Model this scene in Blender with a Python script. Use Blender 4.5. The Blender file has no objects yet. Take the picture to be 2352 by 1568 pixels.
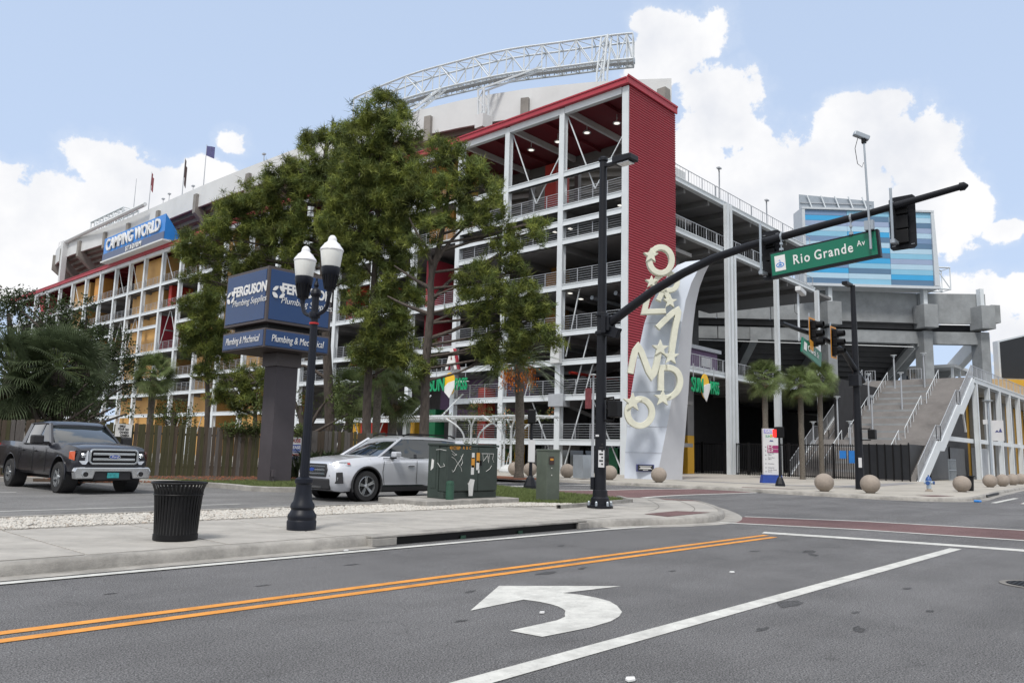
import bpy, bmesh, math, random
import numpy as np
from mathutils import Vector, Matrix
rnd = random.Random(7)
nrs = np.random.RandomState(5)
SC = bpy.context.scene
COL = SC.collection
R = math.radians

# ------------------------------------------------------------------ camera
YAW, PITCH, ROLL, FPX, EYE = R(42.5), R(8.14), R(1.5), 1790.0, 1.5
cf = np.array([math.cos(YAW)*math.cos(PITCH), math.sin(YAW)*math.cos(PITCH), math.sin(PITCH)])
_r0 = np.array([math.sin(YAW), -math.cos(YAW), 0.0]); _u0 = np.cross(_r0, cf)
cr = _r0*math.cos(ROLL)+_u0*math.sin(ROLL); cu = _u0*math.cos(ROLL)-_r0*math.sin(ROLL)
CAMP = np.array([0, 0, EYE])
cam = bpy.data.cameras.new('camera'); camo = bpy.data.objects.new('camera', cam); COL.objects.link(camo)
camo.matrix_world = Matrix(((cr[0], cu[0], -cf[0], 0), (cr[1], cu[1], -cf[1], 0), (cr[2], cu[2], -cf[2], EYE), (0, 0, 0, 1)))
cam.sensor_width = 36; cam.lens = FPX/2352*36; cam.clip_start = .1; cam.clip_end = 4000
SC.camera = camo
# surveying helpers: a sight line from the camera station met with a real plane of the place
def ray(x, y): return cf+cr*(x-1176)/FPX+cu*(784-y)/FPX
def onz(x, y, z=0.0): d = ray(x, y); return CAMP+d*(z-EYE)/d[2]
def onX(x, y, X): d = ray(x, y); return CAMP+d*X/d[0]
def onY(x, y, Y): d = ray(x, y); return CAMP+d*Y/d[1]
def ond(x, y, D): return CAMP+ray(x, y)*D

# ------------------------------------------------------------------ world, sun, exposure
SUN_EL, SUN_AZ = 58, 205      # light comes from behind the camera on the left, through thin cloud
SKY_STRENGTH = 0.10
W = bpy.data.worlds.new('World'); SC.world = W; W.use_nodes = True
nt = W.node_tree; nt.nodes.clear(); N = nt.nodes; LK = nt.links
def nd(t, **k):
    n = N.new(t)
    for a, b in k.items(): setattr(n, a, b)
    return n
def wmath(op, a, b=None, c=None, clamp=False):
    n = nd('ShaderNodeMath', operation=op, use_clamp=clamp)
    for i, v in enumerate((a, b, c)):
        if v is None: continue
        if isinstance(v, (int, float)): n.inputs[i].default_value = v
        else: LK.new(v, n.inputs[i])
    return n.outputs[0]
def build_world():
    out = nd('ShaderNodeOutputWorld'); bg = nd('ShaderNodeBackground'); LK.new(bg.outputs[0], out.inputs[0])
    bg.inputs[1].default_value = SKY_STRENGTH
    sky = nd('ShaderNodeTexSky', sky_type='NISHITA'); sky.sun_disc = False
    sky.sun_elevation = R(SUN_EL); sky.sun_rotation = R(90-SUN_AZ); sky.air_density = 1.0; sky.dust_density = 1.5; sky.ozone_density = 1.5
    tc = nd('ShaderNodeTexCoord'); sep = nd('ShaderNodeSeparateXYZ'); LK.new(tc.outputs['Generated'], sep.inputs[0])
    az = wmath('ARCTAN2', sep.outputs[1], sep.outputs[0]); el = wmath('ARCSINE', sep.outputs[2])
    base = nd('ShaderNodeCombineXYZ'); LK.new(az, base.inputs[0]); LK.new(el, base.inputs[1])
    def noise(scale, detail, rough=.55, off=0, lac=2.0):
        m = nd('ShaderNodeVectorMath', operation='ADD'); LK.new(tc.outputs['Generated'], m.inputs[0]); m.inputs[1].default_value = (off, off*.7, off*.3)
        n = nd('ShaderNodeTexNoise'); n.inputs['Scale'].default_value = scale; n.inputs['Detail'].default_value = detail; n.inputs['Roughness'].default_value = rough
        LK.new(m.outputs[0], n.inputs['Vector']); return n.outputs[0]
    big, fine, puff = noise(7, 3, .5, 3), noise(26, 9, .62, 1), noise(11, 6, .6, 9)
    # cumulus masses, each an ellipse in azimuth and elevation, torn by noise
    cl = [(60,470,150,80),(250,385,95,65),(330,430,150,75),(480,405,70,45),(0,440,80,70),(150,450,110,60),(533,337,26,20),(60,560,190,90),(20,620,120,70),(160,520,150,70),
          (1500,52,50,38),(1540,90,85,55),(1632,75,34,45),(1525,140,75,50),(1500,172,70,32),(1640,215,85,62),(1645,300,95,70),(1600,360,105,80),(1690,410,120,65),
          (1790,395,100,50),(1950,270,85,50),(2035,240,55,40),(1970,330,120,75),(2100,340,95,80),(2150,430,85,90),(1870,450,200,110),(2090,510,160,90),(2240,470,50,70),
          (2305,535,52,28),(2285,690,90,60),(2350,665,70,45),(2200,700,80,60),(2340,780,100,70),(1560,480,150,90),(-180,520,160,120),(2600,600,180,100),(2560,300,110,70),(-260,300,120,60)]
    acc = None
    for (x, y, rx, ry) in cl:
        d = ray(x, y); d = d/np.linalg.norm(d); a0, e0 = math.atan2(d[1], d[0]), math.asin(d[2])
        d1 = ray(x+rx, y); d1 = d1/np.linalg.norm(d1); ra = abs(math.atan2(d1[1], d1[0])-a0)
        d2 = ray(x, y+ry); d2 = d2/np.linalg.norm(d2); re = abs(math.asin(d2[2])-e0)
        s = nd('ShaderNodeVectorMath', operation='SUBTRACT'); LK.new(base.outputs[0], s.inputs[0]); s.inputs[1].default_value = (a0, e0, 0)
        m = nd('ShaderNodeVectorMath', operation='MULTIPLY'); LK.new(s.outputs[0], m.inputs[0]); m.inputs[1].default_value = (1/ra, 1/re, 0)
        l = nd('ShaderNodeVectorMath', operation='LENGTH'); LK.new(m.outputs[0], l.inputs[0])
        v = wmath('MULTIPLY', wmath('SUBTRACT', 1.0, l.outputs['Value']), 1.0 if rx > 40 else .55)
        acc = v if acc is None else wmath('MAXIMUM', acc, v)
    # the rest of the sky carries the same kind of broken cumulus
    front = wmath('MULTIPLY', wmath('ABSOLUTE', wmath('SUBTRACT', az, YAW)), 1.0)
    away = wmath('MULTIPLY', wmath('SUBTRACT', front, .75), 4, clamp=True)
    high = wmath('MULTIPLY', wmath('SUBTRACT', el, .62), 4, clamp=True)
    oth = wmath('MULTIPLY', wmath('SUBTRACT', big, .47), 6)
    oth = wmath('SUBTRACT', wmath('ADD', oth, 1.2), wmath('MULTIPLY', wmath('SUBTRACT', 1.0, wmath('MAXIMUM', away, high)), 4.0))
    oth = wmath('MINIMUM', wmath('SUBTRACT', oth, 1.0), .6)
    acc = wmath('MAXIMUM', acc, oth)
    nsum = wmath('ADD', wmath('MULTIPLY', wmath('SUBTRACT', fine, .5), 2.0), wmath('MULTIPLY', wmath('SUBTRACT', puff, .5), 1.7))
    m = wmath('ADD', acc, nsum)
    mask = nd('ShaderNodeMapRange', interpolation_type='SMOOTHSTEP'); LK.new(m, mask.inputs[0]); mask.inputs[1].default_value = -.16; mask.inputs[2].default_value = .06
    thin = nd('ShaderNodeMapRange', interpolation_type='SMOOTHSTEP'); LK.new(m, thin.inputs[0]); thin.inputs[1].default_value = -.75; thin.inputs[2].default_value = .3; thin.inputs[4].default_value = .35
    # cloud tone: white with soft grey hollows
    tone = nd('ShaderNodeMapRange'); LK.new(noise(9, 5, .55, 5), tone.inputs[0]); tone.inputs[1].default_value = .35; tone.inputs[2].default_value = .6; tone.inputs[3].default_value = 0; tone.inputs[4].default_value = 1
    cc = nd('ShaderNodeMixRGB'); LK.new(tone.outputs[0], cc.inputs[0]); k = .1/SKY_STRENGTH
    cc.inputs[1].default_value = (7.9*k, 8.1*k, 8.6*k, 1); cc.inputs[2].default_value = (9.6*k, 9.6*k, 9.7*k, 1)
    # humid summer air: the blue is washed with white, more so near the horizon
    wash = nd('ShaderNodeMixRGB'); wf = wmath('SUBTRACT', .86, wmath('MULTIPLY', el, .18), clamp=True); LK.new(wf, wash.inputs[0])
    LK.new(sky.outputs[0], wash.inputs[1]); wash.inputs[2].default_value = (6.1*k, 7.5*k, 9.9*k, 1)
    a = nd('ShaderNodeMixRGB'); LK.new(thin.outputs[0], a.inputs[0]); LK.new(wash.outputs[0], a.inputs[1]); a.inputs[2].default_value = (7.5*k, 8.2*k, 9.4*k, 1)
    b = nd('ShaderNodeMixRGB'); LK.new(mask.outputs[0], b.inputs[0]); LK.new(a.outputs[0], b.inputs[1]); LK.new(cc.outputs[0], b.inputs[2])
    LK.new(b.outputs[0], bg.inputs[0])
build_world()
sl = bpy.data.lights.new('sun', 'SUN'); sl.energy = 2.5; sl.angle = R(11); sl.color = (1, .96, .9)
so = bpy.data.objects.new('sun', sl); COL.objects.link(so); so.location = (0, 0, 80)
sd = Vector((math.cos(R(SUN_AZ))*math.cos(R(SUN_EL)), math.sin(R(SUN_AZ))*math.cos(R(SUN_EL)), math.sin(R(SUN_EL))))
so.rotation_euler = sd.to_track_quat('Z', 'Y').to_euler()
SC.view_settings.view_transform = 'Standard'; SC.view_settings.look = 'None'; SC.view_settings.gamma = 1; SC.view_settings.exposure = 0.07
SC.view_settings.use_curve_mapping = False
SC.cycles.max_bounces = 6; SC.cycles.diffuse_bounces = 3; SC.cycles.transparent_max_bounces = 8

# ------------------------------------------------------------------ materials
def newmat(name):
    m = bpy.data.materials.new(name); m.use_nodes = True
    return m, m.node_tree, m.node_tree.nodes['Principled BSDF']
def tn(t, k, **kw):
    n = t.nodes.new(k)
    for a, b in kw.items(): setattr(n, a, b)
    return n
def M(name, col, rough=.6, metal=0.0, var=.15, scale=1.5, bump=0.0, bscale=40, coat=0, stain=0, stretch=(1, 1, 1), trans=0, emit=None, spec=.5):
    m, t, p = newmat(name)
    tc = tn(t, 'ShaderNodeTexCoord'); mp = tn(t, 'ShaderNodeMapping'); mp.inputs['Scale'].default_value = stretch
    t.links.new(tc.outputs['Object'], mp.inputs[0])
    n1 = tn(t, 'ShaderNodeTexNoise'); n1.inputs['Scale'].default_value = scale; n1.inputs['Detail'].default_value = 7; n1.inputs['Roughness'].default_value = .65
    t.links.new(mp.outputs[0], n1.inputs['Vector'])
    r = tn(t, 'ShaderNodeMapRange'); r.inputs[1].default_value = .3; r.inputs[2].default_value = .7; r.inputs[3].default_value = 1-var; r.inputs[4].default_value = 1+var
    t.links.new(n1.outputs[0], r.inputs[0]); src = r.outputs[0]
    if stain:
        n3 = tn(t, 'ShaderNodeTexNoise'); n3.inputs['Scale'].default_value = scale*.35; n3.inputs['Detail'].default_value = 10; n3.inputs['Roughness'].default_value = .7
        t.links.new(mp.outputs[0], n3.inputs['Vector'])
        r3 = tn(t, 'ShaderNodeMapRange'); r3.inputs[1].default_value = .45; r3.inputs[2].default_value = .62; r3.inputs[3].default_value = 1; r3.inputs[4].default_value = 1-stain
        t.links.new(n3.outputs[0], r3.inputs[0])
        mm = tn(t, 'ShaderNodeMath', operation='MULTIPLY'); t.links.new(src, mm.inputs[0]); t.links.new(r3.outputs[0], mm.inputs[1]); src = mm.outputs[0]
    h = tn(t, 'ShaderNodeVectorMath', operation='SCALE'); h.inputs[0].default_value = col; t.links.new(src, h.inputs['Scale'])
    t.links.new(h.outputs[0], p.inputs['Base Color'])
    rr = tn(t, 'ShaderNodeMapRange'); rr.inputs[3].default_value = max(0, rough-.08); rr.inputs[4].default_value = min(1, rough+.08)
    t.links.new(n1.outputs[0], rr.inputs[0]); t.links.new(rr.outputs[0], p.inputs['Roughness'])
    p.inputs['Metallic'].default_value = metal; p.inputs['Coat Weight'].default_value = coat; p.inputs['Coat Roughness'].default_value = .05
    p.inputs['Specular IOR Level'].default_value = spec
    if trans: p.inputs['Transmission Weight'].default_value = trans
    if bump:
        n2 = tn(t, 'ShaderNodeTexNoise'); n2.inputs['Scale'].default_value = bscale; n2.inputs['Detail'].default_value = 4
        t.links.new(mp.outputs[0], n2.inputs['Vector'])
        b = tn(t, 'ShaderNodeBump'); b.inputs['Strength'].default_value = bump; b.inputs['Distance'].default_value = .02
        t.links.new(n2.outputs[0], b.inputs['Height']); t.links.new(b.outputs[0], p.inputs['Normal'])
    if emit: p.inputs['Emission Color'].default_value = (*emit[0], 1); p.inputs['Emission Strength'].default_value = emit[1]
    m.diffuse_color = (*col, 1)
    return m
def asphalt(name, base, speck=.5, worn=.25, crack=.5):
    m, t, p = newmat(name)
    tc = tn(t, 'ShaderNodeTexCoord'); v = tc.outputs['Object']
    def nz(s, d, r=.6, vec=None):
        n = tn(t, 'ShaderNodeTexNoise'); n.inputs['Scale'].default_value = s; n.inputs['Detail'].default_value = d; n.inputs['Roughness'].default_value = r
        t.links.new(vec or v, n.inputs['Vector']); return n.outputs[0]
    def mr(x, a, b, c, d):
        n = tn(t, 'ShaderNodeMapRange'); t.links.new(x, n.inputs[0])
        for i, q in enumerate((a, b, c, d)): n.inputs[i+1].default_value = q
        return n.outputs[0]
    def mul(a, b):
        n = tn(t, 'ShaderNodeMath', operation='MULTIPLY'); t.links.new(a, n.inputs[0]); t.links.new(b, n.inputs[1]); return n.outputs[0]
    sp = mul(mr(nz(75, 3, .85), .38, .64, 1-speck, 1+speck*1.2), mr(nz(24, 4, .7), .35, .65, .86, 1.15))
    vo = tn(t, 'ShaderNodeTexVoronoi'); vo.inputs['Scale'].default_value = 60; t.links.new(v, vo.inputs['Vector'])
    chip = mr(vo.outputs['Distance'], .05, .22, 1+speck*1.1, 1.0)
    st = tn(t, 'ShaderNodeMapping'); st.inputs['Scale'].default_value = (.12, .9, 1); t.links.new(v, st.inputs[0])
    lane = mr(nz(1.0, 5, .6, st.outputs[0]), .35, .65, 1-worn*.55, 1+worn*.5)
    patch = mr(nz(.45, 8, .7), .42, .64, 1+worn*.3, 1-worn)
    spot = mr(nz(2.6, 5, .7), .63, .72, 1, .72)
    d = tn(t, 'ShaderNodeVectorMath', operation='ADD'); ns = tn(t, 'ShaderNodeTexNoise'); ns.inputs['Scale'].default_value = 1.1; ns.inputs['Detail'].default_value = 6
    t.links.new(v, ns.inputs['Vector']); t.links.new(v, d.inputs[0]); t.links.new(ns.outputs['Color'], d.inputs[1])
    vc = tn(t, 'ShaderNodeTexVoronoi', feature='DISTANCE_TO_EDGE'); vc.inputs['Scale'].default_value = .22; t.links.new(d.outputs[0], vc.inputs['Vector'])
    ck = mr(vc.outputs['Distance'], .0, .0035, 1-crack, 1)
    tot = mul(mul(mul(sp, chip), mul(lane, patch)), mul(spot, ck))
    h = tn(t, 'ShaderNodeVectorMath', operation='SCALE'); h.inputs[0].default_value = base; t.links.new(tot, h.inputs['Scale'])
    t.links.new(h.outputs[0], p.inputs['Base Color']); p.inputs['Roughness'].default_value = .85; p.inputs['Specular IOR Level'].default_value = .3
    b = tn(t, 'ShaderNodeBump'); b.inputs['Strength'].default_value = .5; b.inputs['Distance'].default_value = .01
    t.links.new(sp, b.inputs['Height']); t.links.new(b.outputs[0], p.inputs['Normal'])
    return m
MT = {}
def mk(k, *a, **kw): MT[k] = M(k, *a, **kw)
MT['asphalt'] = asphalt('asphalt', (.160, .159, .162), .85, .19, .2)
MT['lot_asphalt'] = asphalt('lot_asphalt', (.19, .188, .186), .4, .2, .3)
MT['brick_red'] = asphalt('stamped_red_asphalt', (.165, .10, .10), .3, .2, .2)
def paint(name, col):
    MT[name] = M(name, col, .7, var=.14, scale=7, stain=.2, bump=.3, bscale=120); t = MT[name].node_tree; p = t.nodes['Principled BSDF']
    src = p.inputs['Base Color'].links[0].from_socket; tc = tn(t, 'ShaderNodeTexCoord'); fac = None
    for s_, a, b in ((38, .60, .66), (5, .60, .72)):
        n = tn(t, 'ShaderNodeTexNoise'); n.inputs['Scale'].default_value = s_; n.inputs['Detail'].default_value = 8; n.inputs['Roughness'].default_value = .75; t.links.new(tc.outputs['Object'], n.inputs['Vector'])
        r = tn(t, 'ShaderNodeMapRange'); r.inputs[1].default_value = a; r.inputs[2].default_value = b; r.inputs[4].default_value = .75 if s_ > 20 else .45; t.links.new(n.outputs[0], r.inputs[0])
        if fac is None: fac = r.outputs[0]
        else: q = tn(t, 'ShaderNodeMath', operation='MAXIMUM'); t.links.new(fac, q.inputs[0]); t.links.new(r.outputs[0], q.inputs[1]); fac = q.outputs[0]
    mx = tn(t, 'ShaderNodeMixRGB'); t.links.new(fac, mx.inputs[0]); t.links.new(src, mx.inputs[1]); mx.inputs[2].default_value = (.15, .15, .15, 1); t.links.new(mx.outputs[0], p.inputs['Base Color'])
paint('line_white', (.60, .60, .57)); paint('line_yellow', (.72, .30, .05))
mk('walk', (.40, .382, .352), .85, var=.13, scale=2.2, stain=.24, bump=.3, bscale=60)
mk('kerb', (.35, .335, .31), .85, var=.18, scale=3, stain=.35, bump=.4, bscale=50)
mk('kerb_dark', (.20, .19, .175), .85, var=.25, scale=3, stain=.4, bump=.4)
mk('plaza', (.42, .395, .35), .85, var=.09, scale=.8, stain=.18, bump=.2)
mk('paver_grey', (.24, .235, .24), .85, var=.1, scale=2)
mk('gravel_base', (.36, .34, .31), .95, var=.35, scale=22, bump=.8, bscale=70)
mk('stone_white', (.50, .48, .44), .9, var=.25, scale=5)
mk('stone_tan', (.38, .33, .28), .9, var=.25, scale=5)
mk('soil', (.085, .058, .04), .95, var=.4, scale=6, bump=.7)
mk('grass_base', (.10, .115, .045), .95, var=.45, scale=5, bump=.7)
mk('grass', (.115, .15, .045), .8, var=.35, scale=4)
mk('mulch', (.25, .10, .055), .95, var=.4, scale=9, bump=.8)
mk('white_steel', (.66, .70, .73), .42, var=.06, scale=.6, stain=.07)
mk('white_panel', (.64, .655, .66), .5, var=.05, scale=.3, stain=.08)
mk('rail_steel', (.42, .44, .47), .45, metal=.3, var=.08)
mk('galv', (.36, .40, .44), .4, metal=.5, var=.1)
mk('concrete', (.29, .305, .315), .85, var=.13, scale=.7, stain=.22, bump=.15, bscale=8)
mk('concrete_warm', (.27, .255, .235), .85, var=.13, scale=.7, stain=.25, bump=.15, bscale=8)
mk('concrete_shaded', (.10, .10, .105), .9, var=.2, scale=.5)  # darker copy of concrete; shade of undersides and inner walls in the colour
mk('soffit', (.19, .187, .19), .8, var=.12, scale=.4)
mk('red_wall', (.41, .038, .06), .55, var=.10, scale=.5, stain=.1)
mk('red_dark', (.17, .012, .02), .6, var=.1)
mk('red_bright', (.42, .03, .02), .55, var=.08)
mk('yellow_wall', (.62, .36, .12), .65, var=.06, scale=.4, stain=.06)
mk('yellow_deep', (.60, .33, .03), .6, var=.07)
mk('orange_wall', (.58, .27, .06), .65, var=.06)
mk('purple', (.13, .07, .16), .6, var=.08)
mk('green_wall', (.01, .14, .06), .6, var=.08)
mk('interior_shade', (.025, .025, .028), .9, var=.3)  # near-black; deep shade of openings put into the wall colour
mk('blue_sign', (.02, .21, .62), .35, var=.05)
mk('navy_strip', (.10, .13, .22), .5, var=.05)
mk('letter_white', (.75, .75, .74), .5, var=.04)
mk('letter_dark', (.05, .055, .08), .5)
mk('cream', (.72, .72, .60), .55, var=.06, scale=2, stain=.1)
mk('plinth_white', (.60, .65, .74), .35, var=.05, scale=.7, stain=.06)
mk('plinth_shaded_side', (.50, .51, .54), .4, var=.05, scale=.7)  # same white in a darker tone; shade of the side face painted in
mk('black_metal', (.006, .006, .007), .5, var=.3, scale=4, spec=.25)
mk('navy_metal', (.006, .008, .015), .45, var=.2, scale=3, spec=.3)
mk('black_paint', (.007, .008, .012), .45, var=.2, scale=3, spec=.3)
mk('black_rubber', (.02, .02, .021), .8, var=.2, scale=8)
mk('glass_globe', (.82, .83, .80), .25, var=.05, scale=6)
mk('globe_cap', (.78, .78, .80), .3, var=.03)
mk('green_sign', (.0, .15, .085), .35, var=.04)
mk('sun_green', (.0, .30, .12), .45, var=.05)
mk('sun_yellow', (.85, .50, .02), .45, var=.05)
mk('ferg_blue', (.014, .048, .145), .22, var=.08, scale=.6, coat=.15, spec=.35)
mk('ferg_bronze', (.07, .058, .06), .5, var=.12)
mk('ferg_pillar', (.068, .060, .068), .75, var=.14, scale=1.2, stain=.15, bump=.1)
mk('cab_green', (.035, .05, .042), .5, var=.2, scale=2.5, stain=.25)
mk('post_green', (.02, .075, .045), .5, var=.15, scale=3, stain=.2)
mk('ped_green', (.10, .12, .095), .55, var=.12, scale=3, stain=.2)
mk('sticker_orange', (.6, .27, .03), .5); mk('sticker_white', (.65, .65, .63), .5)
mk('ball', (.31, .265, .225), .85, var=.12, scale=3, stain=.15, bump=.35, bscale=90)
mk('hydrant_silver', (.42, .50, .58), .4, metal=.3); mk('hydrant_blue', (.03, .09, .28), .4)
mk('litter_blue', (.03, .25, .7), .4)
mk('wood', (.070, .052, .036), .85, var=.35, scale=3, stretch=(6, 6, .5), bump=.5, bscale=20)
mk('wood_green', (.055, .052, .022), .85, var=.35, scale=3, stretch=(6, 6, .5), bump=.5, bscale=20)
mk('wood_grey', (.105, .095, .088), .85, var=.3, scale=3, stretch=(6, 6, .5), bump=.5, bscale=20)
mk('bark', (.085, .07, .06), .95, var=.45, scale=9, stretch=(1, 1, .3), bump=1, bscale=14)
mk('palm_bark', (.13, .115, .095), .95, var=.45, scale=9, stretch=(1, 1, 2), bump=1, bscale=18)
mk('truck_paint', (.011, .012, .019), .3, metal=.2, var=.05, coat=.6)
mk('suv_paint', (.60, .62, .66), .3, metal=.35, var=.03, coat=.9)
mk('chrome', (.62, .64, .66), .12, metal=1, var=.03)
mk('alloy', (.50, .52, .54), .28, metal=.8, var=.05)
mk('car_glass', (.012, .018, .02), .04, var=.02, coat=1, spec=.8)
mk('blue_glass', (.02, .035, .06), .05, var=.02, coat=1, spec=.8)
mk('lamp_glass', (.55, .58, .62), .1, metal=.3, var=.2, scale=12, coat=1)
mk('lamp_red', (.5, .03, .02), .2, coat=.5); mk('lamp_orange', (.6, .09, .02), .2, coat=.5)
mk('plastic_black', (.018, .018, .02), .55, var=.15)
mk('plate', (.04, .32, .33), .4, var=.4, scale=14)
mk('signal_yellow', (.62, .25, .02), .5)
mk('screen_black', (.012, .014, .018), .4)
mk('sb_frame', (.55, .59, .63), .5, var=.05)
for i, c in enumerate([(.10, .19, .31), (.17, .27, .44), (.045, .36, .68), (.24, .50, .68), (.42, .60, .74), (.30, .38, .55)]): mk('stripe_tone_%d' % i, c, .5, var=.04, scale=.5)
mk('lit', (.9, .9, .85), .4, emit=((1, .97, .88), 1.0))
mk('stair', (.285, .27, .262), .85, var=.12, scale=.9, stain=.2)
mk('red_hand', (.6, .02, .02), .4, emit=((1, .03, .02), 1.0))
mk('magenta', (.30, .03, .13), .5); mk('lavender', (.35, .33, .62), .5); mk('poster_blue', (.02, .18, .55), .5)
mk('sign_white', (.62, .62, .63), .5, var=.05)
mk('text_grey', (.16, .16, .18), .6); mk('text_navy', (.05, .06, .2), .6); mk('text_red', (.4, .03, .03), .6); mk('text_blue', (.02, .06, .3), .6); mk('text_black', (.02, .02, .02), .6)
mk('flag_cloth', (.20, .05, .06), .8, var=.3, scale=3); mk('flag_blue', (.08, .08, .2), .8, var=.3, scale=3); mk('flag_dark', (.05, .03, .03), .8)
mk('tape_red', (.45, .02, .02), .5)
def leaf(name, col, var=.5, scale=.8, sub=.25, var2=.3):
    m, t, p = newmat(name)
    tc = tn(t, 'ShaderNodeTexCoord')
    fac = None
    for s, a in ((scale, var), (scale*7, var2)):
        n = tn(t, 'ShaderNodeTexNoise'); n.inputs['Scale'].default_value = s; n.inputs['Detail'].default_value = 3; t.links.new(tc.outputs['Object'], n.inputs['Vector'])
        r = tn(t, 'ShaderNodeMapRange'); r.inputs[1].default_value = .35; r.inputs[2].default_value = .65; r.inputs[3].default_value = 1-a; r.inputs[4].default_value = 1+a
        t.links.new(n.outputs[0], r.inputs[0])
        if fac is None: fac = r.outputs[0]
        else:
            q = tn(t, 'ShaderNodeMath', operation='MULTIPLY'); t.links.new(fac, q.inputs[0]); t.links.new(r.outputs[0], q.inputs[1]); fac = q.outputs[0]
    h = tn(t, 'ShaderNodeVectorMath', operation='SCALE'); h.inputs[0].default_value = col; t.links.new(fac, h.inputs['Scale'])
    t.links.new(h.outputs[0], p.inputs['Base Color']); p.inputs['Roughness'].default_value = .6; p.inputs['Specular IOR Level'].default_value = .25
    tl = tn(t, 'ShaderNodeBsdfTranslucent'); t.links.new(h.outputs[0], tl.inputs[0]); mx = tn(t, 'ShaderNodeMixShader'); mx.inputs[0].default_value = sub
    o = t.nodes['Material Output']; t.links.new(p.outputs[0], mx.inputs[1]); t.links.new(tl.outputs[0], mx.inputs[2]); t.links.new(mx.outputs[0], o.inputs[0])
    MT[name] = m
leaf('pine_needles', (.205, .235, .055)); leaf('pine_needles_dark', (.115, .15, .045)); leaf('oak_leaves', (.045, .065, .026)); leaf('palm_leaf', (.13, .17, .065)); leaf('palm_leaf_dark', (.075, .10, .05))
leaf('palm_dry', (.24, .19, .11)); leaf('date_orange', (.55, .17, .03)); leaf('vine_leaf', (.085, .11, .035)); leaf('flower_orange', (.65, .25, .10)); leaf('date_leaf', (.13, .16, .10))

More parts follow.
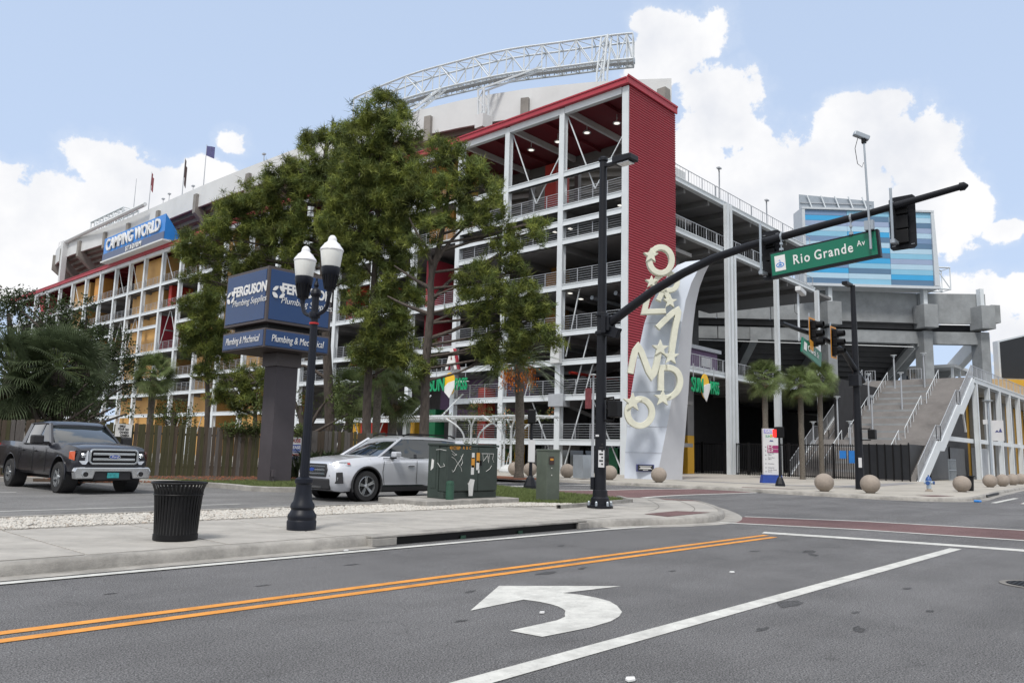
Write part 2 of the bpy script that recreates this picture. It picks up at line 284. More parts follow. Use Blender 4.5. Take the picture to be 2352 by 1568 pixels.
# ------------------------------------------------------------------ mesh building
def wl(o):
    v = Vector((0, 0, 0))
    while o is not None: v = v+o.location; o = o.parent
    return v
class MB:
    def __init__(s): s.v = []; s.f = []
    def add(s, vs, fs):
        b = len(s.v); s.v.extend([tuple(map(float, q)) for q in vs]); s.f.extend([tuple(b+i for i in f) for f in fs]); return s
    def box(s, x0, x1, y0, y1, z0, z1):
        return s.add([(x0,y0,z0),(x1,y0,z0),(x1,y1,z0),(x0,y1,z0),(x0,y0,z1),(x1,y0,z1),(x1,y1,z1),(x0,y1,z1)],
                     [(0,3,2,1),(4,5,6,7),(0,1,5,4),(1,2,6,5),(2,3,7,6),(3,0,4,7)])
    def cbox(s, c, sx, sy, sz, rz=0):
        a, b = math.cos(rz), math.sin(rz); vs = []
        for z in (-.5, .5):
            for x, y in ((-.5,-.5),(.5,-.5),(.5,.5),(-.5,.5)):
                X, Y = x*sx, y*sy; vs.append((c[0]+X*a-Y*b, c[1]+X*b+Y*a, c[2]+z*sz))
        return s.add(vs, [(0,3,2,1),(4,5,6,7),(0,1,5,4),(1,2,6,5),(2,3,7,6),(3,0,4,7)])
    def beam(s, p, q, w, h, up=(0, 0, 1)):
        p, q = Vector(p), Vector(q); d = (q-p)
        if d.length < 1e-6: return s
        d.normalize(); u = Vector(up)
        if abs(d.dot(u)) > .98: u = Vector((1, 0, 0))
        r = d.cross(u).normalized(); u = r.cross(d)
        vs = []
        for c in (p, q):
            for a, b in ((-1,-1),(1,-1),(1,1),(-1,1)): vs.append(c+r*(a*w/2)+u*(b*h/2))
        return s.add(vs, [(0,1,2,3),(7,6,5,4),(0,4,5,1),(1,5,6,2),(2,6,7,3),(3,7,4,0)])
    def tube(s, pts, rad, n=8, cap=True):
        pts = [Vector(p) for p in pts]; rs = rad if isinstance(rad, (list, tuple)) else [rad]*len(pts)
        rings = []; prev = None
        for i, p in enumerate(pts):
            d = (pts[min(i+1, len(pts)-1)]-pts[max(i-1, 0)]).normalized()
            if prev is None:
                u = Vector((0, 0, 1)) if abs(d.z) < .9 else Vector((1, 0, 0)); r = d.cross(u).normalized()
            else: r = (prev-d*prev.dot(d)).normalized()
            prev = r; u = d.cross(r)
            rings.append([p+r*(math.cos(6.28319*k/n)*rs[i])+u*(math.sin(6.28319*k/n)*rs[i]) for k in range(n)])
        vs = [q for g in rings for q in g]; fs = []
        for i in range(len(rings)-1):
            for k in range(n): a, b = i*n+k, i*n+(k+1) % n; fs.append((a, b, b+n, a+n))
        if cap: fs.append(tuple(reversed(range(n)))); fs.append(tuple(range((len(rings)-1)*n, len(rings)*n)))
        return s.add(vs, fs)
    def lathe(s, prof, c=(0, 0, 0), n=20, axis='z', cap=True):
        vs = []; fs = []
        for r, z in prof:
            for k in range(n):
                a = 6.28319*k/n; x, y = r*math.cos(a), r*math.sin(a)
                q = (x, y, z) if axis == 'z' else ((z, x, y) if axis == 'x' else (x, z, y))
                vs.append((c[0]+q[0], c[1]+q[1], c[2]+q[2]))
        for i in range(len(prof)-1):
            for k in range(n): a, b = i*n+k, i*n+(k+1) % n; fs.append((a, b, b+n, a+n))
        if cap: fs.append(tuple(reversed(range(n)))); fs.append(tuple(range((len(prof)-1)*n, len(prof)*n)))
        return s.add(vs, fs)
    def sphere(s, c, r, n=20, m=12, sz=1):
        prof = [(r*math.sin(math.pi*(i+.02)/(m+.04)), -r*sz*math.cos(math.pi*(i+.02)/(m+.04))) for i in range(m+1)]
        return s.lathe(prof, c, n)
    def prism(s, poly, o, ux, uy, depth):
        o, ux, uy = Vector(o), Vector(ux), Vector(uy); nrm = ux.cross(uy).normalized()*depth; n = len(poly)
        vs = [o+ux*a+uy*b for a, b in poly]+[o+ux*a+uy*b+nrm for a, b in poly]
        return s.add(vs, [tuple(reversed(range(n))), tuple(range(n, 2*n))]+[(i, (i+1) % n, (i+1) % n+n, i+n) for i in range(n)])
    def sweep(s, path, prof):
        """profile (outward offset, z) carried along a plan polyline, one ring of points per path point"""
        n = len(prof); vs = []; fs = []
        P = [Vector((p[0], p[1], 0)) for p in path]
        for i, p in enumerate(P):
            d = (P[min(i+1, len(P)-1)]-P[max(i-1, 0)]).normalized(); o = Vector((d.y, -d.x, 0))
            for a, z in prof: q = p+o*a; vs.append((q.x, q.y, z))
        for i in range(len(P)-1):
            for k in range(n-1): a = i*n+k; fs.append((a, a+n, a+n+1, a+1))
        return s.add(vs, fs)
    def build(s, name, mat, parent=None, local=False, smooth=False, bevel=0, kind=None, auto=35):
        me = bpy.data.meshes.new(name); vs = s.v
        if parent is not None and not local:
            L = wl(parent); vs = [(a-L.x, b-L.y, c-L.z) for a, b, c in vs]
        me.from_pydata(vs, [], s.f); me.materials.append(MT[mat] if isinstance(mat, str) else mat)
        if smooth:
            me.polygons.foreach_set('use_smooth', [True]*len(me.polygons))
            try: me.set_sharp_from_angle(angle=R(auto))
            except Exception: pass
        me.update(); o = bpy.data.objects.new(name, me); COL.objects.link(o); o.parent = parent
        if bevel: b = o.modifiers.new('bevel', 'BEVEL'); b.width = bevel; b.segments = 2; b.limit_method = 'ANGLE'
        if kind: o['kind'] = kind
        return o
def tag(o, label, cat, group=None):
    o['label'] = label; o['category'] = cat
    if group: o['group'] = group
    return o
def thing(name, label, cat, loc=(0, 0, 0), rz=0, group=None):
    o = bpy.data.objects.new(name, None); COL.objects.link(o); o.location = [float(q) for q in loc]; o.rotation_euler = (0, 0, rz); o.empty_display_size = .2
    return tag(o, label, cat, group)
def struct(mb, name, mat, **k): return mb.build(name, mat, kind='structure', **k)
def copy_tree(o, parent=None):
    c = o.copy(); COL.objects.link(c)
    if parent is not None: c.parent = parent
    for ch in KIDS.get(o.name, []): copy_tree(ch, c)
    return c
KIDS = {}
def index_kids():
    KIDS.clear()
    for o in COL.objects:
        if o.parent: KIDS.setdefault(o.parent.name, []).append(o)
def raw(name, vs, fs, mat, parent=None, local=False, kind=None, smooth=False):
    me = bpy.data.meshes.new(name); vs = np.asarray(vs, np.float32).reshape(-1, 3)
    if parent is not None and not local: vs = vs-np.array(wl(parent), np.float32)
    fs = np.asarray(fs, np.int32); n, k = fs.shape
    me.vertices.add(len(vs)); me.vertices.foreach_set('co', vs.ravel()); me.loops.add(n*k); me.loops.foreach_set('vertex_index', fs.ravel())
    me.polygons.add(n); me.polygons.foreach_set('loop_start', np.arange(0, n*k, k, dtype=np.int32)); me.polygons.foreach_set('loop_total', np.full(n, k, np.int32))
    me.materials.append(MT[mat]); me.update(calc_edges=True)
    if smooth: me.polygons.foreach_set('use_smooth', [True]*n)
    o = bpy.data.objects.new(name, me); COL.objects.link(o); o.parent = parent
    if kind: o['kind'] = kind
    return o
def text(name, s, mat, parent, o, right, up, size, extrude=.01, shear=0, sx=1, align='CENTER', bold=0, local=False, spacing=1):
    cu_ = bpy.data.curves.new(name, 'FONT'); cu_.body = s; cu_.size = size; cu_.extrude = extrude; cu_.shear = shear; cu_.align_x = align; cu_.align_y = 'CENTER'
    cu_.offset = bold; cu_.resolution_u = 3; cu_.space_character = spacing
    t = bpy.data.objects.new(name, cu_); me = bpy.data.meshes.new_from_object(t); bpy.data.objects.remove(t)
    r, u = Vector(right).normalized(), Vector(up).normalized(); nn = r.cross(u)
    L = Vector((0, 0, 0)) if (local or parent is None) else wl(parent)
    for v in me.vertices: p = Vector(o)+r*(v.co.x*sx)+u*v.co.y+nn*v.co.z; v.co = p-L
    me.name = name; me.materials.clear(); me.materials.append(MT[mat]); ob = bpy.data.objects.new(name, me); COL.objects.link(ob); ob.parent = parent
    return ob
# ================================================================== ground and streets
g = MB(); g.add([(-700,-700,-.004),(900,-700,-.004),(900,900,-.004),(-700,900,-.004)], [(0,1,2,3)]); struct(g, 'ground', 'grass_base')
g = MB(); g.add([(-120,-40,0),(320,-40,0),(320,260,0),(-120,260,0)], [(0,1,2,3)]); struct(g, 'road', 'asphalt')
def slab(poly, z0, z1, name, mat, inset=None):
    n = len(poly); b = MB(); b.add([(x, y, z0) for x, y in poly]+[(x, y, z1) for x, y in poly], [tuple(range(n, 2*n))]+[(i, (i+1) % n, (i+1) % n+n, i+n) for i in range(n)])
    return struct(b, name, mat)
def offs(path, d):
    P = [Vector((p[0], p[1])) for p in path]; out = []
    for i, p in enumerate(P):
        t = (P[min(i+1, len(P)-1)]-P[max(i-1, 0)]).normalized(); out.append((p.x-t.y*d, p.y+t.x*d))
    return out
def strip(path, d0, d1, z, name, mat, kind='structure', parent=None):
    a, b = offs(path, d0), offs(path, d1); n = len(a); m = MB()
    m.add([(x, y, z) for x, y in a]+[(x, y, z) for x, y in b], [(i, i+1, n+i+1, n+i) for i in range(n-1)]); return m.build(name, mat, parent, kind=kind)
def spline(pts, k=5):
    P = [np.array(p, float) for p in pts]; out = []
    for i in range(len(P)-1):
        p0, p1, p2, p3 = P[max(i-1, 0)], P[i], P[i+1], P[min(i+2, len(P)-1)]
        for j in range(k):
            t = j/k; out.append(tuple(.5*((2*p1)+(-p0+p2)*t+(2*p0-5*p1+4*p2-p3)*t*t+(-p0+3*p1-3*p2+p3)*t**3)))
    out.append(tuple(P[-1])); return out
# near block (car park side) and its kerb
NE = [(-60, 10.12), (8.1, 10.08), (13.3, 9.98)]
NC = spline([(13.3, 9.98), (14.6, 9.72), (16.0, 9.3), (17.3, 9.2), (18.7, 9.65), (20.2, 10.5), (21.9, 11.8), (23.0, 12.9), (22.9, 14.0), (21.9, 15.0), (21.9, 16.4), (22.7, 19), (23.9, 22), (25.4, 26), (26.6, 32), (27, 60), (27, 200)])
near = NE+NC[1:]
KW = .16
inner = offs(near, KW)
slab(inner+[(-60, 200)], .0, .15, 'pavement', 'walk')
def kerb(path, name, skip=None, h=.154, mat='kerb', zb=0):
    o = MB(); prof = [(.02, zb), (.012, h-.04), (-.03, h), (-KW, h)]
    o.sweep(path, prof); return struct(o, name, mat, smooth=True, auto=50)
# kerb, with the long storm drain opening between X 8.3 and 13.2
kerb([(-60, 10.12), (0, 10.1), (7.75, 10.08)], 'kerb')
kerb(NC, 'kerb')
o = MB(); o.box(7.75, 13.3, 9.94, 10.24, .125, .165); o.box(7.75, 8.25, 9.94, 10.24, 0, .1245); o.box(13.0, 13.3, 9.9, 10.2, 0, .1245)
dr = o.build('storm_drain_inlet', 'kerb', bevel=.012); tag(dr, 'long dark storm drain opening in the near kerb between lamp post and traffic mast', 'storm drain')
o = MB(); o.box(8.25, 13.0, 10.0, 10.05, .006, .124); o.build('drain_recess', 'black_metal', dr)
o = MB()
for x in (9.7, 11.2): o = MB(); o.box(x, x+.12, 9.97, 9.995, .006, .06); o.build('drain_marker', 'post_green', dr)
o = MB(); o.sweep([(-60, 9.84), (7.75, 9.80)], [(.0, .006), (-.28, .010)]); struct(o, 'gutter', 'kerb')
o = MB(); o.sweep(NC[2:45], [(.45, .004), (.02, .010)]); struct(o, 'gutter', 'kerb')
# pavement flags: each slab a piece
pv = bpy.data.objects['pavement']
sl_ = MB(); sl_.box(0, 1.79, 0, 1.66, 0, .012); s0 = None
for i in range(-6, 8):
    for j, y in enumerate((10.30, 11.98)):
        if s0 is None: s0 = sl_.build('paving_slab', 'walk', pv, local=True, bevel=.006); q = s0
        else: q = s0.copy(); COL.objects.link(q)
        q.location = (i*1.82+.1, y+rnd.uniform(-.004, .004), .1495+rnd.uniform(-.0015, .0015))
# corner apron with scored arcs
strip(offs(NC[14:48], .75), -.012, .012, .1555, 'pavement_joint', 'kerb_dark')
strip(offs(NC[16:44], 1.7), -.012, .012, .1555, 'pavement_joint', 'kerb_dark')
for (a, b) in (((14.9, 10.1), (15.0, 13.6)), ((16.9, 9.7), (16.9, 12.6)), ((14.9, 11.9), (19.5, 11.9))): strip([a, b], -.01, .01, .1552, 'pavement_joint', 'kerb_dark')
m = MB(); m.add([(15.9, 9.6, .1565), (18.2, 9.75, .1565), (17.8, 10.5, .1565), (16.1, 10.35, .1565)], [(0, 1, 2, 3)]); struct(m, 'kerb_ramp', 'brick_red')
m = MB(); m.add([(22.6, 12.4, .1565), (22.9, 12.95, .1565), (22.6, 14.0, .1565), (22.1, 13.4, .1565)], [(0, 1, 2, 3)])
struct(m, 'kerb_ramp', 'brick_red')
# gravel strip, car park, planting bed
gr = slab([(-60, 13.68), (14.6, 13.6), (16.3, 12.9), (17.6, 13.3), (15.3, 15.2), (-60, 16.3)], .15, .165, 'gravel_strip', 'gravel_base')
lot = slab([(-60, 16.48), (15.2, 15.62), (16.2, 16.6), (17.2, 19.6), (24.2, 25.6), (24.2, 60), (-60, 60)], .15, .157, 'car_park', 'lot_asphalt')
m = MB(); m.sweep([(-60, 16.4), (14.2, 15.5)], [(.06, .15), (.06, .20), (-.07, .20), (-.07, .15)]); struct(m, 'kerb_strip', 'kerb')
bed = [(-10, 30.6), (8.5, 29.6), (10.9, 27.6), (12.0, 26.3), (12.6, 23.5), (12.6, 21.9), (13.6, 21.0), (15.4, 21.4), (18, 23.6), (21, 25.8), (23.5, 28.0), (24.0, 34), (24, 60), (-10, 60)]
slab(bed, .157, .25, 'planting_bed', 'soil')
m = MB(); m.sweep(spline(bed[:12], 4), [(.0, .155), (-.01, .29), (.0, .31), (.15, .31), (.16, .25)] if False else [(.14, .155), (.13, .29), (.10, .31), (-.02, .31), (-.02, .25)]); struct(m, 'bed_kerb', 'kerb', smooth=True, auto=50)
strip([(-8, 24.2), (6.6, 23.4)], -.05, .05, .1612, 'parking_line', 'line_white'); strip([(3.3, 23.6), (4.2, 29)], -.05, .05, .1612, 'parking_line', 'line_white')
strip([(-12, 17.6), (9.5, 17.2)], -.05, .05, .1612, 'parking_line', 'line_white')
grs = slab([(17.3, 13.35), (20.6, 13.9), (21.3, 15.1), (21.5, 16.6), (22.3, 19.2), (23.5, 22.1), (24.6, 25.2), (21.8, 23.0), (17.6, 19.5), (16.6, 16.6), (15.6, 15.4)], .15, .172, 'grass_verge', 'grass_base')
m = MB(); m.sweep([(15.6, 12.55), (19.9, 13.25), (21.2, 14.6)], [(.05, .15), (.05, .24), (-.07, .24), (-.07, .15)]); struct(m, 'kerb_strip', 'kerb')
# stones and tufts
def stones(n, gen, name, mat, s0, s1, label, cat):
    v = []; f = []
    base = np.array([(1,0,0),(-1,0,0),(0,1,0),(0,-1,0),(0,0,.6),(0,0,-.6)]); tri = [(0,2,4),(2,1,4),(1,3,4),(3,0,4),(2,0,5),(1,2,5),(3,1,5),(0,3,5)]
    for i in range(n):
        x, y, z = gen(); s = rnd.uniform(s0, s1); a = rnd.uniform(0, 6.3); ca, sa = math.cos(a), math.sin(a)
        b = base*[s*rnd.uniform(.7, 1.5), s, s*rnd.uniform(.7, 1.1)]; b = np.stack([b[:,0]*ca-b[:,1]*sa, b[:,0]*sa+b[:,1]*ca, b[:,2]], 1)+[x, y, z+s*.25]
        k = len(v)*6; v.append(b); f += [(k+p, k+q, k+r) for p, q, r in tri]
    o = raw(name, np.concatenate(v), f, mat, kind='stuff'); tag(o, label, cat); return o
def inpoly(p, poly):
    x, y = p; c = False; n = len(poly)
    for i in range(n):
        x0, y0 = poly[i]; x1, y1 = poly[i-1]
        if (y0 > y) != (y1 > y) and x < (x1-x0)*(y-y0)/(y1-y0)+x0: c = not c
    return c
gpoly = [(-3, 13.7), (14.6, 13.62), (16.2, 13.0), (17.4, 13.35), (15.2, 15.2), (-3, 15.98)]
def gg():
    while True:
        p = (rnd.uniform(0, 17.4), rnd.uniform(13, 16))
        if inpoly(p, gpoly): return (*p, .165)
stones(15000, gg, 'gravel', 'stone_white', .018, .042, 'white marble gravel filling the strip between pavement and car park', 'gravel')
stones(4500, gg, 'gravel', 'stone_tan', .015, .035, 'scattered tan pebbles among the white gravel of the roadside strip', 'gravel')
def blades(polys, n, name, mat, h0, h1, zb, label, cat, w=.012):
    v = []; f = []; xs = [p[0] for q in polys for p in q]; ys = [p[1] for q in polys for p in q]; k = 0
    while k < n:
        p = (rnd.uniform(min(xs), max(xs)), rnd.uniform(min(ys), max(ys)))
        if not any(inpoly(p, q) for q in polys): continue
        a = rnd.uniform(0, 6.3); h = rnd.uniform(h0, h1); dx, dy = math.cos(a)*w, math.sin(a)*w; lx, ly = rnd.uniform(-.5, .5)*h, rnd.uniform(-.5, .5)*h
        v += [(p[0]-dx, p[1]-dy, zb), (p[0]+dx, p[1]+dy, zb), (p[0]+lx, p[1]+ly, zb+h)]; f.append((3*k, 3*k+1, 3*k+2)); k += 1
    o = raw(name, v, f, mat, kind='stuff'); tag(o, label, cat)
blades([[(17.3, 13.4), (20.5, 13.95), (21.2, 15.1), (21.4, 16.6), (22.2, 19.2), (23.4, 22.1), (24.4, 25), (21.8, 22.8), (17.6, 19.3), (16.6, 16.6), (15.7, 15.5)]], 26000, 'grass', 'grass', .03, .10, .17, 'mown grass of the corner verge around the green pedestal', 'grass')
blades([[(12.7, 22.2), (13.6, 21.2), (15.4, 21.6), (18, 23.8), (21, 26), (20, 27.6), (14, 26.4), (11.2, 28.6), (10.4, 28.6), (12.2, 26.3)]], 16000, 'grass', 'grass', .03, .09, .25, 'grass at the foot of the tall blue plumbing sign', 'grass')
# leaves and twigs on the bed
def bg_():
    return (rnd.uniform(9, 23), rnd.uniform(26, 31), .25)
stones(1800, bg_, 'leaf_litter', 'mulch', .02, .05, 'brown leaf litter along the foot of the wooden fence', 'leaf litter')
# far block: plaza
FK = spline([(34, 200), (34, 60), (34.0, 30), (34.0, 24), (34.7, 20.5), (35.2, 17.8), (34.5, 15.2), (34.5, 12.5), (34.7, 10.3), (35.6, 8.9), (37.6, 8.2), (40.5, 8.35), (44, 8.75), (50, 9.3), (64, 10.3), (90, 11), (300, 11)], 4)
FKr = list(reversed(FK))
slab([(x, y) for x, y in offs(FKr, -KW)]+[(300, 260)], 0, .15, 'plaza', 'plaza') if False else slab(offs(FK, KW)+[(300, 260)], 0, .15, 'plaza', 'plaza')
m = MB(); m.sweep(FK, [(.02, 0), (.012, .12), (-.03, .154), (-KW, .154)]); struct(m, 'kerb', 'kerb', smooth=True, auto=50)
strip(FK, -.4, 0.0, .008, 'gutter', 'kerb')
m = MB(); m.beam((42.6, 8.56, .075), (47.4, 9.0, .075), .10, .10); q = m.build('storm_drain_inlet', 'black_metal'); tag(q, 'dark storm drain slot in the far kerb below the dark litter bin', 'storm drain')
m = MB(); m.add([(35.6, 17.4, .158), (36.9, 15.3, .158), (37.3, 15.8, .158), (36.2, 17.7, .158)], [(0, 1, 2, 3)]); struct(m, 'kerb_ramp', 'brick_red')
m = MB(); m.add([(36.4, 9.3, .158), (38.4, 8.9, .158), (38.4, 9.6, .158), (36.9, 10.1, .158)], [(0, 1, 2, 3)]); struct(m, 'kerb_ramp', 'brick_red')
m = MB(); m.add([(41, 24.5, .157), (41.6, 17.2, .157), (44.2, 14.5, .157), (60, 16.2, .157), (60, 17.2, .157), (45, 16.2, .157), (42.8, 18, .157), (42.3, 24.5, .157)], [(0,1,6,7),(1,2,5,6),(2,3,4,5)]); struct(m, 'paver_band', 'paver_grey')
# joints of the plaza
m = MB()
for i in range(30):
    y = 8+i*2.4; m.add([(36, y, .1545), (64, y, .1545), (64, y+.03, .1545), (36, y+.03, .1545)], [(0, 1, 2, 3)])
for i in range(12):
    x = 37+i*2.4; m.add([(x, 9.2, .1552), (x+.03, 9.2, .1552), (x+.03, 60, .1552), (x, 60, .1552)], [(0, 1, 2, 3)])
struct(m, 'plaza_joint', 'kerb')
# markings
Z1 = .006
strip([(-60, 9.62), (2.75, 9.62), (7.1, 9.60), (13.3, 9.50), (14.8, 9.36)], -.07, .08, .012, 'edge_line', 'line_white')
def yl(d): return [(-60, 7.25+d), (2.0, 7.22+d), (8.3, 7.1+d), (15.35+d*.8, 7.0+d)]
strip(yl(-.02), -.055, .075, Z1, 'centre_line', 'line_yellow'); strip(yl(-.30), -.055, .075, Z1, 'centre_line', 'line_yellow')
strip([(-60, 3.78), (3.9, 3.78), (16.1, 3.76)], -.09, .10, Z1, 'lane_line', 'line_white')
strip([(15.62, 7.22), (16.05, 5.8), (16.55, 3.8), (16.75, 2.6), (17.6, -3)], -.02, .40, Z1, 'stop_line', 'line_white')
cwa = [(17.15, 9.15), (18.45, 6.3), (19.1, 3.2), (20.2, -3)]; cwb = [(19.6, 9.5), (21.1, 7.1), (22.15, 3.7), (23.4, -3)]
n_ = 4; m = MB(); m.add([(x, y, .004) for x, y in cwa]+[(x, y, .004) for x, y in cwb], [(i, i+4, i+5, i+1) for i in range(3)]); struct(m, 'crosswalk', 'brick_red')
strip(cwa, -.02, .17, .008, 'crosswalk_line', 'line_white'); strip(cwb, -.02, .17, .008, 'crosswalk_line', 'line_white')
ca = spline([(24.6, 21.5), (27.5, 20.4), (31.3, 20.1), (34.4, 19.4)], 4); cb = spline([(23.6, 15.4), (25.2, 16.1), (28.8, 16.4), (34.9, 16.0)], 4)
k = len(ca); m = MB(); m.add([(x, y, .004) for x, y in ca]+[(x, y, .004) for x, y in cb], [(i, k+i, k+i+1, i+1) for i in range(k-1)]); struct(m, 'crosswalk', 'brick_red')
strip(ca, -.12, .12, .008, 'crosswalk_line', 'line_white'); strip(cb, -.12, .12, .008, 'crosswalk_line', 'line_white')
strip([(24.5, 24.2), (33.6, 24.0)], -.2, .2, .008, 'stop_line', 'line_white'); strip([(24.5, 26.6), (33.6, 27.4)], -.5, .5, .008, 'patch', 'kerb')
strip([(37.6, 6.3), (60, 8.2), (110, 9.2)], -.07, .07, .008, 'edge_line', 'line_white'); strip([(37, 7.2), (44, 7.6)], -.1, .1, .008, 'crosswalk_line', 'line_white')
strip([(38.5, 5.4), (60, 6.6)], -.1, .1, .008, 'crosswalk_line', 'line_white'); m = MB(); m.add([(37.8, 6.45, .004), (38.6, 5.6, .004), (60, 6.7, .004), (60, 7.9, .004)], [(0, 1, 2, 3)]); struct(m, 'crosswalk', 'brick_red')
# turn arrow
ap = [(5.47,5.46),(6.71,6.25),(7.81,5.34),(6.92,5.49),(6.985,5.30),(6.98,5.08),(6.92,4.87),(6.78,4.68),(6.56,4.47),(6.35,4.36),(6.12,4.29),(5.75,4.26),(5.17,4.31),(5.13,4.64),(5.77,4.64),(5.95,4.69),(6.07,4.79),(6.17,4.86),(6.23,4.94),(6.29,5.05),(6.32,5.18),(6.33,5.34),(6.29,5.51)]
ap = [tuple(q) for q in ap]
bm = bmesh.new(); fc = bm.faces.new([bm.verts.new((x, y, Z1)) for x, y in ap]); bmesh.ops.triangulate(bm, faces=[fc]); 
for q in bm.faces:
    if q.normal.z < 0: q.normal_flip()
me = bpy.data.meshes.new('turn_arrow'); bm.to_mesh(me); me.materials.append(MT['line_white']); o = bpy.data.objects.new('turn_arrow', me); COL.objects.link(o); o['kind'] = 'structure'
# manhole and drain grate at the right, road litter
# dark drips, scuffs and a few sealed cracks on the carriageway
MT['stain'] = asphalt('oil_stain', (.085, .085, .088), .7, .2, 0)
for (x, y, s, a) in ((7.9, 6.55, .12, .1), (8.6, 6.5, .07, .3), (8.3, 3.55, .16, .1), (9.4, 5.6, .05, 0), (6.2, 6.2, .06, .2), (5.1, 5.2, .05, 0), (12.5, 5.9, .10, 0), (13.3, 5.3, .16, .2), (12.9, 5.1, .12, .5), (4.7, 7.9, .05, 0), (6.4, 8.6, .07, 0), (10.4, 8.3, .06, 0), (6.9, 3.2, .06, 0), (7.6, 2.6, .08, .4), (9.1, 2.4, .05, 0), (8.4, 2.9, .05, 0), (10.5, 3.0, .07, 0), (3.3, 8.4, .04, 0)):
    pl = [(s*(1+rnd.uniform(-.35, .35))*math.cos(t)*1.6, s*(1+rnd.uniform(-.35, .35))*math.sin(t)*.6) for t in np.linspace(0, 6.283, 15)[:-1]]
    m = MB(); m.add([(x+u*math.cos(a)-v*math.sin(a), y+u*math.sin(a)+v*math.cos(a), .0035) for u, v in pl], [tuple(range(14))]); struct(m, 'oil_stain', 'stain')
t_ = thing('manhole', 'round manhole cover with raised grid in the asphalt at the right edge', 'manhole', (12.15, 1.95, .004))
MB().lathe([(.40, 0), (.40, .006), (.33, .008), (.33, .002)], (0, 0, 0), 28).build('rim', 'kerb_dark', t_, local=True)
m = MB(); m.lathe([(.325, 0), (.325, .004)], (0, 0, 0), 28)
for i in range(-5, 6):
    w = math.sqrt(.31**2-(i*.055)**2); m.box(i*.055-.012, i*.055+.012, -w, w, .0045, .010); m.box(-w, w, i*.055-.010, i*.055+.010, .0045, .0095)
m.build('cover', 'black_metal', t_, local=True)
for (x, y, s, mt, lb) in ((9.9, 5.0, .05, 'letter_white', 'crumpled white scrap of paper on the asphalt in the turning lane'), (4.65, 3.1, .05, 'letter_white', 'flat white scrap on the asphalt at the bottom edge'), (5.9, 4.93, .035, 'letter_white', 'small white scrap inside the curve of the painted arrow'), (7.15, 9.78, .05, 'letter_white', 'scrap of white paper in the gutter by the lamp post')):
    m = MB(); m.prism([(-s, -s*.4), (s*.2, -s*.7), (s*1.2, .1*s), (s*.3, s*.8), (-s*.7, s*.3)], (x, y, .008), (1, 0, 0), (0, 1, 0), .012); q = m.build('paper_scrap', mt); tag(q, lb, 'litter')
m = MB(); m.prism([(-.16, -.1), (.1, -.14), (.22, .02), (.05, .13), (-.12, .1)], (36.9, 7.75, .012), (1, 0, 0), (0, 1, 0), .08); tag(m.build('litter_packet', 'litter_blue', bevel=.02), 'crushed bright blue packet lying in the far gutter', 'litter')
# ================================================================== stadium
ST = thing('stadium', 'huge white framed stadium with red roof edge, open decks and yellow and red blocks', 'stadium', (52, 60, 0))
FX = 47.8
CY = [32.6, 38.8, 44.95, 50.9, 57.2, 63.4, 69.7, 75.9, 82.1, 88.7, 95.3, 101.8, 108.0, 114.1, 120.4, 126.0, 131.6, 138.0, 144.6, 151.2, 157.8, 164.5, 171.3, 180.1, 186.5]
RT = 30.0
for i, y in enumerate(CY):
    w = .42
    if i == 0:
        m = MB(); m.box(FX-.04, FX+.09, 32.24, 32.80, .1, RT-.05); m.build('column', 'white_steel', ST); continue
    m = MB(); m.box(FX-.0, FX+w, y-w/2, y+w/2, .1, RT-.05)
    # flanges make it read as an I-section
    m.box(FX-.04, FX+.04, y-w/2-.05, y+w/2+.05, .1, RT-.06); m.box(FX+w-.04, FX+w+.04, y-w/2-.05, y+w/2+.05, .1, RT-.06)
    m.build('column', 'white_steel', ST)
# inner line of columns
for i, y in enumerate(CY[1:16]):
    m = MB(); m.box(FX+10.2, FX+10.7, y+.0, y+.45, .1, RT-.1); m.build('column', 'soffit', ST)
def rail(parent, p, q, h=1.1, bars=6, step=1.6, mat='rail_steel', r=.022, name='railing', pr=.03):
    p, q = Vector(p), Vector(q); L = (q-p).length; n = max(1, int(round(L/step))); m = MB(); up = Vector((0, 0, 1))
    for i in range(n+1):
        c = p.lerp(q, i/n); m.beam(c, c+up*h, pr*1.6, pr*1.6, (1, 0, 0))
    for k in range(bars):
        z = h*(k+1)/bars; rr = r*1.6 if k == bars-1 else r; m.beam(p+up*z, q+up*z, rr, rr)
    return m.build(name, mat, parent)
def vrail(parent, p, q, h=1.1, step=.22, mat='rail_steel', name='railing', post=1.8, w=.02):
    p, q = Vector(p), Vector(q); L = (q-p).length; up = Vector((0, 0, 1)); m = MB()
    for z in (.12, h): m.beam(p+up*z, q+up*z, .05, .05)
    n = max(1, int(L/step))
    for i in range(n+1):
        c = p.lerp(q, i/n); m.beam(c+up*.12, c+up*h, w, w, (1, 0, 0))
    n = max(1, int(L/post))
    for i in range(n+1):
        c = p.lerp(q, i/n); m.beam(c, c+up*h, .06, .06, (1, 0, 0))
    return m.build(name, mat, parent)
LV_S = [(24.45, 0, 0), (21.6, 1, 1), (20.3, 0, 0), (18.75, 1, 1), (15.0, 1, 1), (11.25, 1, 1), (8.92, 0, 0), (6.15, 1, 1), (2.7, 1, 1)]   # top of beam, has rail, has floor
LV_M = [(24.9, 1, 1), (21.0, 1, 1), (18.75, 0, 0), (14.9, 1, 1), (10.95, 1, 1), (8.7, 1, 1), (5.7, 0, 0), (4.6, 0, 0)]
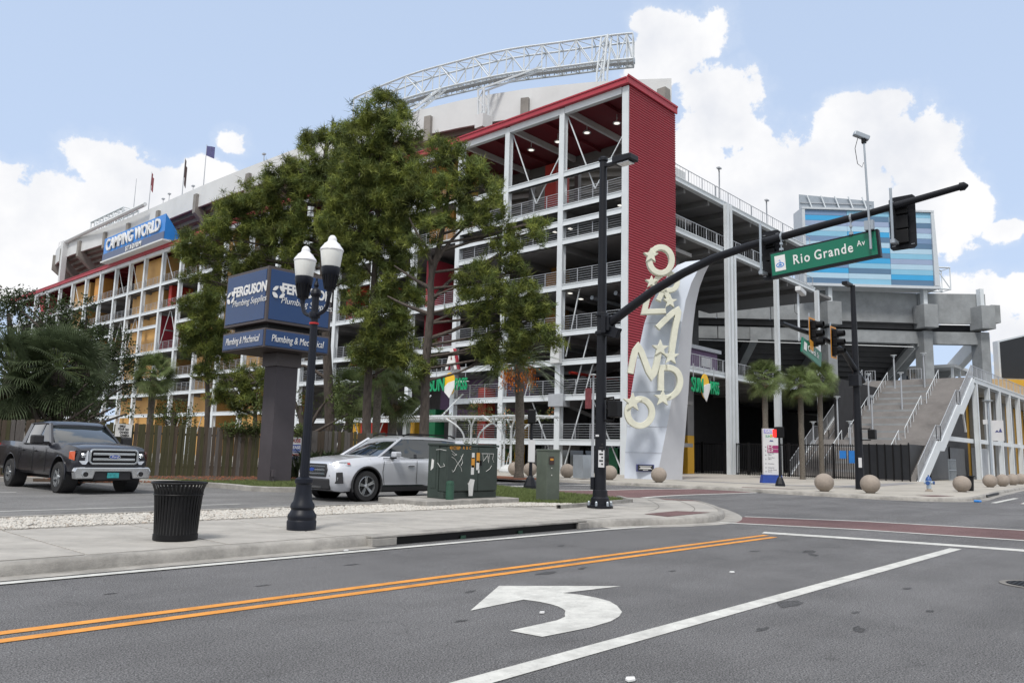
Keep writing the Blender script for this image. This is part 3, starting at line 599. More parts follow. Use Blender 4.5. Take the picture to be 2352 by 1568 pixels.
def bay(i):
    y0, y1 = CY[i]+.25, CY[i+1]-.25; S = i < 3
    for (z, rl, fl) in (LV_S if S else LV_M):
        if not S and z == 4.6 and not 3 <= i <= 7: continue
        if not S and z == 5.7 and 3 <= i <= 7: continue
        if not S and z == 18.75 and i % 3 == 0: continue
        m = MB(); h = .48; m.box(FX+.02, FX+.36, y0, y1, z-h, z)
        m.box(FX-.03, FX+.40, y0, y1, z-.06, z+.0); m.box(FX-.03, FX+.40, y0, y1, z-h, z-h+.06)
        m.build('beam', 'white_steel', ST)
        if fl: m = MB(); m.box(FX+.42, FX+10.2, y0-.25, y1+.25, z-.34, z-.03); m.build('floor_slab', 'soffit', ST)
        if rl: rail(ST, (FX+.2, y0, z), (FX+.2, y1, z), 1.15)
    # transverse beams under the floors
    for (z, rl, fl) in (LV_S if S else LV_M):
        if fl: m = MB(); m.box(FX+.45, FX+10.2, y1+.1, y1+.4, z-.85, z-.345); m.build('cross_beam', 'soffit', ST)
for i in range(len(CY)-1): bay(i)
# roof: red edge, white beam, dark red underside with purlins and hanging lamps
m = MB(); m.box(FX-.35, FX+.0, 32.2, 187, 30.02, 30.50); m.box(FX-.42, FX-.35, 32.2, 187, 30.42, 30.54); m.build('roof_edge', 'red_wall', ST)
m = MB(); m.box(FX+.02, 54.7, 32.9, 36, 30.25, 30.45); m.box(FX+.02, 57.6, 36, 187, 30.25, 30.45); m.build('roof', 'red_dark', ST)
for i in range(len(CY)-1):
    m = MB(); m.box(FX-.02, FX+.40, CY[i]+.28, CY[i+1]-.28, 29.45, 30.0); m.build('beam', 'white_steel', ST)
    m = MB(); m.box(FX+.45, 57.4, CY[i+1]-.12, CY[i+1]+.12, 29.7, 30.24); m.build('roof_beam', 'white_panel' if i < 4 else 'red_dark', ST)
    for yy in ((CY[i]+CY[i+1])/2,):
        m = MB(); m.box(FX+.45, 57.4, yy-.08, yy+.08, 29.95, 30.24); m.build('roof_beam', 'red_dark', ST)
m = MB(); m.box(57.4, 57.7, 36, 187, 29.3, 30.2); m.build('roof_back_beam', 'soffit', ST)
lamps = [onX(*(((850+x*.3656)/1.0884), ((50+y*.3656)/1.0884)), 52) for x, y in [(1893, 705), (1688, 770), (1490, 832), (1307, 888)]]
for p in lamps:
    m = MB(); m.beam((p[0], p[1], p[2]), (p[0], p[1], 30.2), .05, .05, (1, 0, 0)); m.lathe([(.05, .22), (.12, .2), (.36, .02), (.36, -.03)], (p[0], p[1], p[2]), 12); pl = m.build('pendant_lamp', 'white_panel', ST)
    m = MB(); m.lathe([(.24, -.05), (.24, -.035)], (p[0], p[1], p[2]), 12); m.build('lamp_glow', 'lit', pl)
# braces
def brace(y0, y1, z0, z1, x=FX+.5, w=.08): m = MB(); m.beam((x, y0, z0), (x, y1, z1), w, w); m.build('brace', 'white_steel', ST)
for (a, b) in ((0, 1), (1, 2)):
    mid = (CY[a]+CY[b])/2; brace(CY[b]-.2, mid, 29.4, 22.5); brace(CY[a]+.3, mid, 26.5, 22.5)
for i in (14, 15, 18, 21, 12, 9):
    mid = (CY[i]+CY[i+1])/2; brace(CY[i+1], mid, 29.4, 25.0); brace(mid, CY[i], 20.8, 14.9); brace(mid, CY[i+1], 20.8, 14.9)
for i in (0, 1, 4, 5, 10, 11):
    brace(CY[i]+.3, (CY[i]+CY[i+1])/2, .2, 5.8); brace((CY[i]+CY[i+1])/2, CY[i+1]-.3, 5.8 if i > 3 else 8.5, .2)
brace(CY[0]+4.5, CY[0]+5.8, 14.6, 9.2); brace(CY[0]+3.5, CY[0]+5, 10.8, 5.9)
# tower of ribbed red cladding, south side, and its white corner column
X0, X1, YF = 47.92, 54.75, 32.27
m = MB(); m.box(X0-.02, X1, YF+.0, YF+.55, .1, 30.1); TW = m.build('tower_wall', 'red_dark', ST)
rb = MB(); rb.add([(X0, YF-.0, 0), (X0, YF-.06, .035), (X0, YF-.06, .105), (X0, YF, .16), (X1, YF, 0), (X1, YF-.06, .035), (X1, YF-.06, .105), (X1, YF, .16)], [(0, 4, 5, 1), (1, 5, 6, 2), (2, 6, 7, 3), (0, 1, 2, 3), (7, 6, 5, 4)])
r0_ = rb.build('cladding_rib', 'red_wall', TW, local=True); r0_.location = Vector((0, 0, .1))-wl(TW)
nr = int(30/.205)
for k in range(1, nr):
    q = r0_.copy(); COL.objects.link(q); q.location = Vector((0, 0, .1+k*.205))-wl(TW)
m = MB(); m.box(47.46, X1+.06, YF-.22, YF-.08, 30.02, 30.62); m.box(47.40, X1+.06, YF-.28, YF-.22, 30.52, 30.68); m.build('roof_edge', 'red_wall', ST)
# yellow, orange and red blocks behind the frame
def block(y0, y1, x0, x1, z0, z1, mat, name='coloured_block'): m = MB(); m.box(x0, x1, y0, y1, z0, z1); return m.build(name, mat, ST)
for (y0, y1, z0, z1) in ((116.4, 127.2, 25.0, 29.6), (116.4, 127.2, 21.1, 24.4), (115.8, 127.2, 15.1, 20.5), (146.3, 153.5, 15, 29.4), (115, 128, 0.1, 14.4), (95.8, 98.2, 14, 29.6), (99.5, 104, .1, 20), (87.0, 91.5, .1, 18)):
    block(y0, y1, 49.2, 57.5, z0, z1, 'yellow_wall')
for (y0, y1, x, z0, z1, c) in ((112.0, 112.9, 48.6, 21.1, 24.4, 'red_bright'), (115.0, 115.5, 48.6, 15.1, 20.4, 'red_wall'), (168.5, 170.3, 48.5, 25, 29.4, 'red_wall'), (140.3, 142.5, 48.6, 25.2, 29.4, 'orange_wall'), (70.5, 72.2, 51, 15.3, 20.5, 'red_bright'),
                              (56.0, 57.0, 49.5, 11.3, 20.0, 'red_wall'), (53.5, 56.9, 49.6, 21.3, 29.5, 'orange_wall'), (44.2, 45.4, 54, 12, 20.2, 'orange_wall')):
    block(y0, y1, x, x+3.2, z0, z1, c)
p = onX(1398/1.0884*1.0, 430/1.0884, 53.5)
a = onX(1362/1.0884, 480/1.0884, 55); b = onX(1391/1.0884, 410/1.0884, 55); block(b[1], a[1], 55, 57, 21.4, 29.0, 'red_bright')
# wall of the left end
block(158, 187, 50.5, 57, .1, 24.2, 'concrete_warm', 'end_wall')
# ground floor fronts: purple, green, red, yellow, dark openings
for (y0, y1, x, z0, z1, c) in ((45.3, 50.4, 52, 5.0, 8.3, 'purple'), (51.2, 57, 52, 4.9, 8.3, 'purple'), (44.5, 45.2, 50, .1, 4.4, 'yellow_deep'), (48.3, 49.3, 49.5, .1, 7.2, 'red_bright'), (55.0, 56.4, 49.6, .1, 5.4, 'green_wall'), (57.9, 59.3, 49.6, .1, 4.3, 'yellow_deep'),
                              (64.0, 67.0, 50, .1, 4.6, 'red_bright'), (67.4, 68.3, 50, .1, 4.6, 'yellow_deep'), (34.2, 35.0, 49.5, .1, 2.1, 'green_wall'), (46.0, 46.6, 49.5, .1, 2.1, 'green_wall')):
    block(y0, y1, x, x+1.2, z0, z1, c)
m = MB(); m.box(56.0, 57.5, 33.5, 110, .1, 20.0); m.build('inner_wall', 'concrete_shaded', ST)
m = MB(); m.box(50.6, 50.8, 33.2, 62, .1, 2.2); m.build('dark_glazing', 'car_glass', ST)
for y in np.arange(33.5, 62, 1.55): m = MB(); m.box(50.5, 50.6, y, y+.09, .1, 2.2); m.build('mullion', 'black_metal', ST)
# sloped concrete stair flights seen inside the corner bays
for (x, y0, z0, y1, z1) in ((54, 33.5, 2.7, 43, 6.1), (54, 44, 6.1, 34, 11.2), (54, 34, 11.2, 44, 15.0), (54, 50.5, 4.5, 57, 9.0)):
    m = MB(); m.beam((x, y0, z0), (x, y1, z1), 2.2, .3); m.build('stair_flight', 'soffit', ST)
# ducts and pipes under the decks
for (y, z) in ((34.5, 14.1), (36.8, 14.0), (41, 10.4), (35.5, 5.3)):
    m = MB(); m.tube([(49.5, y, z), (55.5, y, z)], .18, 8); m.build('duct', 'galv', ST)
m = MB(); m.tube([(53, 33.6, 14.2), (53, 33.6, 11.3)], .15, 8); m.build('duct', 'galv', ST)
# a pair of white cabinets on the second column
m = MB(); m.box(47.35, 47.78, 38.35, 39.25, 8.6, 10.9); m.build('equipment_box', 'white_panel', ST, bevel=.03)
m = MB(); m.box(47.4, 48.5, 43.6, 45.6, 5.4, 6.9) if False else m.box(47.5, 48.4, 38.0, 39.5, 5.2, 6.2); m.build('equipment_box', 'rail_steel', ST, bevel=.03)
raker0 = onX(1523/1.0, 215, 67.0); m = MB(); m.box(66.6, 67.6, raker0[1]-.5, raker0[1]+.5, 36.2, 39.6); m.build('parapet_fin', 'concrete_warm', ST)
for k in range(34):
    i = rnd.randrange(0, 20); z = rnd.choice([18.75, 15.0, 11.2, 8.9, 21.2]) if i > 2 else rnd.choice([21.6, 18.75, 15.0, 11.25]); y = rnd.uniform(CY[i]+1, CY[i+1]-1.5); x = rnd.uniform(51, 55); h = rnd.choice([1.1, 1.8, 2.3]) if not (i < 3 and z < 20) else 1.0
    m = MB(); m.box(x, x+rnd.uniform(.6, 2), y, y+rnd.uniform(.8, 2.4), z, z+h); m.build('kiosk', rnd.choice(['white_panel', 'galv', 'soffit', 'rail_steel', 'black_metal']), ST)
for k in range(26):
    i = rnd.randrange(0, 18); z = rnd.choice([20.2, 18.2, 14.4, 10.5, 8.2]); m = MB(); yy = rnd.uniform(CY[i]+.5, CY[i+1]-.5); m.tube([(48.6, yy, z-.25), (57.5, yy, z-.25)], rnd.uniform(.05, .13), 6); m.build('pipe', rnd.choice(['galv', 'soffit', 'red_bright']), ST)
for i in range(1, 16):
    m = MB(); y = CY[i]+.34; m.tube([(FX+.18, y, .2), (FX+.18, y, 29.3)], .06, 6); m.build('downpipe', 'rail_steel', ST)
# row of small lights under the decks
for (y, z) in ((33.5, 20.9), (38.4, 19.9), (38.3, 14.5), (37.2, 13.9), (40, 19.9)):
    m = MB(); m.box(48.6, 48.9, y, y+.25, z-.12, z-.06); m.build('ceiling_lamp', 'lit', ST)

# upper bowl: parapet ring, stepped underside, rakers with grey fins
PZ = 41.0
par = [(67.9, 40.4), (63.2, 47.5), (58.6, 57.5), (55.6, 70), (53.9, 84), (53.0, 100), (52.6, 115), (52.6, 135), (52.2, 150), (51.4, 166), (52.5, 178), (56.5, 188), (64, 196), (76, 201)]
parS = spline(par, 3)
def sub(a, b): return parS[a:b]
step_ = 3
for k in range(0, len(parS)-1, step_):
    seg = parS[k:k+step_+1]
    if len(seg) < 2: continue
    m = MB(); m.sweep(seg, [(0.0, PZ-3.25), (-.0, PZ), (.3, PZ), (.3, PZ-3.25), (0, PZ-3.25)]); 
    m.build('parapet_panel', 'white_panel', ST)
# stepped seating slab, an outline swept along the same line
prof = []
zz, xx = PZ-2.9, .3
while zz > 9.0:
    prof.append((xx, zz)); xx += .95; prof.append((xx, zz)); zz -= .60
stair = parS
m = MB(); m.sweep(stair[:31], prof); m.build('seating_underside', 'concrete_warm', ST, kind=None)
m = MB(); m.sweep(stair[30:], prof); m.build('seating_underside', 'concrete_warm', ST)
prof2 = [(a+.9, b+1.6) for a, b in prof]; m = MB(); m.sweep(stair, [prof[0], (prof[0][0]+.8, prof[0][1]+1.8), (prof[-1][0]+1.2, prof[-1][1]+1.8)]); m.build('seating_deck', 'concrete_warm', ST)
def raker(i, fin=True):
    p = Vector((*parS[i], 0)); d = (Vector((*parS[min(i+1, len(parS)-1)], 0))-Vector((*parS[max(i-1, 0)], 0))).normalized(); o = Vector((d.y, -d.x, 0))
    if i < 1: o = Vector((.9, .3, 0)).normalized()
    a = p+o*-.35; z0 = PZ-3.2
    poly = [(-.45, PZ-1.2), (-.45, z0-1.0), (4.6, z0-5.2), (30, 9), (30, 10.2), (1.0, z0-.5), (.2, z0+.2), (.2, PZ-1.2)]
    if not fin: poly = [(.2, z0-.2), (.2, z0-1.6), (4.6, z0-5.0), (30, 9), (30, 10.2), (1.0, z0-.5)]
    nrm = o.cross(Vector((0, 0, 1))); m = MB(); m.prism(poly, p-nrm*.45, o, Vector((0, 0, 1)), .9); m.build('raker', 'concrete_warm', ST)
for i in (5, 8, 11, 13, 15, 18, 20, 22, 24, 26, 28, 30): raker(i)
# short antennas, pole lamps and boxes on the parapet
for (px_, py_, h) in ((385, 462, 1.4), (372, 462, 1.0), (603, 365, .9), (705, 290, 1.1), (713, 287, 1.2), (440, 440, .9)):
    c = onX(px_, py_, 52.9); m = MB(); m.beam((53.1, c[1], PZ), (53.1, c[1], PZ+h), .07, .07, (1, 0, 0)); m.box(52.9, 53.3, c[1]-.2, c[1]+.3, PZ+h, PZ+h+.18); m.build('parapet_mast', 'rail_steel', ST)
rail(ST, (52.6, 152, PZ), (52.3, 176, PZ), 1.2, 4)

# flagpoles behind the parapet
def flagpole(px_, ptop, pbot, flag, lb, cloth):
    b = onX(px_[1], pbot, 53.4); t = onX(px_[0], ptop, 53.4); r = thing('flagpole', lb, 'flagpole', (53.4, b[1], PZ-1.5), 0, 'flagpoles on the stadium rim')
    m = MB(); m.tube([(53.4, b[1], PZ-1.5), (53.4, b[1], t[2])], [.09, .04], 8); m.build('pole', 'rail_steel', r)
    if flag:
        m = MB(); H, L, z = flag; n = 8; vs = []
        for k in range(n+1):
            u = k/n; x = 53.4+.12*math.sin(u*7); y = b[1]-.05-L*u; dz = -u*H*.55
            vs += [(x, y, t[2]-.2+dz), (x, y, t[2]-.2-H+dz*1.3)]
        m.add(vs, [(2*k, 2*k+2, 2*k+3, 2*k+1) for k in range(n)])
        m.add([(x+.02, y, z_) for x, y, z_ in vs], [(2*k, 2*k+1, 2*k+3, 2*k+2) for k in range(n)])
        m.build('flag', cloth, r)
flagpole((309, 304), 413, 508, None, 'bare leftmost flagpole rising behind the white stadium rim', None)
flagpole((343, 340), 398, 490, (2.2, .9, 0), 'flagpole with a small red flag hanging limp, second from the left', 'flag_cloth')
flagpole((428, 418), 362, 450, (3.0, .8, 0), 'flagpole with a dark furled flag, third from the left', 'flag_dark')
flagpole((474, 467), 333, 430, (1.6, 2.6, 0), 'rightmost flagpole with a blue and white flag blowing to the right', 'flag_blue')

# light trusses
def truss(name, lb, pts, zt, hgt, wid, posts, r=.13, lamps_=True):
    """arched box truss along a plan line: pts = [(x, y)], top chord height zt(i)"""
    t = thing(name, lb, 'light truss', (pts[0][0], pts[0][1], PZ)); n = len(pts)
    P = [Vector((x, y, zt)) for x, y in pts]; O = []
    for i in range(n):
        d = (P[min(i+1, n-1)]-P[max(i-1, 0)]).normalized(); O.append(Vector((d.y, -d.x, 0)))
    A = P; B = [p-o*wid for p, o in zip(P, O)]; Cc = [p-Vector((0, 0, hgt)) for p in A]; D = [p-Vector((0, 0, hgt)) for p in B]
    for ch, rr in ((A, r*1.25), (B, r*1.1), (Cc, r*1.25), (D, r*1.1)):
        m = MB(); m.tube(ch, rr, 6); m.build('chord', 'white_steel', t)
    m = MB()
    for i in range(n):
        m.tube([A[i], Cc[i]], r*.8, 5); m.tube([B[i], D[i]], r*.7, 5); m.tube([A[i], B[i]], r*.6, 5); m.tube([Cc[i], D[i]], r*.6, 5)
        if i < n-1:
            if i % 2: m.tube([A[i], Cc[i+1]], r*.75, 5); m.tube([B[i], D[i+1]], r*.6, 5)
            else: m.tube([Cc[i], A[i+1]], r*.75, 5); m.tube([D[i], B[i+1]], r*.6, 5)
            m.tube([A[i], B[i+1]], r*.5, 5); m.tube([Cc[i], D[i+1]], r*.5, 5)
    m.build('lattice', 'white_steel', t, kind='stuff')
    if lamps_:
        m = MB()
        for i in range(n-1):
            for q in (.2, .5, .8):
                c = D[i].lerp(D[i+1], q); m.cbox((c.x, c.y, c.z+.75), .5, .5, .55, .5); m.beam(c, c+Vector((0, 0, .5)), .08, .08, (1, 0, 0))
        m.build('floodlight', 'galv', t, kind='stuff')
        m = MB(); w = [D[i].lerp(Cc[i], .5)+Vector((0, 0, .02)) for i in range(n)]
        for i in range(n-1): m.beam(w[i], w[i+1], wid*.35, .05)
        m.build('catwalk', 'rail_steel', t)
        m = MB()
        for z in (.6, 1.1): m.tube([p+Vector((0, 0, z)) for p in D], .04, 5)
        m.build('catwalk_rail', 'rail_steel', t)
    return t, A, B, Cc, D
tp = spline([(58.0, 83.0), (58.46, 72.85), (60.0, 65.17), (61.8, 58.67), (64.44, 52.92), (66.68, 48.0), (68.1, 45.4)], 3)
LT, A_, B_, C_, D_ = truss('light_truss', 'long arched white lattice truss of stadium floodlights above the rim, behind the pine tops', tp, 48.0, 3.0, 2.0, None, r=.10)
def bent(p, q, w=.9):
    """lattice leg made of two chords and cross struts from p (top) to q (bottom)"""
    m = MB(); p, q = Vector(p), Vector(q); s = Vector((0, w/2, 0)); f = Vector((.7, 0, 0))
    for a in (-1, 1):
        for b in (0, 1): m.beam(p+s*a+f*b, q+s*a+f*b, .16, .16)
    n = max(2, int((p-q).length/1.0))
    for k in range(n):
        a, b = p.lerp(q, k/n), p.lerp(q, (k+1)/n); sg = 1 if k % 2 else -1; m.beam(a+s*sg, b-s*sg, .09, .09); m.beam(a+s+f, b-s+f, .08, .08)
    return m.build('lattice_leg', 'white_steel', LT)
def toD(x, y): return ((850+x*.3656)/1.0884, (50+y*.3656)/1.0884)
b1 = onX(*toD(965, 470), 56.5); b0 = onX(*toD(965, 735), 56.5); t1 = C_[11]
bent((b1[0], b1[1], b1[2]), (b0[0], b0[1], b0[2])); bent(t1-Vector((.5, 0, 0)), (b1[0], b1[1], b1[2]))
m = MB(); m.box(56.1, 57.6, b0[1]-.6, b0[1]+.6, b0[2]-.1, b0[2]+1.4); m.build('leg_shoe', 'white_panel', LT)
b1 = onX(*toD(1780, 350), 65.5); b0 = onX(*toD(1775, 500), 65.2); t1 = A_[15]
bent((t1.x-.3, t1.y, t1.z-.1), (b1[0], b1[1], b1[2])); bent((b1[0], b1[1], b1[2]), (b0[0], b0[1], b0[2]-1))
b1 = onX(*toD(500, 560), 55.5); bent(C_[5], (55.5, b1[1], b1[2]-1.0))
# second truss, far off on the left
q0 = onX(208, 525, 60); q1 = onX(284, 478, 60)
tp2 = [(60, q0[1]+(q1[1]-q0[1])*k/7) for k in range(8)]
t2, *_ = truss('light_truss', 'small distant white floodlight truss above the rim on the far left', tp2, onX(284, 476, 60)[2], 6.0, 3, None, r=.16, lamps_=False)
# white gantry end frames at the left end of the rim
for (x_, yt, yb) in ((150, 556, 672),):
    p = onX(x_, yt, 51.0); q = onX(x_-6, yb, 51.0); m = MB(); m.beam(p, (p[0], p[1], q[2]), .9, .9, (1, 0, 0)); m.build('end_post', 'white_panel', ST)
p0, p1_ = onX(150, 556, 51), onX(330, 506, 51.5); m = MB(); m.tube([(51, p0[1], p0[2]), (51.5, p1_[1], PZ+.4)], .35, 6); m.build('rim_pipe', 'white_panel', ST)

# ------------------------------------------------------------------ CAMPING WORLD sign
cw = thing('stadium_name_sign', 'long blue sign box with white letters CAMPING WORLD STADIUM above the red roof edge', 'sign', (46.5, 110.8, 30.4))
y0, y1 = 111.0, 133.8; zb, zt = 30.7, 34.5
m = MB(); m.add([(46.4, y0, zb), (46.4, y1, zb), (46.4, y1, zt), (46.4, y0, zt), (49.4, y0, zb), (49.4, y1, zb)], [(0, 3, 2, 1), (0, 4, 3), (1, 2, 5), (3, 4, 5, 2), (0, 1, 5, 4)]); m.build('sign_box', 'blue_sign', cw)
m = MB(); m.box(46.30, 46.38, y0, y1, zb, zb+1.15); m.build('lower_band', 'navy_strip', cw)
m = MB(); m.box(46.1, 49.6, y0-.2, y1+.2, zb-.25, zb-.02); m.build('sign_shelf', 'white_panel', cw)
text('lettering', 'CAMPING WORLD', 'letter_white', cw, (46.25, (y0+y1)/2, zb+2.35), (0, -1, 0), (0, 0, 1), 2.6, .10, 0, .92, bold=.05)
text('lettering', 'STADIUM', 'letter_white', cw, (46.22, (y0+y1)/2-1, zb+.55), (0, -1, 0), (0, 0, 1), 1.05, .05, 0, .9, bold=.02, spacing=1.6)

# ------------------------------------------------------------------ SUN PASS signs and gate letter
def sunpass(nm, lb, c, right, w, h, group=None):
    r, u = Vector(right), Vector((0, 0, 1)); n = r.cross(u); c = Vector(c); t = thing(nm, lb, 'sign', c-n*.1)
    n = n*1.0
    text('lettering', 'SUN', 'sun_green', t, c-r*w*.29+n*.12, r, u, h*1.0, .06, 0, w*.40/h/2.0, bold=.02)
    text('lettering', 'PASS', 'sun_green', t, c+r*w*.29+n*.12-u*h*.02, r, u, h*.9, .06, 0, w*.40/h/2.6, bold=.02)
    el = [(w*.135*math.cos(a), h*.62*math.sin(a)+h*.05) for a in np.linspace(0, 6.283, 28)[:-1]]
    m = MB(); m.prism(el, c-n*.04, r, u, .07); m.build('sun_disc', 'sun_yellow', t)
    rd = [(-.125*w, -.13*h), (-.02*w, .12*h), (.12*w, .22*h), (.42*w, .17*h), (.48*w, .13*h), (.30*w, .10*h), (.15*w, -.05*h), (.02*w, -.72*h), (-.10*w, -.40*h)]
    bm = MB(); bm.prism(rd, c+n*.04, r, u, .05); bm.build('road_shape', 'letter_white', t)
    m = MB()
    for k in (-.35, 0, .35): m.beam(c+r*w*k+u*h*.4-n*.1, c+r*w*k+u*h*1.1-n*.1, .05, .05, (1, 0, 0))
    m.build('hanger', 'rail_steel', t, kind='stuff')
    return t
def rgc(x0, y0, x, y, s=3.672): return ((x0+x/s)/1.0884, (y0+y/s)/1.0884)
l = onX(*rgc(1000, 850, 268, 440), 47.0); r_ = onX(*rgc(1000, 850, 650, 440), 47.0); zt_ = onX(*rgc(1000, 850, 430, 315), 47.0)[2]; zb_ = onX(*rgc(1000, 850, 430, 530), 47.0)[2]
sunpass('entrance_sign', 'green SUN PASS sign with yellow sun hanging at the gate left of the red tower', (47.0, (l[1]+r_[1])/2, (zt_+zb_)/2+.1), (0, -1, 0), l[1]-r_[1], (zt_-zb_)*.78)
l = onY(*rgc(1500, 900, 825, 260), 31.6); r_ = onY(*rgc(1500, 900, 1095, 260), 31.6); zt_ = onY(*rgc(1500, 900, 950, 140), 31.6)[2]; zb_ = onY(*rgc(1500, 900, 950, 375), 31.6)[2]
sunpass('entrance_sign', 'green SUN PASS sign with yellow sun hanging right of the white ORLANDO sculpture', ((l[0]+r_[0])/2, 31.6, (zt_+zb_)/2+.1), (1, 0, 0), r_[0]-l[0], (zt_-zb_)*.78)
c = onX(*rgc(1000, 850, 480, 185), 47.3)
ga = thing('gate_letter', 'white letter A with red edge standing on the beam over the SUN PASS sign', 'letter', (47.3, c[1], c[2]-.9))
text('lettering', 'A', 'letter_white', ga, (47.2, c[1], c[2]), (0, -1, 0), (0, 0, 1), 2.6, .05, 0, .8, bold=.05)
text('letter_edge', 'A', 'red_wall', ga, (47.42, c[1]-.12, c[2]), (0, -1, 0), (0, 0, 1), 2.6, .12, 0, .8, bold=.05)

# ------------------------------------------------------------------ decks on the south side
DS = thing('south_deck_structure', 'open white decks with slanting edges and thin columns right of the red tower', 'building', (62, 34, 0))
YD = 32.35
for (z, x1, tw) in ((24.75, 84, .45), (20.35, 84.5, .45), (8.95, 88, .42)):
    m = MB(); m.box(54.9, x1, YD-.02, YD+.34, z-tw, z); m.box(54.9, x1, YD-.08, YD+.40, z-.06, z+.01); m.box(54.9, x1, YD-.08, YD+.4, z-tw-.01, z-tw+.05); m.build('edge_beam', 'white_steel', DS)
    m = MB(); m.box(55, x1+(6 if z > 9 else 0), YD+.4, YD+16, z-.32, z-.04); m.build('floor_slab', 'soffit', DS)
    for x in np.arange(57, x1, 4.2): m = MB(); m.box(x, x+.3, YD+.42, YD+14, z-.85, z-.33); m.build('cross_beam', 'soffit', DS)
    for k in range(4): a0 = 55+(x1-55)*k/4; vrail(DS, (a0, YD+.15, z), (a0+(x1-55)/4-.15, YD+.15, z), 1.15, .45 if z > 9 else .3, w=.018)
for k, z in ((0, 16.0),): pass
for (x, z1, w) in ((63.3, 24.4, .28), (63.95, 24.4, .28), (64.6, 20.0, .22), (73.7, 20.0, .42), (84.2, 20.0, .4)):
    m = MB(); m.box(x-w/2, x+w/2, YD-.45, YD-.1, .1, z1); m.box(x-w/2-.04, x+w/2+.04, YD-.49, YD-.43, .1, z1); m.build('column', 'white_steel', DS)
m = MB(); m.box(73.5, 74.0, YD-.1, YD+.1, .1, 8.5); m.build('column', 'white_steel', DS)
# lean poles with lamps on the top deck
for (x, z) in ((63.8, 3.0), (73.9, 2.6)):
    m = MB(); m.tube([(x, YD+.6, 24.8), (x, YD+.6, 24.8+z), (x-.5, YD+.4, 24.9+z)], .07, 6); m.cbox((x-.6, YD+.3, 24.9+z), .5, .3, .12); m.build('deck_lamp', 'rail_steel', DS)
m = MB(); m.box(57.3, 59.2, YD+1.5, YD+4, 24.8, 26.6); m.build('deck_kiosk', 'white_panel', DS)
# lower structure behind: concrete wall, purple concession, near-black backing for the shaded opening
m = MB(); m.box(56.5, 69.5, YD+4, YD+5, 8.95, 11.6); m.build('purple_wall', 'purple', DS)
m = MB(); m.box(56.5, 69.8, YD+3.7, YD+5, 11.6, 11.95); m.build('purple_cap', 'rail_steel', DS)
m = MB(); m.box(57.6, 60.8, YD+3.9, YD+3.98, 9.6, 11.0); m.build('concession_board', 'sign_white', DS)
m = MB(); m.box(66.2, 68.0, YD+3.9, YD+3.98, 10.1, 11.0); m.build('concession_board', 'sign_white', DS)
m = MB(); m.box(56, 88, YD+16.2, YD+16.6, .1, 24); m.build('back_wall', 'concrete_shaded', DS)
m = MB(); m.box(55.2, 84, YD+9, YD+9.4, .1, 8.4); m.build('back_wall', 'interior_shade', DS)
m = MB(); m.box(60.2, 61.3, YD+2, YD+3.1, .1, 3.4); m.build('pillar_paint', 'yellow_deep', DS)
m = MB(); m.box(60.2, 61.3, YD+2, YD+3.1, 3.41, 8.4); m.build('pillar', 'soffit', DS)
m = MB(); m.box(55.3, 55.6, YD+.1, YD+10, .1, 8.5); m.build('side_wall', 'interior_shade', DS)

# ------------------------------------------------------------------ end bowl of bare concrete
EB = thing('concrete_bowl', 'bare grey concrete end bowl with wide ring beam on heavy piers above the staircase', 'stadium stand', (104, 39, 0))
ring = [(86.5, 60.5), (90.4, 55.0), (94.9, 49.6), (99.7, 44.2), (104.1, 39.1), (113.3, 29.6), (118.9, 22.6)]
def ringseg(i, z0, z1, th, name, mat='concrete', out=0.0):
    a, b = Vector((*ring[i], 0)), Vector((*ring[i+1], 0)); d = (b-a).normalized(); o = Vector((-d.y, d.x, 0))
    if o.x*cf[0]+o.y*cf[1] < 0: o = -o
    a, b = a+d*.06-o*out, b-d*.06-o*out
    m = MB(); m.add([(a.x, a.y, z0), (b.x, b.y, z0), (b.x+o.x*th, b.y+o.y*th, z0), (a.x+o.x*th, a.y+o.y*th, z0), (a.x, a.y, z1), (b.x, b.y, z1), (b.x+o.x*th, b.y+o.y*th, z1), (a.x+o.x*th, a.y+o.y*th, z1)], [(0,3,2,1),(4,5,6,7),(0,1,5,4),(1,2,6,5),(2,3,7,6),(3,0,4,7)])
    return m.build(name, mat, EB)
for i in range(len(ring)-1):
    ringseg(i, 20.25, 24.35, .5, 'wall_panel'); ringseg(i, 17.4, 19.05, 1.1, 'ring_beam', out=.4); ringseg(i, 19.05, 20.3, .3, 'dark_slot', 'interior_shade', out=-1.5)
# piers with block heads
for (x, y, z0) in ((91.5, 53.0, .1), (104.3, 38.3, .1), (113.2, 29.0, .1), (118.3, 23.4, .1)):
    ang = R(-45)
    m = MB(); m.cbox((x, y, (z0+19)/2), 1.3, 1.9, 19-z0, ang+.1); m.build('pier', 'concrete', EB, bevel=.05)
    m = MB(); m.cbox((x-.5, y-.5, 20.9), 2.0, 2.3, 3.1, ang+.1); m.build('pier_head', 'concrete', EB, bevel=.05)
    m = MB(); m.cbox((x-.35, y-.35, 23.6), .55, .75, 2.6, ang+.1); m.build('steel_stub', 'white_steel', EB)
# outer right end wedge
m = MB(); e = onY(*rgc(1920, 700, 2060, 330), 21); m.cbox((119.6, 21.9, 21.6), 1.2, 1.0, 2.4, R(-45)); m.build('end_block', 'concrete', EB)
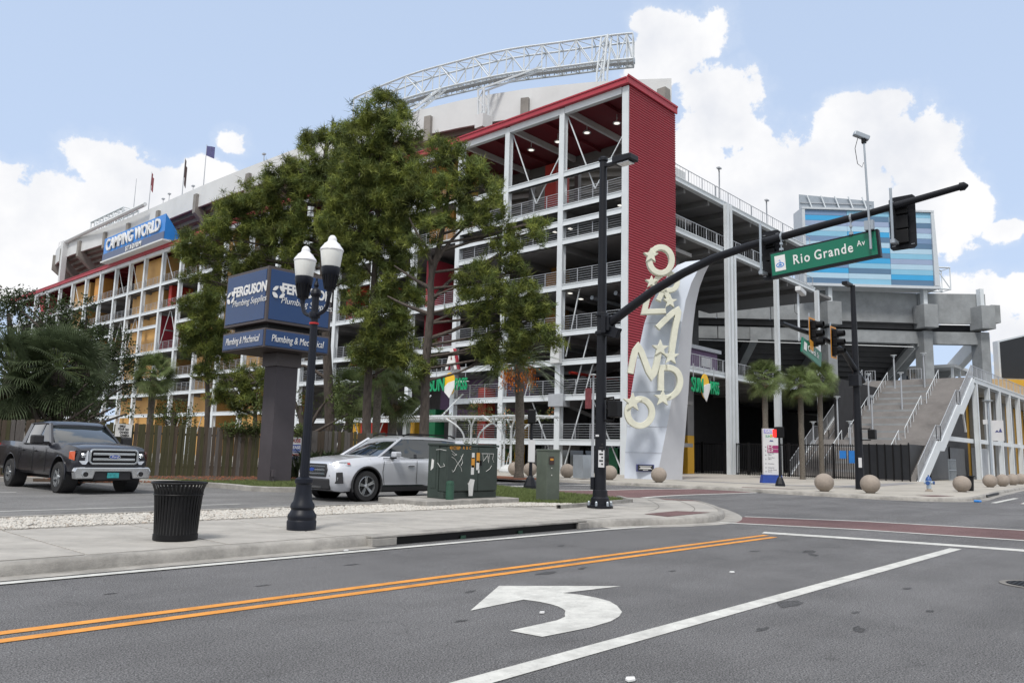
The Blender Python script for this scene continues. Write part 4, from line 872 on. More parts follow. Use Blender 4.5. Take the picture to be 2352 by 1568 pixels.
# stepped underside falling away from the ring towards the field
prof = []; a_, z_ = -1.0, 20.0
while z_ > 8.3:
    prof.append((-a_, z_)); a_ += 1.05; prof.append((-a_, z_)); z_ -= .62
rp = [(80, 68), (84.0, 63.6), (86.5, 60.5), (90.4, 55.0), (94.9, 49.6), (99.7, 44.2), (104.1, 39.1), (108.6, 34.4), (112.4, 30.5), (114.6, 28.3)]
d_ = Vector((rp[-1][0]-rp[0][0], rp[-1][1]-rp[0][1])).normalized()
m = MB(); m.sweep(rp, prof); m.build('seating_underside', 'concrete_shaded', EB)  # underside takes the darker concrete, its shade painted in
def erak(x, y, L=22, mat='concrete'):
    o = Vector((.72, .69, 0)).normalized(); m = MB(); nrm = o.cross(Vector((0, 0, 1)))
    m.prism([(-.5, 19), (-.5, 17), (L, 5.6), (L, 7.4)], Vector((x, y, 0))-nrm*.5, o, Vector((0, 0, 1)), 1.0); m.build('raker', mat, EB)
erak(91.5, 53.2); erak(104.5, 38.8); erak(113.4, 29.6); erak(118.7, 24.0, 22, 'white_panel'); erak(98, 46)
m = MB(); m.beam((113.4, 30, 17.2), (128, 44, 7.5), .8, 1.0); m.build('raker', 'white_panel', EB)
# concourse slab, its back wall and rooms behind the piers
m = MB(); m.box(85.6, 150, 17.8, 62, 9.2, 9.9); m.build('concourse_slab', 'concrete', EB)
m = MB(); m.box(112, 117, 40, 41, 9.9, 13); m.build('concourse_room', 'concrete', EB)
m = MB(); m.box(119, 150, 33, 33.6, 9.9, 14.6); m.build('concourse_room', 'rail_steel', EB)
m = MB(); m.box(117.8, 131, 26.5, 33, 14.6, 15.0); m.build('concourse_roof', 'white_panel', EB)
for x in (118.2, 122, 126, 130.4): m = MB(); m.box(x, x+.3, 26.8, 27.1, 9.9, 14.6); m.build('column', 'white_steel', EB)
m = MB(); m.box(119.2, 128, 32.8, 32.98, 10.4, 13.8); m.build('shop_glazing', 'blue_glass', EB)
m = MB(); m.box(80, 150, 52, 52.6, .1, 9.2); m.build('lower_wall', 'interior_shade', EB)
# small lamps and cable trays
m = MB(); m.beam((90, 52, 16.9), (112, 30, 16.9), .1, .1); m.build('conduit', 'white_panel', EB)
q0 = onY(*rgc(1920, 350, 1540, 1380), 27); q1 = onY(*rgc(1920, 350, 1710, 1275), 27)
truss('light_truss', 'little white floodlight frame rising behind the right end of the striped blue board', [(q0[0]+6+k*1.6, 34-k*1.5) for k in range(5)], q1[2]+2.2, 3.2, 2, None, r=.1, lamps_=False)

# ------------------------------------------------------------------ scoreboard back with blue stripes
SB = thing('scoreboard', 'large scoreboard back clad in light and dark blue horizontal stripes on white posts', 'scoreboard', (102, 40, 24.5))
a, b = Vector((101.0, 39.65, 0)), Vector((112.6, 27.2, 0)); dd = (b-a).normalized(); oo = Vector((-dd.y, dd.x, 0)); oo = oo if oo.x > 0 else -oo; Wd = (b-a).length; zb, zt = 24.95, 35.0
up = Vector((0, 0, 1))
fr = [(-.4, zb-.35), (Wd+.75, zb-.35), (Wd+.35, zt+.3), (-.4, zt+.3)]
m = MB(); m.prism(fr, a+oo*3.2, dd, up, 2.9); m.build('case', 'sb_frame', SB)
m = MB(); m.prism([(-.45, zb-.4), (Wd+.8, zb-.4), (Wd+.8, zb-.05), (-.45, zb-.05)], a+oo*.35, dd, up, .42); m.build('frame', 'sb_frame', SB)
m = MB(); m.prism([(-.45, zt+.05), (Wd+.4, zt+.05), (Wd+.4, zt+.32), (-.45, zt+.32)], a+oo*.35, dd, up, .42); m.build('frame', 'sb_frame', SB)
m = MB(); m.prism([(-.45, zb), (-.06, zb), (-.06, zt), (-.45, zt)], a+oo*.35, dd, up, .42); m.build('frame', 'sb_frame', SB)
m = MB(); m.prism([(Wd+.05, zb), (Wd+.75, zb), (Wd+.38, zt), (Wd-.02, zt)], a+oo*.35, dd, up, .42); m.build('frame', 'sb_frame', SB)
pats = [[1,2,5,4,3,1,4,3,2,0,1,2,4,0], [3,0,5,4,2,0,4,2,0,2,3,0,4][:13]+[3], [3,4,0,5,4,1,0,4,3,5,4,3,2,0]]
nrow = 14; ch = (zt-zb)/nrow
for c3 in range(3):
    for k in range(nrow):
        z0 = zt-(k+1)*ch; w0, w1 = Wd*c3/3, Wd*(c3+1)/3
        m = MB(); m.prism([(w0+.02, z0+.012), (w1-.02, z0+.012), (w1-.02, z0+ch-.012), (w0+.02, z0+ch-.012)], a+oo*.30, dd, up, .14); m.build('panel', 'stripe_tone_%d' % pats[c3][k], SB)
# upper sloping frame behind
m = MB(); m.prism([(.2, zt+.3), (Wd*.62, zt+.3), (Wd*.62, zt+2.2), (.2, zt+2.9)], a+oo*2.6, dd, up, .15); m.build('rear_screen', 'galv', SB)
for k in range(5): m = MB(); c0 = a+dd*(1.2+k*1.9)+oo*2.2; m.beam(c0+up*(zt+.2)+dd*.9, c0+up*(zt+2.7), .14, .14); m.build('strut', 'white_steel', SB)
for z in (zt+.9, zt+1.7): m = MB(); m.beam(a+dd*.3+oo*2.35+up*z, a+dd*(Wd*.6)+oo*2.35+up*z, .1, .12); m.build('rail_bar', 'rail_steel', SB)

# ------------------------------------------------------------------ grand staircase
GS = thing('grand_staircase', 'wide grey concrete staircase climbing to the concourse between metal railings', 'staircase', (75, 23, .15))
XS, YL_, YR_ = 65.2, 28.0, 17.75
XT, ZT = 85.4, 9.9; NS = 56; lands = {18: 1.3, 38: 1.3}
xs = []; x = XS+1.0; z = .15; run = (XT-x-2.6)/NS; rise = (ZT-z)/NS; lines = [(x, z)]; bounds = [(x, z)]
for k in range(NS):
    m = MB(); m.box(x, x+run+lands.get(k, 0)+.04, YR_+.25, YL_-.2, z-.30, z+rise) if k else m.box(x, x+run+.04, YR_+.25, YL_-.2, z, z+rise); m.build('step', 'stair', GS)
    z += rise; x += run; bounds.append((x, z))
    if k in lands: x += lands[k]; bounds.append((x, z))
m = MB(); m.box(x-.02, XT+.3, YR_+.25, YL_-.2, ZT-.4, ZT-.002); m.build('top_landing', 'stair', GS)
def zat(X):
    for (x0, z0), (x1, z1) in zip(bounds, bounds[1:]):
        if x0 <= X <= x1: return z0+(z1-z0)*(X-x0)/max(x1-x0, 1e-6)
    return ZT if X > XT-1 else .15
keys = [bounds[0], (bounds[19][0], bounds[19][1]), (bounds[20][0], bounds[20][1]), (bounds[40][0], bounds[40][1]), (bounds[41][0], bounds[41][1]), (XT, ZT)]
def stringer(y, th, name='stringer'):
    pl = [(p[0]-.1, p[1]-.05) for p in keys]+[(p[0]+.55, p[1]-.85) for p in reversed(keys)]
    m = MB(); m.prism(pl, (0, y+th, 0), (1, 0, 0), (0, 0, 1), th); m.build(name, 'white_steel', GS)
    pl = [(p[0]-.1, p[1]+.06) for p in keys]+[(p[0]+.0, p[1]-.06) for p in reversed(keys)]
stringer(YR_-.05, .22); stringer(YL_-.15, .22)
def slope_rail(y, pts, h=1.1, step=.3, w=.018, panel=False, lo=0):
    for (p, q) in zip(pts, pts[1:]):
        P, Q = Vector((p[0], y, p[1]+lo)), Vector((q[0], y, q[1]+lo)); vrail(GS, P, Q, h, step, 'rail_steel', w=w)
slope_rail(YR_+.06, keys, 1.25, .14); slope_rail(YL_-.04, keys, 1.25, .20)
slope_rail(YL_-.9, keys, .9, 1.3)
def handrail(y):
    for (p, q) in zip(keys, keys[1:]):
        P, Q = Vector((p[0], y, p[1])), Vector((q[0], y, q[1]))
        if (Q-P).length < 2: continue
        P, Q = P.lerp(Q, .04), P.lerp(Q, .96); m = MB(); m.tube([P+up*.0, P+up*.95, Q+up*.95, Q+up*.0], .028, 6)
        for k in range(1, 6): c = P.lerp(Q, k/6); m.beam(c, c+up*.95, .035, .035, (1, 0, 0))
        m.build('handrail', 'white_steel', GS)
for y in (YL_-2.6, YR_+2.9): handrail(y)
for k in range(0, NS-2, 2):
    (xa, za), (xb, zb_) = bounds[k+(k > 18)+(k > 38)], bounds[min(len(bounds)-1, k+2+(k+2 > 18)+(k+2 > 38))]
    m = MB(); m.box(xa+.03, xb+.05, YR_+3.15, YL_-2.85, za-.02, zb_+.012); m.build('seat_tier', 'concrete' if k % 4 else 'stair', GS)
# landing rails at the top
vrail(GS, (XT+.4, YL_-4.6, ZT), (XT+.4, YR_+4.6, ZT), 1.15, .25); vrail(GS, (XT+.4, YL_-.2, ZT), (XT+.4, YL_-1.2, ZT), 1.15, .25)
m = MB(); m.box(XT+.3, XT+.7, YR_+4.6, YL_-4.6, ZT-.4, ZT+.0); m.build('landing_kerb', 'concrete', GS)
# lamps on the stair
def stair_lamp(px_, ptop, pbot, lb):
    X = None
    for Xc in np.arange(XS-.5, XT+6, .05):
        q = onX(px_, pbot, Xc)
        if q[2] <= zat(Xc): X = Xc; break
    if X is None: X = XT+2
    q = onX(px_, pbot, X); t_ = onX(px_, ptop, X); b = (X, q[1], max(.15, zat(X)-.05))
    t = thing('stair_lamp', lb, 'lamp', b, 0, 'slender disc lamps on the grand staircase'); H = t_[2]-b[2]
    m = MB(); m.tube([(0, 0, 0), (0, 0, H-.15)], [.09, .07], 8); m.lathe([(.18, 0), (.18, .06), (.09, .1)], (0, 0, 0), 10); m.build('pole', 'rail_steel', t, local=True)
    m = MB(); m.lathe([(.08, -.2), (.13, -.15), (.13, -.04), (.30, 0), (.30, .03)], (0, 0, H), 14); m.build('lamp_head', 'white_steel', t, local=True)
s6 = lambda x, y: rgc(1920, 700, x, y)
for (x, yt, yb, lb) in ((418, 1300, 1500, 'stair lamp lowest on the left, near the left railing'), (645, 1070, 1465, 'tall stair lamp left of the black mast pole, in the lower half of the steps'), (930, 860, 1215, 'stair lamp just right of the black mast pole near the top of the steps'),
                        (962, 1062, 1420, 'stair lamp close beside the black mast pole in the middle of the steps'), (757, 1295, 1520, 'short looking stair lamp behind the black gate, left of the mast pole'), (1165, 690, 1000, 'stair lamp on the upper landing in front of the grey pier'),
                        (1232, 850, 1210, 'stair lamp standing alone high on the right half of the steps'), (1440, 670, 1000, 'stair lamp overlapping the heavy concrete pier on the landing')):
    stair_lamp(s6(x, 0)[0], s6(0, yt)[1], s6(0, yb)[1], lb)

# ------------------------------------------------------------------ right wing along the concourse
RW = thing('concourse_wing', 'white framed lower wing with yellow wall running off right of the staircase', 'building', (95, 18, 0))
m = MB(); m.box(XT+.3, 150, YR_-.1, YR_+.35, ZT-.5, ZT); m.box(XT+.3, 150, YR_-.18, YR_+.4, ZT-.08, ZT+.02); m.build('edge_beam', 'white_steel', RW)
m = MB(); m.box(86.5, 150, YR_, YR_+.3, 3.6, 4.0); m.build('edge_beam', 'white_steel', RW)
m = MB(); m.box(73.5, 86.4, YR_+.4, YR_+.7, 3.6, 4.0); m.build('edge_beam', 'white_steel', RW)
for i in range(12):
    x = 86.3+i*5.2; m = MB(); m.box(x, x+.32, YR_-.12, YR_+.3, .15, ZT-.55); m.box(x-.05, x+.37, YR_-.16, YR_-.11, .15, ZT-.55); m.build('column', 'white_steel', RW)
for k in range(4): vrail(RW, (XT+.5+k*12, YR_+.1, ZT), (XT+12.3+k*12, YR_+.1, ZT), 1.2, .3, w=.02)
for x in (77.5, 78.6): m = MB(); m.box(x, x+.4, YR_+1, YR_+1.4, .15, 3.9); m.build('column', 'white_steel', RW)
m = MB(); m.box(96, 150, YR_+3, YR_+3.4, .15, 9.1); m.build('yellow_wall', 'yellow_deep', RW); m = MB(); m.box(87.6, 95.9, YR_+3, YR_+3.4, .15, 9.1); m.build('shade_backing', 'concrete_shaded', RW)  # dark sheet added for the shade between stringer and yellow wall
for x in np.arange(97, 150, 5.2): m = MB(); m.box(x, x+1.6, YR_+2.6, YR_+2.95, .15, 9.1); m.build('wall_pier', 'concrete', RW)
m = MB(); m.box(72, 87.5, YR_+8, YR_+8.4, .15, 9.0); m.build('shade_backing', 'interior_shade', RW)  # near-black sheet added for the shaded open space under the stairs
m = MB(); m.box(88, 96, YR_+.6, YR_+1, .15, 3.2); m.build('shop_front', 'rail_steel', RW)
q = ond(2246, 869, 124); e_ = Vector((_r0[0], _r0[1], 0)); n_y = Vector((cf[0], cf[1], 0)).normalized(); m = MB(); m.prism([(0, 9.0), (30, 9.0), (30, q[2]), (0, q[2])], (q[0], q[1], 0), e_, (0, 0, 1), .01); m = MB(); m.prism([(0, 5.0), (30, 5.0), (30, q[2]), (0, q[2])], Vector((q[0], q[1], 0))+n_y*6, e_, (0, 0, 1), 6); yb = m.build('yellow_building', 'yellow_deep'); tag(yb, 'deep yellow upper wall beyond the concourse railing at the right edge', 'building')
m = MB(); m.tube([(83, YR_+.5, 8.8), (83.2, YR_+.5, 6), (83.8, YR_+.5, 4.6)], .12, 6); m.build('drain_pipe', 'white_panel', RW)

# video board at right edge
vb = thing('video_board', 'black video board back in white frame with dark letters on its top edge', 'video board', (132, 24, 14.5))
d0 = 128.0
tl, tr, bl, br = ond(*s6(2120, 565), d0), ond(*s6(2500, 470), d0), ond(*s6(2145, 905), d0), ond(*s6(2500, 880), d0)
Zt, Zb = tl[2], bl[2]; P0 = Vector((tl[0], tl[1], 0)); P1 = Vector((tr[0], tr[1], 0)); dv = (P1-P0).normalized(); dn = Vector((-dv.y, dv.x, 0)); dn = dn if dn.dot(Vector(cf)) > 0 else -dn; Lw = (P1-P0).length
m = MB(); m.prism([(-.2, Zb-.3), (Lw, Zb-.3), (Lw, Zt+1.9), (-.2, Zt+.15)], P0+dn*1.5, dv, up, 1.45); m.build('case', 'sb_frame', vb)
m = MB(); m.prism([(.1, Zb), (Lw-.2, Zb), (Lw-.2, Zt+1.6), (.1, Zt-.05)], P0+dn*.03, dv, up, .1); m.build('screen', 'screen_black', vb)
text('lettering', 'MAS', 'letter_dark', vb, P0+dv*6.6+up*(Zt+2.9)-dn*.2, dv+up*.12, up, 4.0, .3, .25, 1.0, align='LEFT', bold=.06).location += Vector((0, 0, 0))
m = MB(); m.prism([(4.2, Zt+.9), (Lw+1.5, Zt+2.3), (Lw+1.5, Zt+2.5), (4.2, Zt+1.1)], P0-dn*.1, dv, up, .3); m.build('letter_bar', 'letter_white', vb)
for k in range(4): m = MB(); c = P0+dv*(1.5+k*3); m.box(c.x-.2, c.x+.2, c.y-.2, c.y+.2, 9.9, Zb-.3); m.build('post', 'white_steel', vb)
# ================================================================== street furniture
def zof(px_, py_, X, Y):  # height of a sight line over a known plan point
    D = (X*math.cos(YAW)+Y*math.sin(YAW)); q = ray(px_, py_); return EYE+q[2]*(math.hypot(X, Y)/math.hypot(q[0], q[1]))
# near litter bin: round, vertical steel slats, flared rim
bx, by = 5.20, 11.15; zt = zof(410, 1108, bx, by); Hb = zt-.155
tb = thing('litter_bin', 'round black slatted steel litter bin with flared rim on the near pavement', 'litter bin', (bx, by, .155))
m = MB()
for k in range(40):
    a = 6.28319*k/40; ca, sa = math.cos(a), math.sin(a); pr_ = [(.285, .07), (.305, .45), (.315, Hb*.72), (.328, Hb*.88), (.362, Hb*.99)]
    for (r0, z0), (r1, z1) in zip(pr_, pr_[1:]): m.beam((r0*ca, r0*sa, z0), (r1*ca, r1*sa, z1), .028, .008, (ca, sa, 0))
m.build('slat', 'black_metal', tb, local=True, kind='stuff')
m = MB(); m.lathe([(.28, 0), (.30, .02), (.30, .09), (.28, .1)], (0, 0, 0), 32); m.build('base_ring', 'black_metal', tb, local=True, smooth=True)
m = MB(); m.lathe([(.29, .08), (.295, Hb*.7), (.285, Hb*.92), (.275, Hb*.92), (.285, Hb*.7), (.28, .1)], (0, 0, 0), 32); m.build('liner', 'black_rubber', tb, local=True, smooth=True)
m = MB(); m.tube([((.365)*math.cos(a), .365*math.sin(a), Hb) for a in np.linspace(0, 6.283, 41)], .016, 8); m.build('rim', 'black_metal', tb, local=True, smooth=True)
m = MB(); m.tube([((.326)*math.cos(a), .326*math.sin(a), Hb*.8) for a in np.linspace(0, 6.283, 41)], .010, 6); m.build('band', 'black_metal', tb, local=True, smooth=True)
# twin globe lamp
lx, ly = 7.43, 11.42; Z = lambda y: zof(724, y, lx, ly)-.155
lp = thing('street_lamp', 'navy cast iron street lamp with two white acorn globes on the near pavement', 'street lamp', (lx, ly, .155))
m = MB(); m.lathe([(.235, 0), (.24, .14), (.225, .17), (.235, .21), (.23, .25), (.20, .29), (.18, .33), (.20, .37), (.19, .42), (.155, .47), (.135, .60), (.125, .74), (.15, .77), (.15, .83), (.09, .86)], (0, 0, 0), 32); m.build('base', 'navy_metal', lp, local=True, smooth=True)
ztop = Z(668); nfl = 12; m = MB()
def flut(z): 
    w = .083-.022*z/ztop; out = []
    for k in range(nfl*2): a = 6.28319*k/(nfl*2); rr = w*(1 if k % 2 else .93); out.append((rr*math.cos(a), rr*math.sin(a), z))
    return out
v0, v1 = flut(.8), flut(ztop); n2 = nfl*2; m.add(v0+v1, [(k, (k+1) % n2, (k+1) % n2+n2, k+n2) for k in range(n2)]); m.build('post', 'navy_metal', lp, local=True)
m = MB(); m.lathe([(.075, ztop-.1), (.095, ztop-.06), (.085, ztop), (.06, ztop+.03), (.03, ztop+.06), (.045, ztop+.1), (.03, ztop+.15), (.015, ztop+.19), (.02, ztop+.21), (.004, ztop+.24)], (0, 0, 0), 16); m.build('finial', 'navy_metal', lp, local=True, smooth=True)
zc = ztop-.42
m = MB(); m.lathe([(.09, zc-.05), (.10, zc), (.09, zc+.05)], (0, 0, 0), 16); m.build('collar', 'navy_metal', lp, local=True, smooth=True)
zr = Z(745); m = MB(); m.lathe([(.080, zr), (.081, zr+.03)], (0, 0, 0), 24); m.build('red_tape', 'tape_red', lp, local=True)
for sgn in (-1, 1):
    e = sgn*.40; zg = zc+.22+(.12 if sgn < 0 else .06)
    pts = [(0, 0, zc), (0, e*.5, zc+.02), (0, e*.85, zc+.10), (0, e, zg-.02)]
    m = MB(); m.tube(spline(pts, 5), .034, 8); am = m.build('arm', 'navy_metal', lp, local=True, smooth=True)
    m = MB(); m.lathe([(.012, zg-.15), (.03, zg-.08), (.045, zg), (.04, zg+.02), (.075, zg+.06), (.10, zg+.10), (.13, zg+.30), (.145, zg+.32), (.15, zg+.36), (.16, zg+.40), (.155, zg+.44)], (0, e, 0), 20); m.build('lamp_cup', 'navy_metal', lp, local=True, smooth=True)
    m = MB()
    for k in range(16): a = k*.3927; m.beam((.088*math.cos(a), e+.088*math.sin(a), zg+.06), (.137*math.cos(a), e+.137*math.sin(a), zg+.30), .014, .012)
    m.build('cup_fluting', 'black_metal', lp, local=True, kind='stuff')
    g0 = zg+.44; m = MB(); m.lathe([(.145, g0), (.155, g0+.02), (.185, g0+.24), (.188, g0+.27)], (0, e, 0), 28); m.build('globe', 'glass_globe', lp, local=True, smooth=True)
    m = MB(); m.lathe([(.188, g0+.27), (.20, g0+.29), (.19, g0+.32), (.155, g0+.365), (.14, g0+.385), (.135, g0+.40), (.095, g0+.43), (.075, g0+.455), (.075, g0+.48), (.062, g0+.52), (.035, g0+.55), (.004, g0+.56)], (0, e, 0), 28); m.build('globe_cap', 'globe_cap', lp, local=True, smooth=True)
# traffic mast with arm, near
tx, ty = 16.84, 12.18
TM = thing('traffic_mast', 'black traffic mast with long curved arm and square street light beside the near corner', 'traffic mast', (tx, ty, .155))
zp = zof(1376, 368, tx, ty)
def pole8(m, z0, z1, r0, r1, c, n=12): m.lathe([(r0, z0), (r1, z1)], (c[0], c[1], 0), n)
m = MB(); pole8(m, .16, zp, .155, .098, (tx, ty)); m.build('pole', 'black_paint', TM, smooth=True)
m = MB(); m.lathe([(.34, .155), (.34, .21), (.25, .24), (.24, .40), (.20, .44), (.19, .60), (.165, .62)], (tx, ty, 0), 12)
m.build('base', 'black_paint', TM, smooth=True)
m = MB()
for k in range(6): a = k*1.047+.3; m.lathe([(.035, .16), (.035, .30), (.02, .33)], (tx+.29*math.cos(a), ty+.29*math.sin(a), 0), 6)
m.build('anchor_bolts', 'galv', TM, kind='stuff')
m = MB(); m.lathe([(.11, zp-.05), (.13, zp-.03), (.13, zp+.05), (.06, zp+.09)], (tx, ty, 0), 12); m.build('cap', 'black_paint', TM, smooth=True)
S_ = .9  # arm drops out of the sight lines at the mast's own X
ap_ = [onX(x, y, tx) for x, y in [(1400, 742), (1440, 712), (1500, 668), (1570, 627), (1640, 593), (1720, 565), (1800, 543), (1900, 515), (2000, 489), (2100, 460), (2207, 429)]]
ap_ = [Vector((tx, a[1], a[2])) for a in ap_]; ra_ = [.125-.062*k/10 for k in range(11)]
m = MB(); m.tube(ap_, ra_, 12); m.build('arm', 'black_paint', TM, smooth=True)
m = MB(); e = ap_[-1]; m.tube([e+Vector((0, .02, 0)), e-Vector((0, .06, 0)), e-Vector((0, .13, 0))], [.085, .085, .02], 12); m.build('arm_cap', 'black_paint', TM, smooth=True)
za = ap_[0][2]
m = MB(); m.box(tx-.19, tx+.19, ty-.25, ty-.10, za-.28, za+.22); m.box(tx-.16, tx+.16, ty-.34, ty-.25, za-.22, za+.16); m.prism([(-.1, 0), (-.62, -.16), (-.50, -.42), (-.1, -.30)], (tx+.08, ty, za-.02), (0, 1, 0), (0, 0, 1), -.16) ; m.build('arm_bracket', 'black_paint', TM, bevel=.02)
m = MB(); m.lathe([(.17, za-.30), (.18, za-.28), (.18, za-.22), (.17, za-.20)], (tx, ty, 0), 12); m.build('band', 'black_paint', TM); m = MB(); m.lathe([(.17, za+.2), (.175, za+.22), (.175, za+.28), (.16, za+.3)], (tx, ty, 0), 12); m.build('band', 'black_paint', TM)
lh = onX(1410, 374, tx); m = MB(); m.box(tx-.06, tx+.06, ty-.42, ty-.08, lh[2]-.06, lh[2]+.02); la = m.build('lamp_arm', 'black_paint', TM)
m = MB(); m.prism([(-.42, -.12), (-1.02, -.10), (-1.02, .06), (-.42, .08)], (tx+.20, ty, lh[2]+.02), (0, 1, 0), (0, 0, 1), -.40); m.build('lamp_head', 'black_paint', TM, bevel=.02)
m = MB(); m.box(tx-.14, tx+.14, ty-.92, ty-.55, lh[2]-.125, lh[2]-.10); m.build('lamp_lens', 'lamp_glass', TM)
# small things on the pole
def toR(x, y): return rgc(1000, 850, x, y)
p = onX(*toR(1855, 1090), tx-.16); m = MB(); m.box(tx-.20, tx-.185, p[1]-.09, p[1]+.09, zof(*toR(1855, 1165), tx, ty), zof(*toR(1855, 1010), tx, ty)); pl = m.build('notice_plate', 'sign_white', TM)
m = MB(); z0 = zof(*toR(1855, 1160), tx, ty); m2 = []
for k in range(7): m.box(tx-.206, tx-.2005, p[1]-.06, p[1]+(.06 if k % 2 else -.005), z0+.05+k*.085, z0+.09+k*.085)
m.build('printed_symbols', 'text_black', pl, kind='stuff')
m = MB(); z0 = zof(*toR(1810, 885), tx, ty); m.box(tx-.17, tx-.155, ty-.06, ty+.04, z0, z0+.05); m.build('sticker', 'sign_white', TM)
# pedestrian signal hung on the near mast (seen from behind)
z1, z0 = zof(*toR(1950, 545), tx, ty), zof(*toR(1950, 730), tx, ty)
m = MB(); m.box(tx-.14, tx+.14, ty-.60, ty-.30, z0+.05, z1-.05); hs = m.build('walk_signal', 'black_metal', TM, bevel=.03)
m = MB(); m.tube([(tx, ty-.12, z1+.02), (tx, ty-.40, z1+.04), (tx, ty-.42, z1-.06)], .03, 6); m.tube([(tx, ty-.12, z0-.02), (tx, ty-.40, z0-.03), (tx, ty-.42, z0+.06)], .03, 6); m.build('bracket', 'black_metal', hs)
z0 = zof(*toR(1770, 1370), tx, ty); m = MB(); m.box(tx-.12, tx+.12, ty+.12, ty+.24, z0, z0+.32); m.build('hand_hole_box', 'black_paint', TM, bevel=.02)
# signal heads seen from the back, on the arm
def back_head(pxl, pxr, ptop, pbot, xpole, lb):
    a = onX(pxl, (ptop+pbot)/2, tx-.28); b = onX(pxr, (ptop+pbot)/2, tx-.28); zt_, zb_ = onX((pxl+pxr)/2, ptop, tx-.28)[2], onX((pxl+pxr)/2, pbot, tx-.28)[2]
    yc, w = (a[1]+b[1])/2, abs(a[1]-b[1]); zc_, h = (zt_+zb_)/2, zt_-zb_
    t = thing('traffic_signal', lb, 'traffic signal', (tx+.32, yc, zb_), 0, 'black signal heads seen from behind on the near arm')
    X = tx+.20
    m = MB(); pl = [(w/2-.05, -h/2), (w/2, -h/2+.05), (w/2, h/2-.05), (w/2-.05, h/2), (-w/2+.05, h/2), (-w/2, h/2-.05), (-w/2, -h/2+.05), (-w/2+.05, -h/2)]
    m.prism(pl, (X, yc, zc_), (0, -1, 0), (0, 0, 1), -.012); bp = m.build('backplate', 'black_paint', t)
    for sy in (-1, 1):
        for k, zz in enumerate((-.42, -.2, 0, .2, .42)):
            m = MB(); m.box(X-.016, X-.0125, yc+sy*w*.36-.035, yc+sy*w*.36+.035, zc_+zz*h-.004, zc_+zz*h+.004); m.build('louvre', 'rail_steel' if abs(zz) > .3 else 'black_rubber', bp)
    for k in range(3):
        zz = zc_+(k-1)*h*.27; m = MB(); m.box(X-.10, X-.013, yc-w*.24, yc+w*.24, zz-h*.125, zz+h*.125); m.build('signal_section', 'black_metal', t, bevel=.015)
        m = MB(); m.lathe([(w*.22, 0), (w*.22, .26), (w*.20, .26), (w*.20, .02)], (X+.03, yc, zz), 14, 'x'); m.build('visor', 'black_metal', t)
    yp = onX(xpole, ptop, tx)[1]; m = MB(); m.tube([(tx-.14, yp, zt_+.10), (tx-.14, yp, zb_+.14)], .028, 8); m.lathe([(.05, zb_+.08), (.05, zb_+.16)], (tx-.14, yp, 0), 8); m.box(tx-.16, X-.09, yp-.05, yp+.05, zb_+.1, zb_+.16); m.build('mount_tube', 'galv', t)
    m = MB(); m.tube([(tx-.12, yp, zc_+.4), (tx-.10, yp-.05, zc_+.1), (tx-.13, yp-.02, zc_-.2)], .012, 5); m.build('cable', 'black_metal', t)
back_head(1730, 1772, 519, 634, 1752, 'black traffic signal back behind the left end of the street name sign')
back_head(2026, 2088, 436, 562, 2050, 'black traffic signal back near the tip of the long arm')
# street name sign
a = onX(1770, 609, tx-.05); b = onX(2016, 556, tx-.05); h = onX(1770, 582, tx-.05)[2]-onX(1770, 636, tx-.05)[2]
rs = thing('street_name_sign', 'green street name sign Rio Grande Av hanging from the long traffic arm', 'sign', (tx-.05, (a[1]+b[1])/2, (a[2]+b[2])/2))
rr = Vector((0, b[1]-a[1], b[2]-a[2])); Ls = rr.length; rr.normalize(); uu = Vector((-1, 0, 0)).cross(rr)*1.0
if uu.z < 0: uu = -uu
O = Vector((tx-.05, a[1], a[2])); nn = rr.cross(uu)
def rect(m, x0, x1, y0, y1, off, d): m.prism([(x0, y0), (x1, y0), (x1, y1), (x0, y1)], O+nn*off, rr, uu, d)
m = MB(); rect(m, -.02, Ls+.02, -h/2-.03, h/2+.02, -.16, .14); m.build('sign_case', 'black_paint', rs, bevel=.01)
m = MB(); rect(m, .015, Ls-.025, -h/2+.02, h/2-.02, -.02, .008); m.build('sign_face', 'green_sign', rs)
m = MB(); rect(m, .10, .345, -h/2+.10, h/2-.09, -.012, .006); m.build('emblem_plate', 'letter_white', rs, bevel=.0)
c_ = O+rr*.222-uu*.04+nn*-.004
m = MB(); el = [(.095*math.cos(t_), .060*math.sin(t_)) for t_ in np.linspace(0, 6.283, 25)[:-1]]; ei = [(x*.78, y*.66) for x, y in el]
m.add([tuple(c_+rr*x+uu*y) for x, y in el]+[tuple(c_+rr*x+uu*y) for x, y in ei], [(k, (k+1) % 24, (k+1) % 24+24, k+24) for k in range(24)]); m.build('emblem_ring', 'blue_sign', rs)
m = MB(); m.prism([(-.05, -.018), (.05, -.018), (.03, .01), (0, .025), (-.03, .01)], c_, rr, uu, .003); m.prism([(-.004, .03), (.004, .03), (.004, .125), (-.004, .125)], c_, rr, uu, .003); m.prism([(-.03, .105), (.0, .105), (.0, .112), (-.03, .112)], c_, rr, uu, .003); m.prism([(.004, .075), (.028, .075), (.028, .082), (.004, .082)], c_, rr, uu, .003); m.build('emblem_fountain', 'blue_sign', rs, kind='stuff')
text('lettering', 'Rio', 'letter_white', rs, O+rr*(Ls*.22)-uu*.0+nn*-.008, rr, uu, h*.56, .003, 0, .80, align='LEFT', spacing=1.22, bold=.004)
text('lettering', 'Grande', 'letter_white', rs, O+rr*(Ls*.425)-uu*.0+nn*-.008, rr, uu, h*.56, .003, 0, .78, align='LEFT', spacing=1.18, bold=.004)
text('lettering', 'Av', 'letter_white', rs, O+rr*(Ls*.82)+uu*h*.10+nn*-.008, rr, uu, h*.32, .003, 0, .82, align='LEFT', spacing=1.1, bold=.001)
